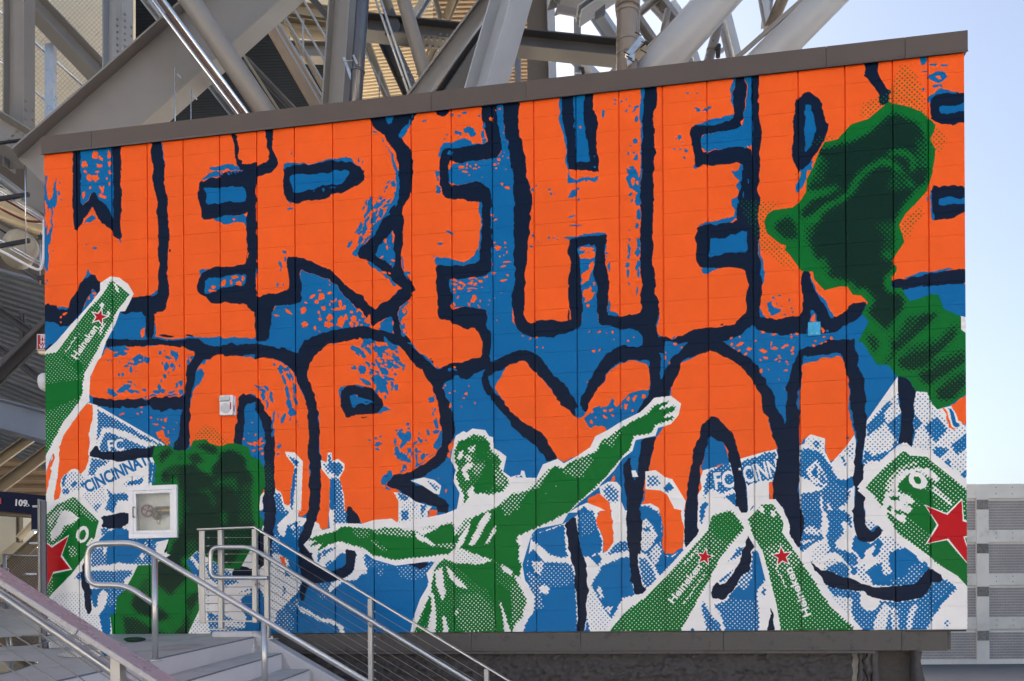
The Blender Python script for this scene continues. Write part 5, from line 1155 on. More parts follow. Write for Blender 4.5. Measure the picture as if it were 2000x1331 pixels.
def block_into(mb, w, h, o):
    x0, x1, z0, z1 = GU, w - GU, GV, h - GV
    f = [Vector((x0 + BV, 0, z0 + BH)), Vector((x1 - BV, 0, z0 + BH)), Vector((x1 - BV, 0, z1 - BH)), Vector((x0 + BV, 0, z1 - BH))]
    e = [Vector((x0, BH, z0)), Vector((x1, BH, z0)), Vector((x1, BH, z1)), Vector((x0, BH, z1))]
    k = [p + Vector((0, BD, 0)) for p in e]
    mb.quad(*[p + o for p in f])
    for j in range(4):
        i = (j + 1) % 4
        mb.quad(f[j] + o, e[j] + o, e[i] + o, f[i] + o); mb.quad(e[j] + o, k[j] + o, k[i] + o, e[i] + o)
order = sorted(rects, key=lambda r: -((r[1] - r[0]) * (r[3] - r[2]) / (9.2 - .173 * (r[0] + r[1]) / 2) ** 2))
cache = {}; rest = MB()
for q, (a, b_, c, d) in enumerate(order):
    if q >= 298:
        block_into(rest, b_ - a, d - c, Vector((a, random.uniform(-.0007, .0007), c))); continue
    key = (round(b_ - a, 4), round(d - c, 4))
    if key not in cache:
        mb = MB(); block_into(mb, b_ - a, d - c, Vector()); o = mb.build('block', MUR, wall); cache[key] = o.data
    else:
        o = bpy.data.objects.new('block', cache[key]); C.objects.link(o); o.parent = wall
    o.location = (a, random.uniform(-.0008, .0008), c); o.rotation_euler = (random.uniform(-.003, .003), 0, random.uniform(-.0022, .0022))
rest.build('block_courses', MUR, wall, kind='stuff')
mb = MB()
for r in cut((0, WLEN, 0, WTOP), (cu0, cu1, cv0, cv1)): mb.abox(r[0] + .002, r[1] - .002, .022, .30, r[2], r[3])
mb.build('mortar_backing', MUR, wall)
# coping in folded lengths
cj = [wall_uv(x, 0)[0] for x in (180, 842, 1027, 1612, 1766)]
cs = [-.012] + cj + [WLEN + .02]
for a, b_ in zip(cs, cs[1:]):
    mb = MB(); a += .002; b_ -= .002
    prof = [(-.022, WTOP + .012), (-.034, WTOP - .012), (-.031, WTOP - .014), (-.016, WTOP + .012), (-.016, WTOP + .16), (.31, WTOP + .15), (.31, WTOP + .17), (-.022, WTOP + .178)]
    mb.prism([Vector((a, y, z)) for y, z in prof], Vector((b_ - a, 0, 0)))
    mb.build('coping_length', COPING, wall)
mb = MB(); mb.abox(-.008, WLEN + .016, -.012, .30, WTOP + .004, WTOP + .15); mb.build('coping_backing', COPING, wall)
# foundation below the mural
fb = thing('foundation_beam', 'dirty grey ledge beam running under the foot of the mural', 'beam', W0, WROT, local=True)
ub0 = wall_uv(470, 1238)[0]; ub1 = wall_uv(1852, 1250)[0]
seg = [ub0, wall_uv(920, 1240)[0], wall_uv(1134, 1240)[0], wall_uv(1413, 1240)[0], wall_uv(1762, 1240)[0], ub1]
for a, b_ in zip(seg, seg[1:]):
    mb = MB(); mb.abox(a + .001, b_ - .001, .012, .35, -.185, -.006); mb.build('beam_face', BASE, fb, .004)
mb = MB(); mb.abox(ub0, ub1 - .6, .004, .36, -.21, -.186); mb.build('drip_edge', BASE, fb, .004)
mb = MB(); mb.abox(ub1 - .35, WLEN - .015, .006, .3, -.02, -.004); mb.build('bearing_plate', BLACK, fb)
mb = MB(); mb.abox(ub1 + .004, ub1 + .03, .03, .33, -.178, -.02); mb.build('end_plate', BASE, fb)
lw = thing('rough_lower_wall', 'dark wall with lumpy sprayed coating below the grey ledge beam', 'wall', W0, WROT, local=True)
lu1 = wall_uv(1668, 1300)[0]
# lumpy relief as real geometry
mb = MB(); nx, nz = 300, 46; z0, z1 = -.95, -.212; rs = np.random.default_rng(3)
g = rs.normal(size=(nz + 1, nx + 1)); g = (g + np.roll(g, 1, 0) + np.roll(g, 1, 1) + np.roll(np.roll(g, 1, 0), 1, 1)) * .5
gv = lambda i, j: Vector((ub0 + (lu1 - ub0) * i / nx, .07 - .017 * g[j, i], z0 + (z1 - z0) * j / nz))
VV = [[gv(i, j) for i in range(nx + 1)] for j in range(nz + 1)]
mb.v = [p for r in VV for p in r]
for j in range(nz):
    for i in range(nx):
        q = j * (nx + 1) + i; mb.f.append((q, q + 1, q + nx + 2, q + nx + 1)); mb.m.append(0); mb.smooth.append(True)
mb.build('coated_face', STUCCO, lw)
mb = MB(); mb.abox(ub0, lu1, .09, .4, GROUND, -.212); mb.build('wall_core', STUCCO, lw)
fc = thing('coated_column', 'dark hollow steel column with lumpy coating under the right end of the mural', 'column', W0, WROT, local=True)
def lump(u0, u1, y0, y1, name, n=26, amp=.012, seed=1):
    r2 = np.random.default_rng(seed); mb = MB()
    for k in range(n + 1):
        z = GROUND + (-.19 - GROUND) * k / n
        a, b_, c = r2.normal(size=3) * amp
        mb.v += [Vector((u0 + a, y0 + b_, z)), Vector((u1 + c, y0 - b_, z)), Vector((u1 + c, y1, z)), Vector((u0 + a, y1, z))]
    for k in range(n):
        for j in range(4):
            mb.f.append((k * 4 + j, k * 4 + (j + 1) % 4, k * 4 + 4 + (j + 1) % 4, k * 4 + 4 + j)); mb.m.append(0); mb.smooth.append(True)
    mb.build(name, STUCCO, fc)
c0, c1, c2, c3 = [wall_uv(x, 1300)[0] for x in (1680, 1706, 1718, 1792)]
lump(c0, c0 + .045, .06, .12, 'coated_lump', 60, .012, 2); lump(c0 + .07, c0 + .11, .05, .12, 'coated_lump', 60, .014, 5)
lump(c1, c2, .03, .40, 'coated_flange', 30, .006, 3); lump(c3 - .01, c3 + .05, .03, .40, 'coated_flange', 30, .008, 4)
mb = MB(); mb.abox(c2, c3, .20, .23, GROUND, -.19); mb.build('web', STUCCO, fc)
mb = MB(); mb.abox(c0 - .06, c1, .13, .4, GROUND, -.19); mb.build('side_face', STUCCO, fc)
# ---------------------------------------------------------------- stair beside the landing
TR, RS = .275, .153
stair = thing('stair', 'pale concrete stair with lilac grey risers descending beside the mural', 'stair', tuple(P1))
NL = P1 - ND * 0; NR = A0
SD = U3 * TR - UP * RS
for k in range(16):
    a, b_ = P1 + SD * k, A0 + SD * k                   # nosing of the tread above this riser
    c, d = P1 + SD * (k + 1), A0 + SD * (k + 1)
    back = -U3 * .03
    mb = MB()
    lo1, lo2 = a + back - UP * RS, b_ + back - UP * RS
    mb.quad(a - UP * .012, b_ - UP * .012, lo2, lo1, 0)                         # riser leaning in
    mb.quad(a, b_, b_ - UP * .012, a - UP * .012, 2)                            # nosing line
    mb.quad(lo1, lo2, d, c, 1)                                                  # tread
    mb.poly([a, a - UP * .012, lo1, c, c - UP * .35, a - UP * .35], 0)
    mb.quad(c, d, d - UP * .35, c - UP * .35, 0)
    mb.build('step', [RISER, TREAD, mat('dark_nosing_strip', lin((108, 112, 124)), .5)], stair)
mb = MB(); mb.hexa([P1 - U3 * .049 - UP * .011, A0 - U3 * .049 - UP * .011, A0 - U3 * .0005 - UP * .011, P1 - U3 * .0005 - UP * .011, P1 - U3 * .049, A0 - U3 * .049, A0 - U3 * .0005, P1 - U3 * .0005]); mb.build('landing_nosing', TREAD, stair)
# stringer on the wall side
st = thing('stringer', 'smooth grey stringer curb beside the stair under the far cable railing', 'stringer', tuple(P1))
off = N3 * .20
prof = lambda p, top: [p + UP * (top - .015), p + N3 * .02 + UP * top, p + off - N3 * .02 + UP * top, p + off + UP * (top - .015), p + off - UP * .42, p - UP * .42]
mb = MB(); a = P1 + N3 * .004 - U3 * .02; b_ = a + SD * 16 + U3 * .02
A_, B_ = prof(a, .055), prof(b_, .055); n = len(A_)
i = len(mb.v); mb.v += A_ + B_
mb.f += [tuple(range(n - 1, -1, -1)), tuple(range(n, 2 * n))] + [(k, (k + 1) % n, n + (k + 1) % n, n + k) for k in range(n)]; mb.m += [0] * (n + 2); mb.smooth += [False] * (n + 2)
mb.build('sloped_curb', CURB, st)
mb = MB(); q0 = a - U3 * .42
A_, B_ = prof(q0, .055), prof(a - U3 * .002, .055); mb.v = A_ + B_
mb.f = [tuple(range(n - 1, -1, -1)), tuple(range(n, 2 * n))] + [(k, (k + 1) % n, n + (k + 1) % n, n + k) for k in range(n)]; mb.m = [0] * (n + 2); mb.smooth = [False] * (n + 2)
mb.build('level_curb', CURB, st, .012)
# ---------------------------------------------------------------- railings
def plane_at(px, py, Y):
    p = at(px, py, Y); return lambda x, y, o=0.: on_plane(x, y, p - N3 * o, N3)
def bar(mb, a, b, w, h, side=N3, mi=0):    # flat bar from a to b: w across, h deep, hung from its top edge
    t = (b - a).normalized(); up = (UP - t * UP.dot(t)).normalized()
    mb.box(a - side * (w / 2) - up * h, b - a, side * w, up * h, mi)
def upright(mb, p, q, wu, wn):             # post between two points
    mb.box(Vector((p.x, p.y, p.z)) - U3 * (wu / 2) - N3 * (wn / 2), U3 * wu, N3 * wn, UP * (q.z - p.z))
fp = plane_at(523, 1240, 8.42)
fg = thing('cable_railing', 'far cable railing with flat top bar along the mural side of the stair', 'railing', tuple(fp(523, 1240)))
SL = .602
top = lambda x: 1031 + (x - 500) * SL
mb = MB(); bar(mb, fp(388, 1033.5), fp(499, 1029), .075, .016); mb.build('level_top_bar', POSTM, fg, .003)
mb = MB(); bar(mb, fp(498, 1028.6), fp(1200, top(1200) - 1), .075, .016); mb.build('sloped_top_bar', RAIL, fg, .003)
for x, y0, y1, wu, wn in ((395.5, 1037, 1218, .058, .012), (432.5, 1036, 1228, .045, .045), (499, 1034, 1217, .045, .045), (522.5, 1047, 1246, .045, .045),
                          (725, 1170, 1420, .042, .042), (952, 1307, 1560, .042, .042)):
    mb = MB(); upright(mb, fp(x, y1), fp(x, y0), wu, wn); mb.build('post', POSTM, fg, .003)
mb = MB(); bar(mb, fp(388, 1212.5), fp(500, 1212), .04, .016); mb.build('bottom_bar', POSTM, fg, .002)
for x, y in ((432.5, 1231), (523, 1249)):
    mb = MB(); p = fp(x, y); mb.box(p - U3 * .085 - N3 * .06, U3 * .17, N3 * .12, UP * .012); o = mb.build('base_plate', POSTM, fg)
    for du in (-.06, .06):
        mb = MB(); q = p + U3 * du - N3 * .035; mb.tube([q, q + UP * .035], .009, 6); mb.build('anchor_bolt', GALV, o)
for k in range(10):
    y = 1050.5 + k * 16.1
    mb = MB(); mb.tube([fp(396, y), fp(499, y - .4)], .0032, 6); mb.build('cable', CABLE, fg)
    mb = MB(); ys = 1049 + k * 16.4 + 6
    mb.tube([fp(500, ys), fp(1180, ys + 680 * SL)], .0032, 6); mb.build('cable', CABLE, fg)
def fitting(mb, a, b): mb.tube([a, b], .007, 6)
mb = MB()
for k in range(10):
    for x in (405, 425, 440, 494):
        y = 1050.5 + k * 16.1; fitting(mb, fp(x, y, .0), fp(x + 4, y))
    for x in (528, 718, 730):
        y = 1055 + k * 16.4 + (x - 500) * SL; fitting(mb, fp(x, y), fp(x + 4, y + 4 * SL))
mb.build('cable_fittings', GALV, fg, kind='stuff')
def handrail(name, label, plane, path, r, rad, parent=None):
    t = thing(name, label, 'handrail', tuple(plane(*path[0])))
    mb = MB(); mb.tube(fillet([plane(*p) for p in path], rad), r, 14); mb.build('rail_tube', RAIL, t); return t
fh = plane_at(523, 1240, 8.33)
h1 = handrail('handrail', 'far tubular handrail with looped end in front of the cable railing', fh,
              [(523, 1129), (411, 1129), (411, 1069), (484, 1069), (503, 1077.5), (1180, 1492)], .0205, .09)
for x, y in ((498, 1133), (722, 1213), (949, 1352)):
    mb = MB(); mb.tube(fillet([fh(x, y - 2), fh(x, y + 10), fp(x + 3, y + 12)], .03), .007, 8); mb.build('bracket', RAIL, h1)
ch = plane_at(302, 1100, 6.36)
h2 = handrail('handrail', 'middle tubular handrail with big looped end standing on the landing', ch,
              [(300, 1180), (249, 1143.5), (171, 1143.5), (171, 1063), (264, 1061), (304, 1084), (780, 1371)], .0215, .11)
for x, y0, y1 in ((302, 1086, 1292), (516, 1214, 1352)):
    mb = MB(); p, q = ch(x, y1), ch(x, y0); mb.tube([Vector((q.x, q.y, p.z)), q], .0215, 14); mb.build('post', RAIL, h2)
    mb = MB(); r_ = Vector((q.x, q.y, p.z)); mb.tube([r_, r_ + UP * .012], .05, 14); mb.build('base_flange', RAIL, h2)
NZ = 4.05
np_ = plane_at(228, 1260, NZ)
ng = thing('cable_railing', 'near cable railing with wide lilac wet cap in the lower left foreground', 'railing', tuple(np_(228, 1300)))
capl = lambda x: 1118.5 + x * .642
def capseg(x0, x1):
    a, b_ = np_(x0, capl(x0)), np_(x1, capl(x1)); mb = MB(); bar(mb, a, b_, .15, .028, N3); mb.build('cap_length', CAPM, ng, .004)
capseg(-420, 173); capseg(174.2, 620)
for x in (-160, 228, 660):
    mb = MB(); y0 = capl(x) + 9; p, q = np_(x, y0 + 360), np_(x, y0 - 2)
    mb.box(Vector((q.x, q.y, p.z)) - U3 * .018 - N3 * .025, U3 * .050, N3 * .05, UP * (q.z - p.z)); mb.build('post', POSTM, ng, .003)
for k in range(9):
    y = 1149 + k * 36.3
    mb = MB(); mb.tube([np_(-420, y - 420 * .66), np_(700, y + 700 * .66)], .0036, 6); mb.build('cable', CABLE, ng)
nh = plane_at(228, 1260, NZ + .10)
h3 = handrail('handrail', 'near tubular handrail running just under the lilac cap', nh, [(-420, 864), (520, 1524)], .0215, .1)
for x in (-160, 222):
    mb = MB(); y = 1159 + x * .702; mb.tube(fillet([nh(x, y + 2), nh(x, y + 26), np_(x + 4, y + 30)], .03), .007, 8); mb.build('bracket', RAIL, h3)
# ---------------------------------------------------------------- things fixed to the mural
# fire valve cabinet sunk into the wall
vc = thing('valve_cabinet', 'white glazed fire valve cabinet set into the mural left of the dark green fist', 'cabinet', W0, WROT, local=True)
fu0, fv1 = wall_uv(250.5, 950, .03); fu1, fv0 = wall_uv(345, 1050, .03)
def ring(mb, a, b, w, y0, y1):              # picture frame: outer corners a b, border w
    (u0, v0), (u1, v1) = a, b
    mb.abox(u0, u1, y0, y1, v1 - w, v1); mb.abox(u0, u1, y0, y1, v0, v0 + w)
    mb.abox(u0, u0 + w, y0, y1, v0 + w, v1 - w); mb.abox(u1 - w, u1, y0, y1, v0 + w, v1 - w)
mb = MB(); ring(mb, (fu0, fv0), (fu1, fv1), .048, -.028, .003); mb.build('frame', WHITEP, vc, .003)
mb = MB(); ring(mb, (fu0 + .0495, fv0 + .0495), (fu1 - .0495, fv1 - .0495), .030, -.022, -.004); dr = mb.build('door', WHITEP, vc, .002)
u0, u1, v0, v1 = fu0 + .078, fu1 - .078, fv0 + .078, fv1 - .078
mb = MB(); mb.abox(u0 + .001, u1 - .001, -.012, -.008, v0 + .001, v1 - .001)
GL = bpy.data.materials.new('cabinet_glass'); GL.use_nodes = True; gt = GL.node_tree; gt.nodes.clear()
go = gt.nodes.new('ShaderNodeOutputMaterial'); g1 = gt.nodes.new('ShaderNodeBsdfTransparent'); g2 = gt.nodes.new('ShaderNodeBsdfGlossy'); gm = gt.nodes.new('ShaderNodeMixShader'); gf = gt.nodes.new('ShaderNodeFresnel')
g2.inputs['Roughness'].default_value = .02; g1.inputs[0].default_value = (.98, .99, .99, 1); gf.inputs[0].default_value = 1.6
gt.links.new(gf.outputs[0], gm.inputs[0]); gt.links.new(g1.outputs[0], gm.inputs[1]); gt.links.new(g2.outputs[0], gm.inputs[2]); gt.links.new(gm.outputs[0], go.inputs[0])
mb.build('glass_pane', GL, dr)
mb = MB(); wire = .0008                     # wire mesh cast in the glass
wu, wv = u1 - u0, v1 - v0; n = 12
for k in range(-n, n * 2):
    for s in (1, -1):
        x0_ = k * wu / n
        p, q = (x0_, 0.), (x0_ + s * wv, wv)
        if s == -1: p, q = (x0_ + 0, 0.), (x0_ - wv, wv)
        t0, t1 = 0., 1.
        dx = q[0] - p[0]
        ta, tb = sorted(((0 - p[0]) / dx, (wu - p[0]) / dx)); t0, t1 = max(t0, ta), min(t1, tb)
        if t1 - t0 < .02: continue
        A1 = Vector((u0 + p[0] + dx * t0, -.010, v0 + wv * t0)); B1 = Vector((u0 + p[0] + dx * t1, -.010, v0 + wv * t1)); d = (B1 - A1).normalized(); w_ = Vector((-d.z, 0, d.x)) * wire * .5
        mb.quad(A1 - w_, B1 - w_, B1 + w_, A1 + w_)
mb.build('glass_wire', GALV, dr, kind='stuff')
mb = MB(); hx = fu0 + .064; hz = (v0 + v1) / 2
mb.tube(fillet([Vector((hx, -.022, hz - .05)), Vector((hx, -.05, hz - .05)), Vector((hx, -.05, hz + .05)), Vector((hx, -.022, hz + .05))], .01), .006, 8); mb.build('handle', mat('dark_bronze_handle', lin((96, 88, 80)), .35, .6), dr)
mb = MB(); y1 = .13                         # recessed box behind the glass
mb.quad(Vector((cu0, y1, cv0)), Vector((cu1, y1, cv0)), Vector((cu1, y1, cv1)), Vector((cu0, y1, cv1)))
for a, b_ in (((cu0, cv0), (cu1, cv0)), ((cu1, cv0), (cu1, cv1)), ((cu1, cv1), (cu0, cv1)), ((cu0, cv1), (cu0, cv0))):
    mb.quad(Vector((a[0], .005, a[1])), Vector((b_[0], .005, b_[1])), Vector((b_[0], y1, b_[1])), Vector((a[0], y1, a[1])))
mb.build('recess', mat('cabinet_inside', (.86, .85, .81), .6), vc)
ROT_W = Matrix.Rotation(math.pi / 2, 4, 'X')
text_mesh('lettering', 'FIRE DEPT. VALVE', .030, mat('red_lettering', lin((168, 44, 50)), .5), dr, Matrix.Translation(((u0 + u1) / 2, -.0135, v1 - .030)) @ ROT_W, .0006, .0004, 'CENTER')
mb = MB(); mb.abox((u0 + u1) / 2 - .028, (u0 + u1) / 2 + .028, -.0133, -.0124, v1 - .048, v1 - .036); mb.build('label_plate', GALV, dr)
vl = thing('hose_valve', 'brass hose valve with red handwheel inside the white cabinet', 'valve', W0, WROT, local=True)
cxv, czv = wall_uv(297, 999, -.12); BR = mat('brass', lin((150, 118, 60)), .3, .9, .15, 12.)
RED = mat('red_handwheel', (.30, .018, .022), .4, 0, .1)
mb = MB(); rr_ = .056; tv = Vector((.45, -.89, 0)).normalized(); su = tv.cross(UP)
cw = Vector((cxv - .02, .07, czv)); circ = [cw + (su * math.cos(w) + UP * math.sin(w)) * rr_ for w in [k * math.pi / 14 for k in range(29)]]
mb.tube(circ, .010, 10, cap=False)
for w in (0.4, .4 + math.pi / 2):
    d = (su * math.cos(w) + UP * math.sin(w)) * rr_; mb.tube([cw - d, cw + d], .007, 8)
mb.tube([cw - tv * .012, cw + tv * .012], .016, 10); mb.build('handwheel', RED, vl)
mb = MB(); mb.tube([cw - tv * .01, cw - tv * .02 + Vector((.06, .02, 0)), Vector((cxv + .06, .095, czv))], .011, 10)
mb.tube([Vector((cxv + .035, .095, czv)), Vector((cxv + .055, .095, czv)), Vector((cxv + .07, .095, czv)), Vector((cu1 - .002, .095, czv))], [.024, .036, .044, .044], 16)
mb.tube([Vector((cxv + .082, .10, czv)), Vector((cxv + .082, .08, czv - .05)), Vector((cxv + .082, .065, czv - .075)), Vector((cxv + .082, .06, czv - .088))], [.034, .040, .040, .026], 16); mb.build('valve_body', BR, vl)
mb = MB(); mb.tube([Vector((cxv + .07, .09, czv - .085)), Vector((cxv + .075, .09, czv - .125)), Vector((cxv + .09, .09, czv - .14)), Vector((cxv + .105, .09, czv - .12)), Vector((cxv + .105, .10, czv - .07))], .003, 6); mb.build('cap_chain', BR, vl)
# alarm
sa = thing('fire_alarm', 'white fire alarm box with strobe and round speaker on the orange letter O', 'alarm', W0, WROT, local=True)
au0, av1 = wall_uv(429, 773, .05); au1, av0 = wall_uv(455.5, 811, .05)
mb = MB(); mb.abox(au0 + .008, au1 + .006, -.02, .004, av0 + .004, av1 - .008); mb.build('back_box', WHITEP, sa, .004)
mb = MB(); mb.abox(au0, au1, -.062, -.022, av0, av1); mb.build('housing', WHITEP, sa, .012)
mb = MB(); mb.abox(au0 + .004, au1 - .028, -.082, -.060, av1 - .065, av1 - .014); mb.build('strobe_lens', mat('clear_lens', lin((190, 190, 185)), .08, .2, .2, 40.), sa, .01)
mb = MB(); cc = Vector(((au0 + au1) / 2 - .004, -.063, av0 + .068))
mb.tube([cc, cc + Vector((0, -.005, 0))], .05, 24); mb.build('speaker_grille', mat('grey_grille', lin((206, 206, 208)), .6, 0, .3, 160.), sa)
text_mesh('lettering', 'FIRE', .030, REDM, sa, Matrix.Translation((au1 + .0005, -.045, av0 + .10)) @ Matrix.Rotation(math.pi / 2, 4, 'Z') @ Matrix.Rotation(math.pi / 2, 4, 'X') @ Matrix.Rotation(-math.pi / 2, 4, 'Z'), .001, .0004)
mb = MB(); mb.abox(au1 - .028, au1 - .014, -.0635, -.062, av0 + .055, av0 + .125)
mb.build('red_marking', REDM, sa)
cp = thing('cover_plate', 'square bright blue cover plate screwed onto the navy stroke', 'plate', W0, WROT, local=True)
b0, b3 = wall_uv(1578, 630, .01); b1, b2 = wall_uv(1602.5, 655, .01)
mb = MB(); mb.abox(b0, b1, -.012, .0, b2, b3); pl_ = mb.build('plate', mat('bright_blue_paint', lin((52, 160, 205)), .3), cp, .003)
for u in (b0 + .03, b1 - .03):
    for v in (b2 + .018, b3 - .018):
        mb = MB(); mb.tube([Vector((u, -.012, v)), Vector((u, -.016, v))], .0055, 8); mb.build('screw', GALV, cp)
# ---------------------------------------------------------------- concrete building across the lot
YB = 67.
def bx(px): return at(px, 1100, YB).x
def bz(py): return at(1906, py, YB).z
cb = thing('concrete_building', 'grey concrete frame building with brick infill beyond the parking lot', 'building', (bx(1900), YB, GROUND))
X0, X1 = bx(815), bx(2420); cols = [1906 + 218 * k for k in range(-4, 3)]
colw = (bx(1930) - bx(1906))
for cpx in cols:
    x = bx(cpx)
    mb = MB(); mb.abox(x, x + colw, YB - .12, YB + .5, GROUND, bz(946.5)); mb.build('concrete_column', BCONC, cb)
beams = [(946, 974), (1036, 1059.5), (1121, 1143.5), (1206, 1229.5), (1288, 1300)]
edges = [X0] + [v for c in cols for v in (bx(c), bx(c) + colw)] + [X1]
for i, (a, b_) in enumerate(beams):
    for x0_, x1_ in zip(edges[::2], edges[1::2]):
        mb = MB(); mb.abox(x0_ + .004, x1_ - .004, YB - .06, YB + .4, max(bz(b_), GROUND), bz(a)); mb.build('spandrel_beam', BCONC, cb)
mb = MB()
for a, b_ in beams[:-1]:                    # formwork tie holes
    for x0_, x1_ in zip(edges[::2], edges[1::2]):
        k = x0_ + .55
        while k < x1_:
            for fz_ in (.28, .72):
                z = bz(b_) + (bz(a) - bz(b_)) * fz_; mb.abox(k, k + .07, YB - .066, YB - .05, z, z + .07)
            k += 1.25
mb.build('tie_holes', mat('dark_tie_hole', lin((96, 94, 94)), .9), cb, kind='stuff')
mb = MB(); mb.abox(X0, X1, YB + .06, YB + .4, GROUND, bz(950)); mb.build('mortar_panel', BMORT, cb)
mb = MB(); H = .2032; rb = random.Random(4)
for (a, b_), (c, d) in zip(beams, beams[1:]):
    z0_, z1_ = bz(c) + .02, bz(b_) - .04
    rows = int((z1_ - z0_) / H)
    for r in range(rows):
        for x0_, x1_ in zip(edges[::2], edges[1::2]):
            x = x0_ + .02 - (.2 if r % 2 else 0)
            while x < x1_:
                p, q = max(x, x0_ + .02), min(x + .385, x1_ - .02)
                if q - p > .06: mb.abox(p, q, YB + .03 + rb.uniform(0, .012), YB + .07, z0_ + r * H, z0_ + r * H + .176)
                x += .406
mb.build('brick', BBRICK, cb, kind='stuff')
mb = MB(); mb.abox(X0, X1, YB + .45, YB + 14, GROUND, bz(950)); mb.build('building_core', BCONC, cb)
mb = MB()
for k, (a, b_) in enumerate(beams[:-1]):
    for cpx in cols:
        x = bx(cpx); mb = MB(); mb.abox(x + .02, x + colw - .02, YB - .135, YB - .1, bz(b_ + 22), bz(b_ + 3))
        mb.build('connection_patch', mat('rough_connection_patch', lin((120, 116, 112)), .9, 0, .45, 6.), cb)

# ---------------------------------------------------------------- added paving and lengthened hall bounce light, unseen; one gable mirrored in the glass
mb = MB(); mb.abox(-75, 75, -34, 30, GROUND - .2, GROUND + .02)
mb.build('bounce_paving', mat('pale_bounce_paving', (.40, .385, .36), .8, 0, .1, .4), kind='structure')
hall = thing('pale_hall', 'unseen pale gabled hall behind the viewer, lengthened to bounce light onto the mural', 'building', (-10, -36, GROUND))
HW = mat('pale_hall_render', (.74, .70, .62), .8, 0, .05, .5); HR = mat('hall_roof', (.16, .14, .13), .7)
mb = MB(); mb.abox(-70, 62, -50, -36, GROUND, GROUND + 7.2); mb.build('wall', HW, hall)
mb = MB(); mb.prism([Vector((-71, -35.4, GROUND + 7.15)), Vector((-71, -43, GROUND + 11)), Vector((-71, -50.6, GROUND + 7.15))], Vector((134, 0, 0))); mb.build('roof', HR, hall)
for x in (-40, -4, 30):
    mb = MB(); mb.prism([Vector((x - 6, -35.2, GROUND)), Vector((x + 6, -35.2, GROUND)), Vector((x + 6, -35.2, GROUND + 6.6)), Vector((x, -35.2, GROUND + 10.6)), Vector((x - 6, -35.2, GROUND + 6.6))], Vector((0, -4, 0))); mb.build('gable', HW, hall)
for k in range(14):
    x = -66 + k * 9.2
    if min(abs(x - q) for q in (-40, -4, 30)) < 7.5: continue
    mb = MB(); mb.abox(x - 1, x + 1, -36.06, -35.98, GROUND + 2.2, GROUND + 4.8); mb.build('window', mat('hall_window', (.05, .06, .07), .1), hall)

stb = thing('sun_block', 'tall unseen block added on the left to keep sun off the landing', 'building', (-24, 14, GROUND))  # unseen mass added to shade the landing and steelwork from the sun
mb = MB(); mb.abox(-34, -16, 3.5, 27, GROUND, 22); mb.build('wall', mat('sun_block_wall', (.30, .28, .26), .7, 0, .1, .6), stb)
for k in range(5):
    mb = MB(); mb.abox(-15.98, -15.9, 4.2 + k * 4.4, 7.4 + k * 4.4, 1.2, 11.8); mb.build('panel', mat('sun_block_panel', (.38, .36, .33), .6, 0, .08, .6), stb)
# ---------------------------------------------------------------- stadium steel behind and beside the mural
def axis_frame(a, b, roll):
    t = (b - a).normalized(); v = (a + b) / 2 - CAM; v.z = 0; v.normalize()
    perp = t.cross(v).normalized()
    if perp.z < 0 or (abs(perp.z) < .3 and perp.x < 0): perp = -perp
    dep = perp.cross(t).normalized()
    if dep.dot(v) > 0: dep = -dep
    return t, (perp * math.cos(roll) + dep * math.sin(roll)).normalized()
def reach(P, Z):                           # carry a member on past the picture's edge, and down behind the wall
    P = list(P)
    for i, j in ((0, 2), (2, 0)):
        x, y = P[i], P[i + 1]; dx, dy = x - P[j], y - P[j + 1]; n = math.hypot(dx, dy)
        top = 303 - (x - 88) * .1111
        k = 0
        if y < -20 and dy < 0: k = 700.
        elif 200 < x < 1850 and y > top - 30 and dy > 0 and abs(dy) > .3 * abs(dx): k = 330.
        elif x < -20 and dx < 0: k = 300.
        if k: P[i] += dx / n * k; P[i + 1] += dy / n * k
    return tuple(P)
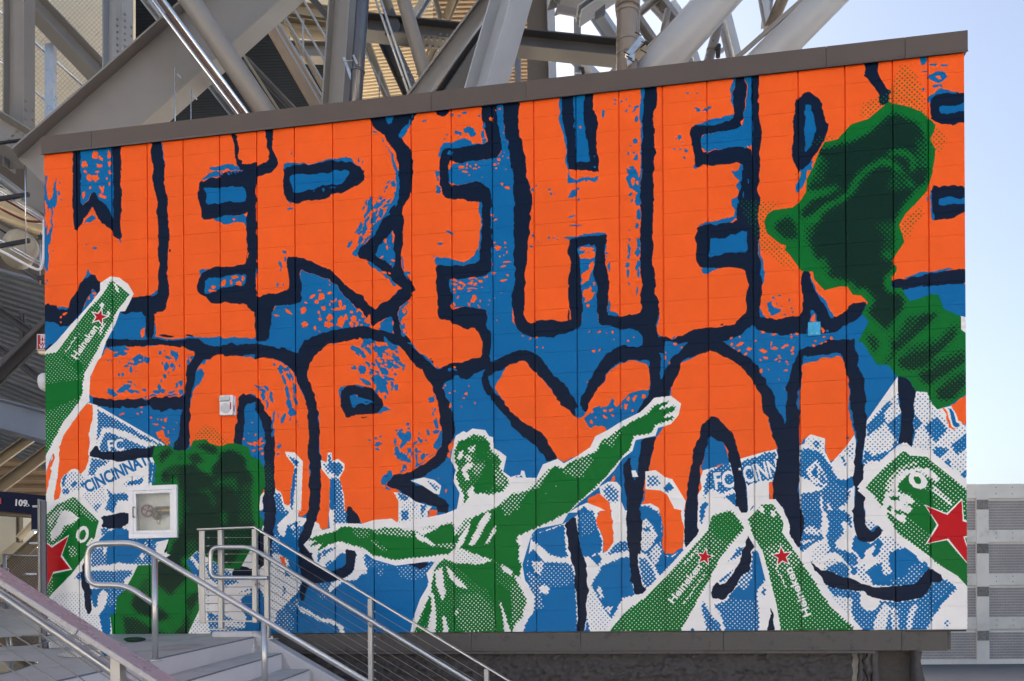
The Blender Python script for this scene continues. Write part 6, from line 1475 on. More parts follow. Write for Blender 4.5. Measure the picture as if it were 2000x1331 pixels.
def steel(name, label, P, Z, hp, wp, roll=0., m=None, cat='beam', tf=.02, tw=.014, group=None, bolts=None):
    """wide-flange member seen from P[0:2] to P[2:4] at depths Z, hp deep and wp wide as photo pixels"""
    m = m or STEEL; Z = Z if isinstance(Z, tuple) else (Z, Z)
    P0, P = P, (reach(P, Z) if Z[0] == Z[1] else P); n0 = math.hypot(P[2] - P[0], P[3] - P[1])
    a, b = at(P[0], P[1], Z[0]), at(P[2], P[3], Z[1]); k = (Z[0] + Z[1]) / 2 / F; h, w = hp * k, wp * k
    t, up = axis_frame(a, b, math.radians(roll)); s = t.cross(up).normalized()
    T = thing(name, label, cat, tuple(a), group=group)
    for nm, o, dw, dh in (('flange', up * (h / 2 - tf), w, tf), ('flange', -up * (h / 2), w, tf), ('web', -up * (h / 2 - tf), tw, h - 2 * tf)):
        mb = MB(); mb.box(a + o - s * (dw / 2), b - a, s * dw, up * dh); mb.build(nm, m, T, .004)
    for f0, f1, n, row, side in bolts or ():          # bolts: along the member from f0 to f1, offset row on face side
        for i in range(n):
            p = at(P0[0] + (P0[2] - P0[0]) * (f0 + (f1 - f0) * i / max(1, n - 1)), P0[1] + (P0[3] - P0[1]) * (f0 + (f1 - f0) * i / max(1, n - 1)), Z[0] + (Z[1] - Z[0]) * (f0 + (f1 - f0) * i / max(1, n - 1)))
            if side in ('top', 'bottom'):
                d = up if side == 'top' else -up
                q = p + d * (h / 2) + s * (w * row); ax = d
            else:
                d = s if s.dot(CAM - p) > 0 else -s
                q = p + d * (tw / 2) + up * (h * row); ax = d
            if 'bolt' not in MATS: MATS['bolt'] = bolt_mesh(.017, .016).build('bolt', STEEL, None).data; bpy.data.objects.remove(bpy.data.objects['bolt'])
            o = bpy.data.objects.new('bolt', MATS['bolt']); C.objects.link(o); o.parent = T; o.matrix_parent_inverse = T.matrix_world.inverted()
            o.matrix_world = Matrix.Translation(q) @ ax.to_track_quat('Z', 'Y').to_matrix().to_4x4()
    return T
def tubular(name, label, pts_, Z, rp, m, cat='pipe', rad=0., n=20, group=None, collars=()):
    P0 = None
    if len(pts_) == 2 and not isinstance(Z, (tuple, list)):
        P0 = [at(p[0], p[1], Z) for p in pts_]; q = reach((*pts_[0], *pts_[1]), Z); pts_ = [q[:2], q[2:]]
    Z = Z if isinstance(Z, (tuple, list)) else [Z] * len(pts_)
    P = [at(p[0], p[1], z) for p, z in zip(pts_, Z)]; r = rp * (sum(Z) / len(Z)) / F
    if rad: P = fillet(P, rad)
    if not collars:
        mb = MB(); mb.tube(P, r, n); return mb.build(name, m, None, label=label, category=cat, **({'group': group} if group else {}))
    T = thing(name, label, cat, tuple(P[0])); mb = MB(); mb.tube(P, r, n); mb.build('pipe_wall', m, T)
    for f, L_, k in collars:
        c = P0[0] + (P0[-1] - P0[0]) * f; d = (P[-1] - P[0]).normalized() * L_ / 2
        mb = MB(); mb.tube([c - d, c - d * .9, c + d * .9, c + d], [r * 1.02, r * k, r * k, r * 1.02], n); mb.build('collar', m, T)
    return T
def slab(name, label, P, Z, dy, m, cat, **kw):        # flat piece with an outline in the photo, at depth(s) Z, dy thick
    Z = Z if isinstance(Z, (tuple, list)) else [Z] * len(P)
    mb = MB(); mb.prism([at(x, y, z) for (x, y), z in zip(P, Z)], Vector((0, dy, 0)))
    return mb.build(name, m, kw.get('parent'), **({'label': label, 'category': cat} if label else {}))
def deck(name, label, L0, L1, R0, R1, n, amp, m, cat='metal deck', gap=.5):
    """corrugated sheet: ribs run from the left edge (L0 low, L1 high) to the right edge; corners are (px, py, depth)"""
    a, b, c, d = [at(*q) for q in (L0, L1, R0, R1)]
    nrm = (b - a).cross(c - a).normalized()
    if nrm.dot(CAM - a) < 0: nrm = -nrm
    T = thing(name, label, cat, tuple(a)); mb = MB(); prof = []
    for i in range(n):
        for f, o in ((0, 0), (gap * .8, 0), (gap, 1), (.92, 1)): prof.append(((i + f) / n, o * amp))
    prof.append((1, 0))
    for (f0, o0), (f1, o1) in zip(prof, prof[1:]):
        p, q = a + (b - a) * f0 + nrm * o0, c + (d - c) * f0 + nrm * o0
        r, s = c + (d - c) * f1 + nrm * o1, a + (b - a) * f1 + nrm * o1
        mb.quad(p, q, r, s)
    mb.build('ribbed_sheet', m, T)
    return T
def chainlink(name, label, q, Z, pitch, m, posts=(), rails=()):
    T = thing(name, label, 'fence', tuple(at(*q[0], Z))); mb = MB()
    x0, y0 = q[0]; x1, y1 = q[1]; r = 1.0 * Z / F * .45
    for s in (1, -1):
        k = x0 - (y1 - y0) if s == 1 else x0
        while k < (x1 if s == 1 else x1 + (y1 - y0)):
            p0, p1 = (k, y0), (k + s * (y1 - y0), y1)
            if s == -1: p0, p1 = (k, y0), (k - (y1 - y0), y1)
            ts = [0., 1.]; dx = p1[0] - p0[0]
            ta, tb = sorted(((x0 - p0[0]) / dx, (x1 - p0[0]) / dx)); ta, tb = max(0, ta), min(1, tb)
            if tb > ta + .01:
                A = at(p0[0] + dx * ta, y0 + (y1 - y0) * ta, Z + .01 * s); B = at(p0[0] + dx * tb, y0 + (y1 - y0) * tb, Z + .01 * s)
                mb.tube([A, B], r, 4, cap=False)
            k += pitch
    mb.build('wire_mesh', m, T, kind='stuff')
    for (a, b, w) in posts:
        mb = MB(); mb.tube([at(*a, Z - .03), at(*b, Z - .03)], w * Z / F, 8); mb.build('post', GALV, T)
    for (a, b, w) in rails:
        mb = MB(); mb.tube([at(*a, Z - .06), at(*b, Z - .06)], w * Z / F, 8); mb.build('rail', GALV, T)
    return T
# --- decks and cladding far behind
deck('dark_deck', 'dark ribbed metal deck high behind the big diagonal beam', (60, 300, 27), (40, -400, 18), (700, 270, 27), (700, -400, 18), 96, .008, DARKDECK)
deck('tan_deck', 'cream ribbed deck between the dark drain pipe and the paired conduits', (655, 240, 19), (645, -330, 13), (842, 215, 19), (850, -330, 13), 66, .06, TANDECK)
deck('brown_deck', 'brown ribbed deck behind the crossing beams above the middle of the wall', (800, 200, 24), (780, -330, 16), (1050, 190, 24), (1060, -330, 16), 54, .09, BROWNDECK)
slab('stand_end_wall', 'dark brown end wall of the stand ending at the sky', [(1030, 330), (1030, -400), (1064, -400), (1081, 330)], 17.5, .3, mat('dark_brown_panel', lin((92, 82, 72)), .6, 0, .08), 'wall')
slab('corner_trim', 'white corner trim along the edge of the dark end wall', [(1076, 330), (1059, -400), (1072, -400), (1092, 330)], 17.3, .2, STEEL2, 'trim')
T = thing('sunlit_cladding', 'cream horizontal siding behind the chain link at the upper left', 'cladding', tuple(at(0, 280, 18)))
for k in range(36):
    y = 292 - k * 16
    mb = MB(); p, q = at(-120, y, 18 + (k % 2) * 0), at(260, y - 8, 18); r = at(-120, y - 15.2, 17.97); s = at(260, y - 23.2, 17.97)
    mb.prism([p, q, s, r], Vector((0, .12, 0))); mb.build('board', CREAM, T)
chainlink('chain_link_fence', 'chain link mesh in front of the cream siding at upper left', ((-60, -120), (200, 285)), 16.5, 9.5, GALV)
tubular('guard_tube', 'bright upper guard tube crossing the chain link at upper left', [(-80, -50), (178, 182)], 16.2, 3.2, CHROME, 'tube')
tubular('guard_tube', 'lower guard tube crossing the chain link at upper left', [(-80, 50), (130, 232)], 16.2, 2.6, CHROME, 'tube')
slab('fence_post', 'square galvanised post in front of the chain link at upper left', [(87, 290), (87, 86), (104, 83), (104, 290)], 15.6, .12, GALV, 'post')
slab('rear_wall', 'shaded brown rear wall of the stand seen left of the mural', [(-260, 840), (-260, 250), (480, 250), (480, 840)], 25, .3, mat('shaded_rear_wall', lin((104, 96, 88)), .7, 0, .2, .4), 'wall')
# --- upper left members
steel('raking_beam', 'dark raking beam above the chain link with a tan underside', (-30, -92, 226, 178), 15, 34, 44, 0, STEEL, bolts=[(.33, .40, 3, .22, 'bottom')])
steel('steel_column', 'wide steel column at the left edge of the upper picture', (37, 330, 37, -60), 11.6, 46, 32, 38, STEEL, 'column', bolts=[(.18, .32, 4, -.3, 'top'), (.20, .30, 3, .3, 'top')])
steel('steel_column', 'bolted steel column with pale right flange above the big diagonal beam', (230, 250, 230, -60), 13.0, 46, 32, 38, STEEL2, 'column', bolts=[(.36, .68, 9, -.3, 'top'), (.42, .64, 5, .3, 'top'), (.36, .68, 9, .0, 'web')])
steel('spliced_beam', 'bolted spliced beam left of the top corner of the mural', (-60, 222, 130, 338), 11.0, 58, 46, 0, STEEL, bolts=[(.42, .78, 6, .32, 'web'), (.42, .78, 6, .12, 'web'), (.42, .78, 6, -.08, 'web'), (.42, .78, 6, -.28, 'web')])
slab('gusset_plate', 'grey gusset plate standing behind the left end of the coping', [(52, 330), (52, 262), (68, 262), (90, 290), (90, 420), (52, 400)], 10.9, .03, STEEL, 'plate')
steel('diagonal_beam', 'great grey diagonal beam rising from the left end of the coping', (80, 354, 640, -143), (10.4, 11.0), 112, 78, 0, STEEL, bolts=[(.70, .72, 2, .2, 'web')])
steel('thin_brace', 'narrow pale brace passing behind the great diagonal beam', (240, -66, 490, 258), 12.2, 16, 26, 60, STEEL2, 'brace')
tubular('raking_pipe', 'thick glossy grey pipe sloping down to the coping', [(330, -60), (545, 260)], 9.9, 20.5, STEEL, 'pipe')
tubular('raking_conduit', 'bright upper conduit beside the thick sloping pipe', [(290, -40), (512, 262)], 9.8, 4.6, CHROME, 'conduit')
tubular('raking_conduit', 'bright lower conduit hugging the thick sloping pipe', [(272, -34), (494, 262)], 9.9, 3.8, CHROME, 'conduit')
tubular('raking_conduit', 'reddish conduit between the two bright conduits', [(281, -38), (503, 262)], 10.0, 3.4, mat('red_brown_conduit', lin((120, 92, 84)), .35, .4), 'conduit')
for x, y0, y1, lb in ((342, 140, 300, 'left'), (373, 182, 300, 'right')):
    T = thing('hanger_rod', 'thin hanger rod clamped to the great diagonal beam, the %s' % ('longer one' if lb == 'left' else 'shorter one'), 'rod', tuple(at(x, y1, 10.1)))
    mb = MB(); mb.tube([at(x, y1, 10.05), at(x, y0 - 8, 10.05)], .006, 6); mb.build('rod', CHROME, T)
    mb = MB(); p = at(x + 3, y0 + 5, 10.08); mb.box(p, Vector((.035, 0, -.035)), Vector((0, .03, 0)), Vector((.01, 0, .01))); mb.build('clamp', GALV, T)
# --- stair flight seen behind, between pipe and column
T = thing('stair_flight', 'brown stair stringer with pale rails climbing behind the leaning column', 'stair', tuple(at(640, 240, 14)))
for (x0, y0, x1, y1, hp, wp, m_) in ((505, 8, 650, 262, 26, 10, BROWNDECK), (545, 20, 668, 240, 8, 8, TAN)):
    a, b = at(x0, y0, 14.4), at(x1, y1, 14.4); t_, up = axis_frame(a, b, 0); mb = MB(); k = 14.4 / F
    mb.box(a - up * hp * k / 2, b - a, t_.cross(up) * wp * k, up * hp * k); mb.build('stringer', m_, T)
for dx, dy, r in ((0, 0, 2.0), (9, -4, 2.2), (23, -12, 2.0), (44, -22, 2.2), (62, -40, 2.2)):
    mb = MB(); mb.tube([at(520 + dx, 22 + dy, 14.1), at(650 + dx, 243 + dy, 14.1)], r * 14.1 / F, 8); mb.build('rail', STEEL2, T)
for x, y0, y1 in ((592, 40, 112), (634, 118, 168)):
    mb = MB(); mb.tube([at(x, y0, 14.1), at(x, y1, 14.1)], 2.2 * 14.1 / F, 8); mb.build('rail_post', STEEL2, T)
slab('rear_cladding', 'cream cladding glimpsed through the stair behind the leaning column', [(566, 112), (566, -40), (720, -40), (720, 112)], 21, .2, TANDECK, 'cladding')
steel('rear_beam', 'upper tan beam crossing behind the stair rails', (540, 18, 720, 42), 18, 26, 24, 0, TAN)
steel('rear_beam', 'middle tan beam crossing behind the stair rails', (540, 50, 720, 72), 18, 20, 30, 0, TAN)
steel('rear_beam', 'lower grey beam crossing behind the stair rails', (560, 102, 720, 106), 18, 30, 26, 0, STEEL)
tubular('thin_brace', 'slim tan rod brace in front of the dark deck', [(470, 100), (560, 240)], 13, 2.6, TAN, 'brace')
steel('thin_brace', 'dark slim brace at the top left of the leaning column', (560, -60, 655, 50), 13, 12, 14, 30, STEEL3, 'brace')
steel('thin_brace', 'dusky slim brace lying low against the dark deck', (478, 115, 580, 222), 16, 12, 16, 30, STEEL3, 'brace')
# --- leaning column and drain pipe
steel('leaning_column', 'broad grey column standing left of the dark drain pipe', (652, 300, 676, -60), 9.75, 46, 44, 24, STEEL, 'column')
T = tubular('drain_pipe', 'dark glossy drain pipe strapped beside the broad column', [(688, 290), (712, -50)], 9.55, 12.6, DRAIN, 'pipe', collars=[(.44, .03, 1.12)])
T2 = thing('pipe_bracket', 'galvanised strut bracket holding the dark drain pipe', 'bracket', tuple(at(680, 150, 9.6)))
mb = MB(); a, b = at(669, 112, 9.55), at(684, 156, 9.55); mb.box(a, b - a, Vector((.03, 0, 0)), Vector((0, .04, 0))); mb.build('strut', GALV, T2)
mb = MB(); mb.tube([at(672, 120, 9.5), at(694, 118, 9.5)], .006, 6); mb.build('rod', GALV, T2)
mb = MB(); a = at(688, 108, 9.47); mb.box(a, at(696, 126, 9.47) - a, Vector((.022, 0, .005)), Vector((0, .02, 0))); mb.build('saddle', STEEL2, T2)
# --- behind the middle
steel('cross_beam', 'long dark cross beam running behind the drain pipes', (640, 46, 1290, 113), 12.3, 34, 40, 0, STEEL3, bolts=[(.30, .42, 8, .3, 'bottom'), (.30, .42, 8, -.3, 'bottom'), (.34, .40, 4, .0, 'web')])
tubular('brace_pipe', 'pipe brace ending at a bolted gusset over the cross beam', [(735, -60), (768, 42)], 12.6, 9.5, STEEL, 'pipe')
slab('gusset_plate', 'dark bolted gusset plate at the foot of the pipe brace', [(752, 70), (750, 40), (766, 14), (782, 48), (778, 66)], 12.2, .03, STEEL3, 'plate')
tubular('brace_pipe', 'thick sloping pipe brace crossing the cross beam', [(771, -60), (848, 210)], 11.2, 13.5, STEEL, 'pipe')
steel('raking_beam', 'dark bolted raking beam hanging below the gusset plate', (746, 60, 830, 240), 12.8, 26, 24, 40, STEEL3, bolts=[(.35, .6, 4, .2, 'top'), (.35, .6, 4, -.2, 'top')])
tubular('paired_conduit', 'left conduit of the bright pair dropping before the cream deck', [(716, -50), (806, 205)], 11.8, 2.4, GALV, 'conduit')
tubular('paired_conduit', 'right conduit of the bright pair dropping before the cream deck', [(726, -50), (813, 205)], 11.8, 2.4, GALV, 'conduit')
steel('deck_edge_beam', 'tan edge beam on the left of the cream ribbed deck', (700, 40, 772, 232), 13.6, 14, 12, 20, TAN)
tubular('deck_handrail', 'slim rail along the left of the cream ribbed deck', [(700, 75), (776, 225)], 13.2, 1.6, STEEL2, 'rail')
tubular('deck_handrail', 'short upright rail beside the cream ribbed deck', [(741, 140), (741, 200)], 13.2, 1.4, STEEL2, 'rail')
steel('diagonal_brace', 'lower grey brace leaning right over the coping', (760, 262, 1000, -60), 10.1, 30, 44, 18, STEEL, 'brace')
steel('diagonal_brace', 'second grey brace lying just behind the lower one', (800, 290, 1010, -20), 10.9, 22, 36, -30, STEEL3, 'brace')
steel('raking_strut', 'great strut with a bright right flange in the middle of the skyline', (912, 300, 1018, -70), 9.6, 64, 52, 40, STEEL2, 'strut')
steel('rear_strut', 'tan strut rising from the brown deck to the right', (822, 150, 905, -40), 17, 14, 16, 40, TAN, 'strut')
steel('rear_strut', 'pale strut leaning right behind the thick pipe brace', (800, 50, 850, -30), 15, 12, 22, 50, STEEL2, 'strut')
tubular('rear_tube', 'brown tube dropping to a plate on the brown deck', [(895, -30), (868, 42)], 16, 7.5, TAN, 'tube')
steel('rear_strut', 'brown strut crossing the brown deck', (838, -40, 868, 60), 17, 10, 12, 10, TAN, 'strut')
tubular('hanger_pipe', 'short pale hanger pipe above the coping by the bright strut', [(1012, 190), (1011, 116)], 13, 6.6, STEEL, 'pipe')
tubular('hanger_pipe', 'little pale hanger pipe right beside the bright strut', [(987, 190), (983, 150)], 13, 3.4, STEEL2, 'pipe')
tubular('hanger_pipe', 'long hanger pipe standing before the open sky', [(1129, 190), (1127, -20)], 14, 7, STEEL, 'pipe')
for y, lb in ((33, 'upper'), (140, 'lower')):
    T = thing('pipe_clamp', '%s spring clamp on the long hanger pipe' % lb, 'clamp', tuple(at(1138, y, 13.9)))
    mb = MB(); mb.tube([at(1132, y - 6, 13.9), at(1138, y - 5, 13.85), at(1139, y + 3, 13.85), at(1136, y + 9, 13.9)], .03, 8); mb.build('clamp_body', BLACK, T)
    mb = MB(); mb.tube([at(1121, y + 2, 13.8), at(1136, y + 4, 13.8)], .008, 6); mb.build('strap', GALV, T)
# --- right group against the sky
steel('outrigger_beam', 'stub end of a beam jutting left from the ringed drain pipe', (1084, 4, 1210, -40), (11.0, 12.0), 20, 40, 0, STEEL)
slab('outrigger_plate', 'grey end plate facing left of the ringed drain pipe', [(1088, 24), (1088, 8), (1132, 18), (1132, 32)], 10.8, .03, STEEL, 'plate')
steel('outrigger_beam', 'second beam stub sloping up to the ringed drain pipe', (1130, 32, 1216, -26), 10.6, 14, 50, 10, STEEL2)
slab('outrigger_plate', 'small triangular plate under the second beam stub', [(1162, 38), (1162, 24), (1182, 8), (1182, 26)], 10.5, .03, STEEL3, 'plate')
steel('sky_brace', 'pale brace dropping right towards the ringed drain pipe', (1138, -14, 1234, 128), 13.0, 26, 22, 40, STEEL2, 'brace')
tubular('ringed_drain_pipe', 'brown grey drain pipe with thick collar rings', [(1223, 300), (1226, -60)], 9.4, 20.5, BROWNPIPE, 'pipe',
        collars=[(.955 - .10, .10, 1.14), (.80, .07, 1.18), (.765, .05, 1.10), (.60, .015, 1.06), (.53, .015, 1.06)])
tubular('thin_downpipe', 'thin pale pipe on the right of the ringed drain pipe', [(1246, 120), (1248, -40)], 9.6, 3, STEEL2, 'pipe')
T = thing('strut_bracket', 'bright galvanised bracket right of the ringed drain pipe', 'bracket', tuple(at(1240, 110, 9.2)))
mb = MB(); a, b = at(1222, 105, 9.1), at(1250, 70, 9.1); mb.box(a, b - a, (at(1231, 112, 9.1) - a), Vector((0, .06, 0))); mb.build('channel', GALV, T)
mb = MB(); mb.prism([at(1226, 128, 9.12), at(1224, 112, 9.12), at(1240, 104, 9.12), at(1240, 116, 9.12)], Vector((0, .03, 0))); mb.build('plate', GALV, T)
mb = MB(); mb.prism([at(1236, 108, 9.15), at(1262, 86, 9.15), at(1262, 100, 9.15), at(1246, 120, 9.15)], Vector((0, .03, 0))); mb.build('plate', TAN, T)
for x, y in ((1223, 104), (1228, 112), (1246, 66), (1258, 84), (1232, 118), (1256, 100)):
    mb = MB(); mb.tube([at(x - 5, y - 3, 9.0), at(x + 7, y + 4, 9.0)], .006, 6); mb.build('threaded_rod', BLACK, T)
tubular('great_pipe', 'great pale diagonal pipe sloping up against the sky', [(1190, 234), (1440, -44)], 9.6, 36.5, STEEL2, 'pipe', n=36)
steel('pipe_fin', 'thin fin plate along the upper edge of the great diagonal pipe', (1196, 166, 1400, -41), 9.5, 5, 10, 90, STEEL, 'plate')
tubular('great_pipe', 'second great pale pipe nearer the right end of the coping', [(1400, 216), (1660, -48)], 10.0, 32.5, STEEL2, 'pipe', n=36)
steel('pipe_fin', 'thin fin plate along the upper edge of the second great pipe', (1425, 126, 1610, -38), 9.9, 4, 9, 90, STEEL, 'plate')
tubular('slanting_pipe', 'brown slanting pipe between the two great pipes', [(1412, 15), (1376, 150)], 10.6, 9.5, BROWNPIPE, 'pipe', collars=[(.62, .03, 1.08), (.80, .02, 1.08)])
T = thing('pipe_clamp', 'dark clamp on the right of the brown slanting pipe', 'clamp', tuple(at(1404, 100, 10.5)))
mb = MB(); mb.tube([at(1398, 96, 10.45), at(1404, 90, 10.4), at(1402, 112, 10.4)], .028, 8); mb.build('clamp_body', BLACK, T)
mb = MB(); a = at(1404, 96, 10.5); mb.box(a, at(1414, 92, 10.5) - a, Vector((0, .03, 0)), UP * -.05); mb.build('plate', GALV, T)
tubular('slanting_pipe', 'brown slanting pipe beyond the second great pipe', [(1545, -40), (1502, 60)], 11, 11.5, BROWNPIPE, 'pipe')
for P_, Z_, hp, wp, lb in (((1395, -40, 1446, 160), 16, 30, 16, 'wide pale column far behind the brown slanting pipe'), ((1335, 60, 1372, 170), 16, 24, 14, 'pale far column left of the brown slanting pipe'),
                          ((1483, -40, 1506, 90), 15, 15, 12, 'slim pale far column before the second great pipe'), ((1505, -40, 1495, 60), 17, 18, 12, 'bright far column above the second great pipe'),
                          ((1538, 40, 1566, 150), 15, 26, 14, 'pale far column peeping under the second great pipe')):
    steel('far_column', lb, P_, Z_, hp, wp, 65, STEEL2, 'column')
steel('lattice_brace', 'long lattice brace right of the ringed drain pipe', (1232, 18, 1300, 116), 12.6, 16, 14, 50, STEEL, 'brace')
steel('lattice_brace', 'short lattice strut rising right at the top', (1246, 28, 1288, -8), 12.6, 12, 14, 50, STEEL, 'brace')
steel('lattice_brace', 'upper lattice brace falling right from the top', (1276, -16, 1326, 50), 12.6, 20, 16, 50, STEEL, 'brace')
tubular('lattice_tube', 'short tapered tube behind the great diagonal pipe', [(1304, 20), (1294, 74)], 12.2, 6.5, BROWNPIPE, 'tube')
steel('far_brace', 'pale far brace parallel to the lattice', (1250, -20, 1310, 46), 18, 16, 12, 65, STEEL2, 'brace')
steel('far_brace', 'second pale far brace near the great pipe', (1310, 10, 1350, 66), 18, 22, 12, 65, STEEL2, 'brace')
steel('far_brace', 'pale far brace low behind the cross beam', (1120, 110, 1200, 190), 16, 24, 12, 65, STEEL2, 'brace')
tubular('stub_tube', 'small tube at the foot of the ringed drain pipe', [(1190, 150), (1212, 124)], 10.2, 6, STEEL, 'tube')
# --- left edge, under the stand
steel('pale_edge_beam', 'pale edge beam left of the mural under the bolted splice', (-80, 290, 130, 448), 11.4, 14, 30, 35, STEEL2)
deck('mottled_deck', 'mottled cream deck underside left of the mural', (-80, 470, 13.5), (-80, 330, 12.6), (120, 520, 13.5), (120, 420, 12.6), 7, .04, TANDECK)
steel('rear_beam', 'grey beam under the mottled deck left of the mural', (-80, 420, 130, 520), 13, 44, 30, 0, STEEL)
for pts_, r, lb in (([(-60, 334), (120, 452)], 2.2, 'upper bright conduit crossing left of the mural'), ([(-60, 339), (120, 457)], 1.6, 'thin bright conduit just under the upper one'),
                    ([(-60, 436), (120, 536)], 2.2, 'middle bright conduit crossing left of the mural'), ([(-60, 442), (120, 542)], 1.8, 'thin bright conduit just under the middle one')):
    tubular('conduit', lb, pts_, 10.6, r, CHROME, 'conduit', n=10)
tubular('conduit', 'white conduit curving upward beside the mural edge', [(-60, 456), (60, 522), (80, 530), (85, 500), (86, 430)], 10.5, 2.6, WHITEP, 'conduit', rad=.12, n=10)
tubular('red_pipe', 'thin dark red pipe sagging under the mottled deck', [(-40, 386), (20, 418), (50, 432), (78, 434), (110, 428)], 11.2, 2.2, mat('dark_red_pipe', lin((112, 28, 34)), .4), 'pipe', rad=.1, n=10)
tubular('red_pipe', 'upper dark red pipe crossing left of the mural', [(-40, 362), (110, 448)], 11.3, 2.0, MATS['dark_red_pipe'], 'pipe', n=10)
tubular('hanger_rod', 'long thin hanger rod carrying the conduits left of the mural', [(48, 262), (51, 492)], 10.4, 1.2, CHROME, 'rod', n=8)
tubular('hanger_rod', 'short thin hanger rod close to the mural edge', [(79, 455), (78, 556)], 10.6, 1.1, CHROME, 'rod', n=8)
tubular('dark_pipe', 'dark horizontal pipe stub at the bolted splice', [(-30, 284), (52, 273)], 10.45, 3.2, BLACK, 'pipe', n=10)
for x0, y0, x1, y1, lb in ((-30, 488, 56, 472, 'dark strut channel carrying the middle conduits'), (-10, 392, 55, 382, 'dark strut channel carrying the upper conduits'), (74, 466, 90, 464, 'dark stub channel by the mural edge'), (72, 546, 92, 544, 'lower dark stub channel by the mural edge')):
    a, b = at(x0, y0, 10.5), at(x1, y1, 10.5); mb = MB(); mb.box(a, b - a, Vector((0, .04, 0)), UP * .042)
    mb.build('strut_channel', BLACK, None, label=lb, category='channel')
T = thing('floodlight', 'beige floodlight housing hanging left of the mural', 'light', tuple(at(40, 480, 11)))
mb = MB(); a, b = at(30, 500, 11.2), at(46, 474, 10.9); mb.tube([a, a + (b - a) * .15, a + (b - a) * .8, b], [.10, .20, .20, .13], 20); mb.build('housing', mat('beige_lamp_housing', lin((178, 168, 148)), .5), T)
mb = MB(); mb.prism([at(6, 466, 11.1), at(18, 452, 11.1), at(30, 462, 11.1), at(22, 482, 11.1)], Vector((0, .12, 0))); mb.build('ballast_box', MATS['beige_lamp_housing'], T)
mb = MB(); mb.tube([at(-20, 436, 11.05), at(12, 456, 11.05)], .012, 6); mb.build('cord', BLACK, T)
T = thing('tube_light', 'unlit grey tube light fitting under the floodlight', 'light', tuple(at(14, 506, 12)))
mb = MB(); mb.tube([at(12, 506, 12), at(92, 556, 12)], .035, 12); mb.build('body', STEEL3, T)
mb = MB(); mb.tube([at(11, 505, 12), at(15, 508, 12)], .042, 12); mb.build('end_cap', BLACK, T)
deck('slate_deck', 'blue grey ribbed stand underside left of the mural', (-90, 700, 16), (-90, 500, 14.4), (130, 790, 16), (130, 560, 14.4), 22, .06, SLATE)
deck('slate_deck', 'lower blue grey ribbed stand underside behind the dark brace', (-90, 850, 20), (-90, 690, 17.5), (130, 930, 20), (130, 780, 17.5), 18, .08, SLATE)
for y0, y1, lb in ((598, 662, 'upper dark purlin on the ribbed stand underside'), (668, 742, 'lower dark purlin on the ribbed stand underside')):
    steel('purlin', lb, (-80, y0 - 44, 130, y1 + 36), 13.8, 12, 18, 0, STEEL3)
steel('purlin', 'short dark post between the ribbed panels', (43, 612, 43, 668), 13.9, 8, 8, 45, STEEL3)
steel('dark_brace', 'broad dark brace slanting up to the mural edge', (-60, 790, 140, 592), 12.0, 26, 30, 20, STEEL3, 'brace')
steel('slate_beam', 'deep blue grey beam above the tan diagonals', (-80, 790, 130, 846), 13.0, 58, 34, 0, mat('blue_grey_beam_paint', lin((132, 142, 158)), .42, 0, .06, 2.))
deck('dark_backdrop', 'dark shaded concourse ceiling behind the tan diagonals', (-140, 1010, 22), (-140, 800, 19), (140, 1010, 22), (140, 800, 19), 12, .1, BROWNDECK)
steel('tan_diagonal', 'upper tan diagonal beam above the section sign', (-60, 940, 84, 838), 14.2, 18, 24, 0, TAN)
steel('tan_diagonal', 'lower tan diagonal beam above the section sign', (-60, 996, 120, 862), 14.0, 22, 28, 0, TAN)
# section sign
T = thing('section_sign', 'navy section sign reading 109 with a wheelchair symbol', 'sign', tuple(at(40, 985, 12.4)))
mb = MB(); mb.prism([at(-90, 991, 12.4), at(-90, 951, 12.4), at(96, 969, 12.4), at(96, 1006, 12.4)], Vector((0, .12, 0))); mb.build('sign_board', NAVYM, T)
p = at(27, 987.5, 12.38); q = at(60, 990, 12.38); ex = (q - p).normalized(); ez = Vector((0, 0, 1)); ey = ez.cross(ex).normalized(); ez = ex.cross(ey)
M4 = Matrix((( ex.x, ez.x, -ey.x, p.x), (ex.y, ez.y, -ey.y, p.y), (ex.z, ez.z, -ey.z, p.z), (0, 0, 0, 1)))
text_mesh('section_number', '109', .125, SIGNW, T, M4, .004, .004)
k = 12.37 / F
mb = MB(); c0_ = at(53.2, 986.6, 12.37)
arc = [c0_ + (ex * math.cos(w) + ez * math.sin(w)) * 3.0 * k for w in [2.3 + j * .35 for j in range(13)]]
mb.tube(arc, .5 * k, 6); mb.tube([at(53, 980.5, 12.37), at(53.2, 985, 12.37), at(55.8, 985.2, 12.37), at(57, 988.6, 12.37), at(58, 988.2, 12.37)], .5 * k, 6); mb.tube([at(52.9, 979.2, 12.37), at(52.9, 978.2, 12.37)], .9 * k, 8)
mb.build('wheelchair_symbol', SIGNW, T)
mb = MB(); mb.prism([at(-8, 984, 12.38), at(-8, 972, 12.38), at(2, 973, 12.38), at(2, 984.5, 12.38)], Vector((0, .01, 0))); mb.build('red_letter_stroke', mat('red_sign_letter', lin((190, 50, 70)), .4), T)
steel('tan_sill_beam', 'tan beam under the section sign', (-80, 997, 90, 1008), 12.9, 10, 20, 0, TAN)
slab('stair_soffit', 'cream stair underside in the sun at the left edge', [(-90, 1140), (-90, 1004), (33, 1004), (33, 1056), (0, 1081)], 16, .6, CREAM, 'soffit')
steel('short_post', 'short tan post right of the cream stair underside', (38, 1060, 38, 1002), 15.5, 9, 9, 45, TAN, 'post')
steel('tan_diagonal', 'short pale diagonal between the tan post and the dark panel', (36, 1052, 76, 1012), 15, 12, 14, 0, CREAM)
steel('dark_diagonal', 'shaded diagonal beam behind the low chain link', (-10, 1130, 110, 1020), 16, 20, 18, 0, TAN)
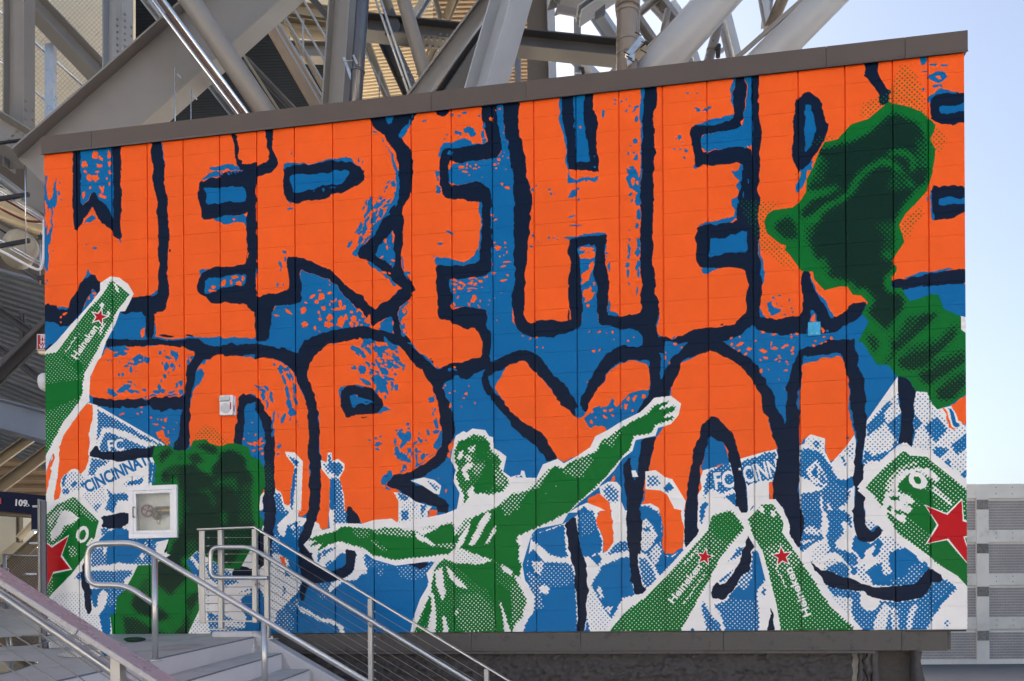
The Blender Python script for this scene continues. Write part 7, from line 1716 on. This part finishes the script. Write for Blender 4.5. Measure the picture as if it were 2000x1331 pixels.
slab('notice_board', 'dark notice board hung on the post beside the mural', [(61, 1037), (61, 992), (76, 990), (76, 1038)], 9.75, .05, NAVYM, 'board')
fpz = lambda x, y: fplane(x, y).y
chainlink('chain_link_fence', 'low dark chain link fence beyond the landing', ((9, 1084), (100, 1166)), 13.2, 5.5, BLACK,
          posts=[((9, 1190), (9, 1082), 3.6), ((15, 1190), (15, 1110), 2.2)], rails=[((5, 1084), (100, 1087), 1.6), ((45, 1123), (100, 1122), 1.6)])
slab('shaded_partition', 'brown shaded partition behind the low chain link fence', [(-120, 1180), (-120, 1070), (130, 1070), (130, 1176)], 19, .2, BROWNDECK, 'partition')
pb_ = fplane(80, 1243)
T = thing('steel_post', 'dark grey steel post standing at the left edge of the mural', 'post', tuple(pb_))
zz = pb_.y; top_ = at(82, 975, zz).z; xa, xb, xc = at(74, 1100, zz).x, at(78.5, 1100, zz).x, at(88, 1100, zz).x
mb = MB(); mb.abox(xa, xb, zz, zz + .10, pb_.z - .02, top_); mb.build('flange', STEEL, T)
mb = MB(); mb.abox(xb + .001, xc, zz + .012, zz + .04, pb_.z - .02, top_ - .02); mb.build('face', mat('dark_blue_grey_paint', lin((74, 78, 92)), .4), T)
mb = MB(); mb.abox(xa - .14, xc + .03, zz - .05, zz + .15, pb_.z - .01, pb_.z + .008); mb.build('base_plate', STEEL3, T)
for x0, x1, y in ((57, 74, 1063), (50, 72, 1123), (62, 76, 1038), (63, 76, 991)):
    mb = MB(); a, b = at(x0, y, zz), at(x1, y, zz); mb.box(a, b - a, Vector((0, .04, 0)), UP * .018); mb.build('bracket', STEEL2, T)
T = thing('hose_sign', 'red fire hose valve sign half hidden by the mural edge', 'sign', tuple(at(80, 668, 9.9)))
zz = 9.9; mb = MB(); mb.prism([at(72, 684, zz), at(72, 653, zz), at(110, 653, zz), at(110, 684, zz)], Vector((0, .02, 0))); mb.build('border', SIGNW, T)
mb = MB(); mb.prism([at(73.2, 682.5, zz - .004), at(73.2, 654.5, zz - .004), at(109, 654.5, zz - .004), at(109, 682.5, zz - .004)], Vector((0, .01, 0))); mb.build('face', REDM, T)
for body, y in (('FIRE', 662.5), ('HOSE', 671.5), ('VALVE', 681)):
    p = at(79 if body != 'VALVE' else 77, y, zz - .008); text_mesh('lettering', body, .062, SIGNW, T, Matrix.Translation(p) @ Matrix.Rotation(math.pi / 2, 4, 'X'), .002, .002)
mb = MB(); mb.prism([at(75, 691, zz), at(74, 686, zz), at(110, 686, zz), at(110, 691, zz)], Vector((0, .05, 0))); mb.build('sign_lamp', mat('warm_lamp_cream', lin((240, 224, 180)), .4), T)  # lit lamp under the sign, its warm glow put into the cream colour
T = thing('dome_light', 'white dome fitting peeking out behind the mural edge', 'dome', tuple(at(88, 747, 9.9)))  # white dome of a light fitting, left without glow
mb = MB(); c_ = at(88.5, 747, 9.85); mb.tube([c_ + Vector((-.055, 0, .0)), c_ + Vector((-.045, 0, 0)), c_ + Vector((-.015, 0, 0)), c_ + Vector((.05, 0, 0))], [.045, .085, .10, .10], 20); mb.build('dome', WHITEP, T)
# ---------------------------------------------------------------- repeats share a group
names = {}
for o in C.objects:
    if o.get('category') and o.parent is None: names.setdefault(o.name.split('.')[0], []).append(o)
for k, L_ in names.items():
    for o in L_:
        if len(L_) > 1 and not o.get('group'): o['group'] = k.replace('_', ' ') + 's in view'
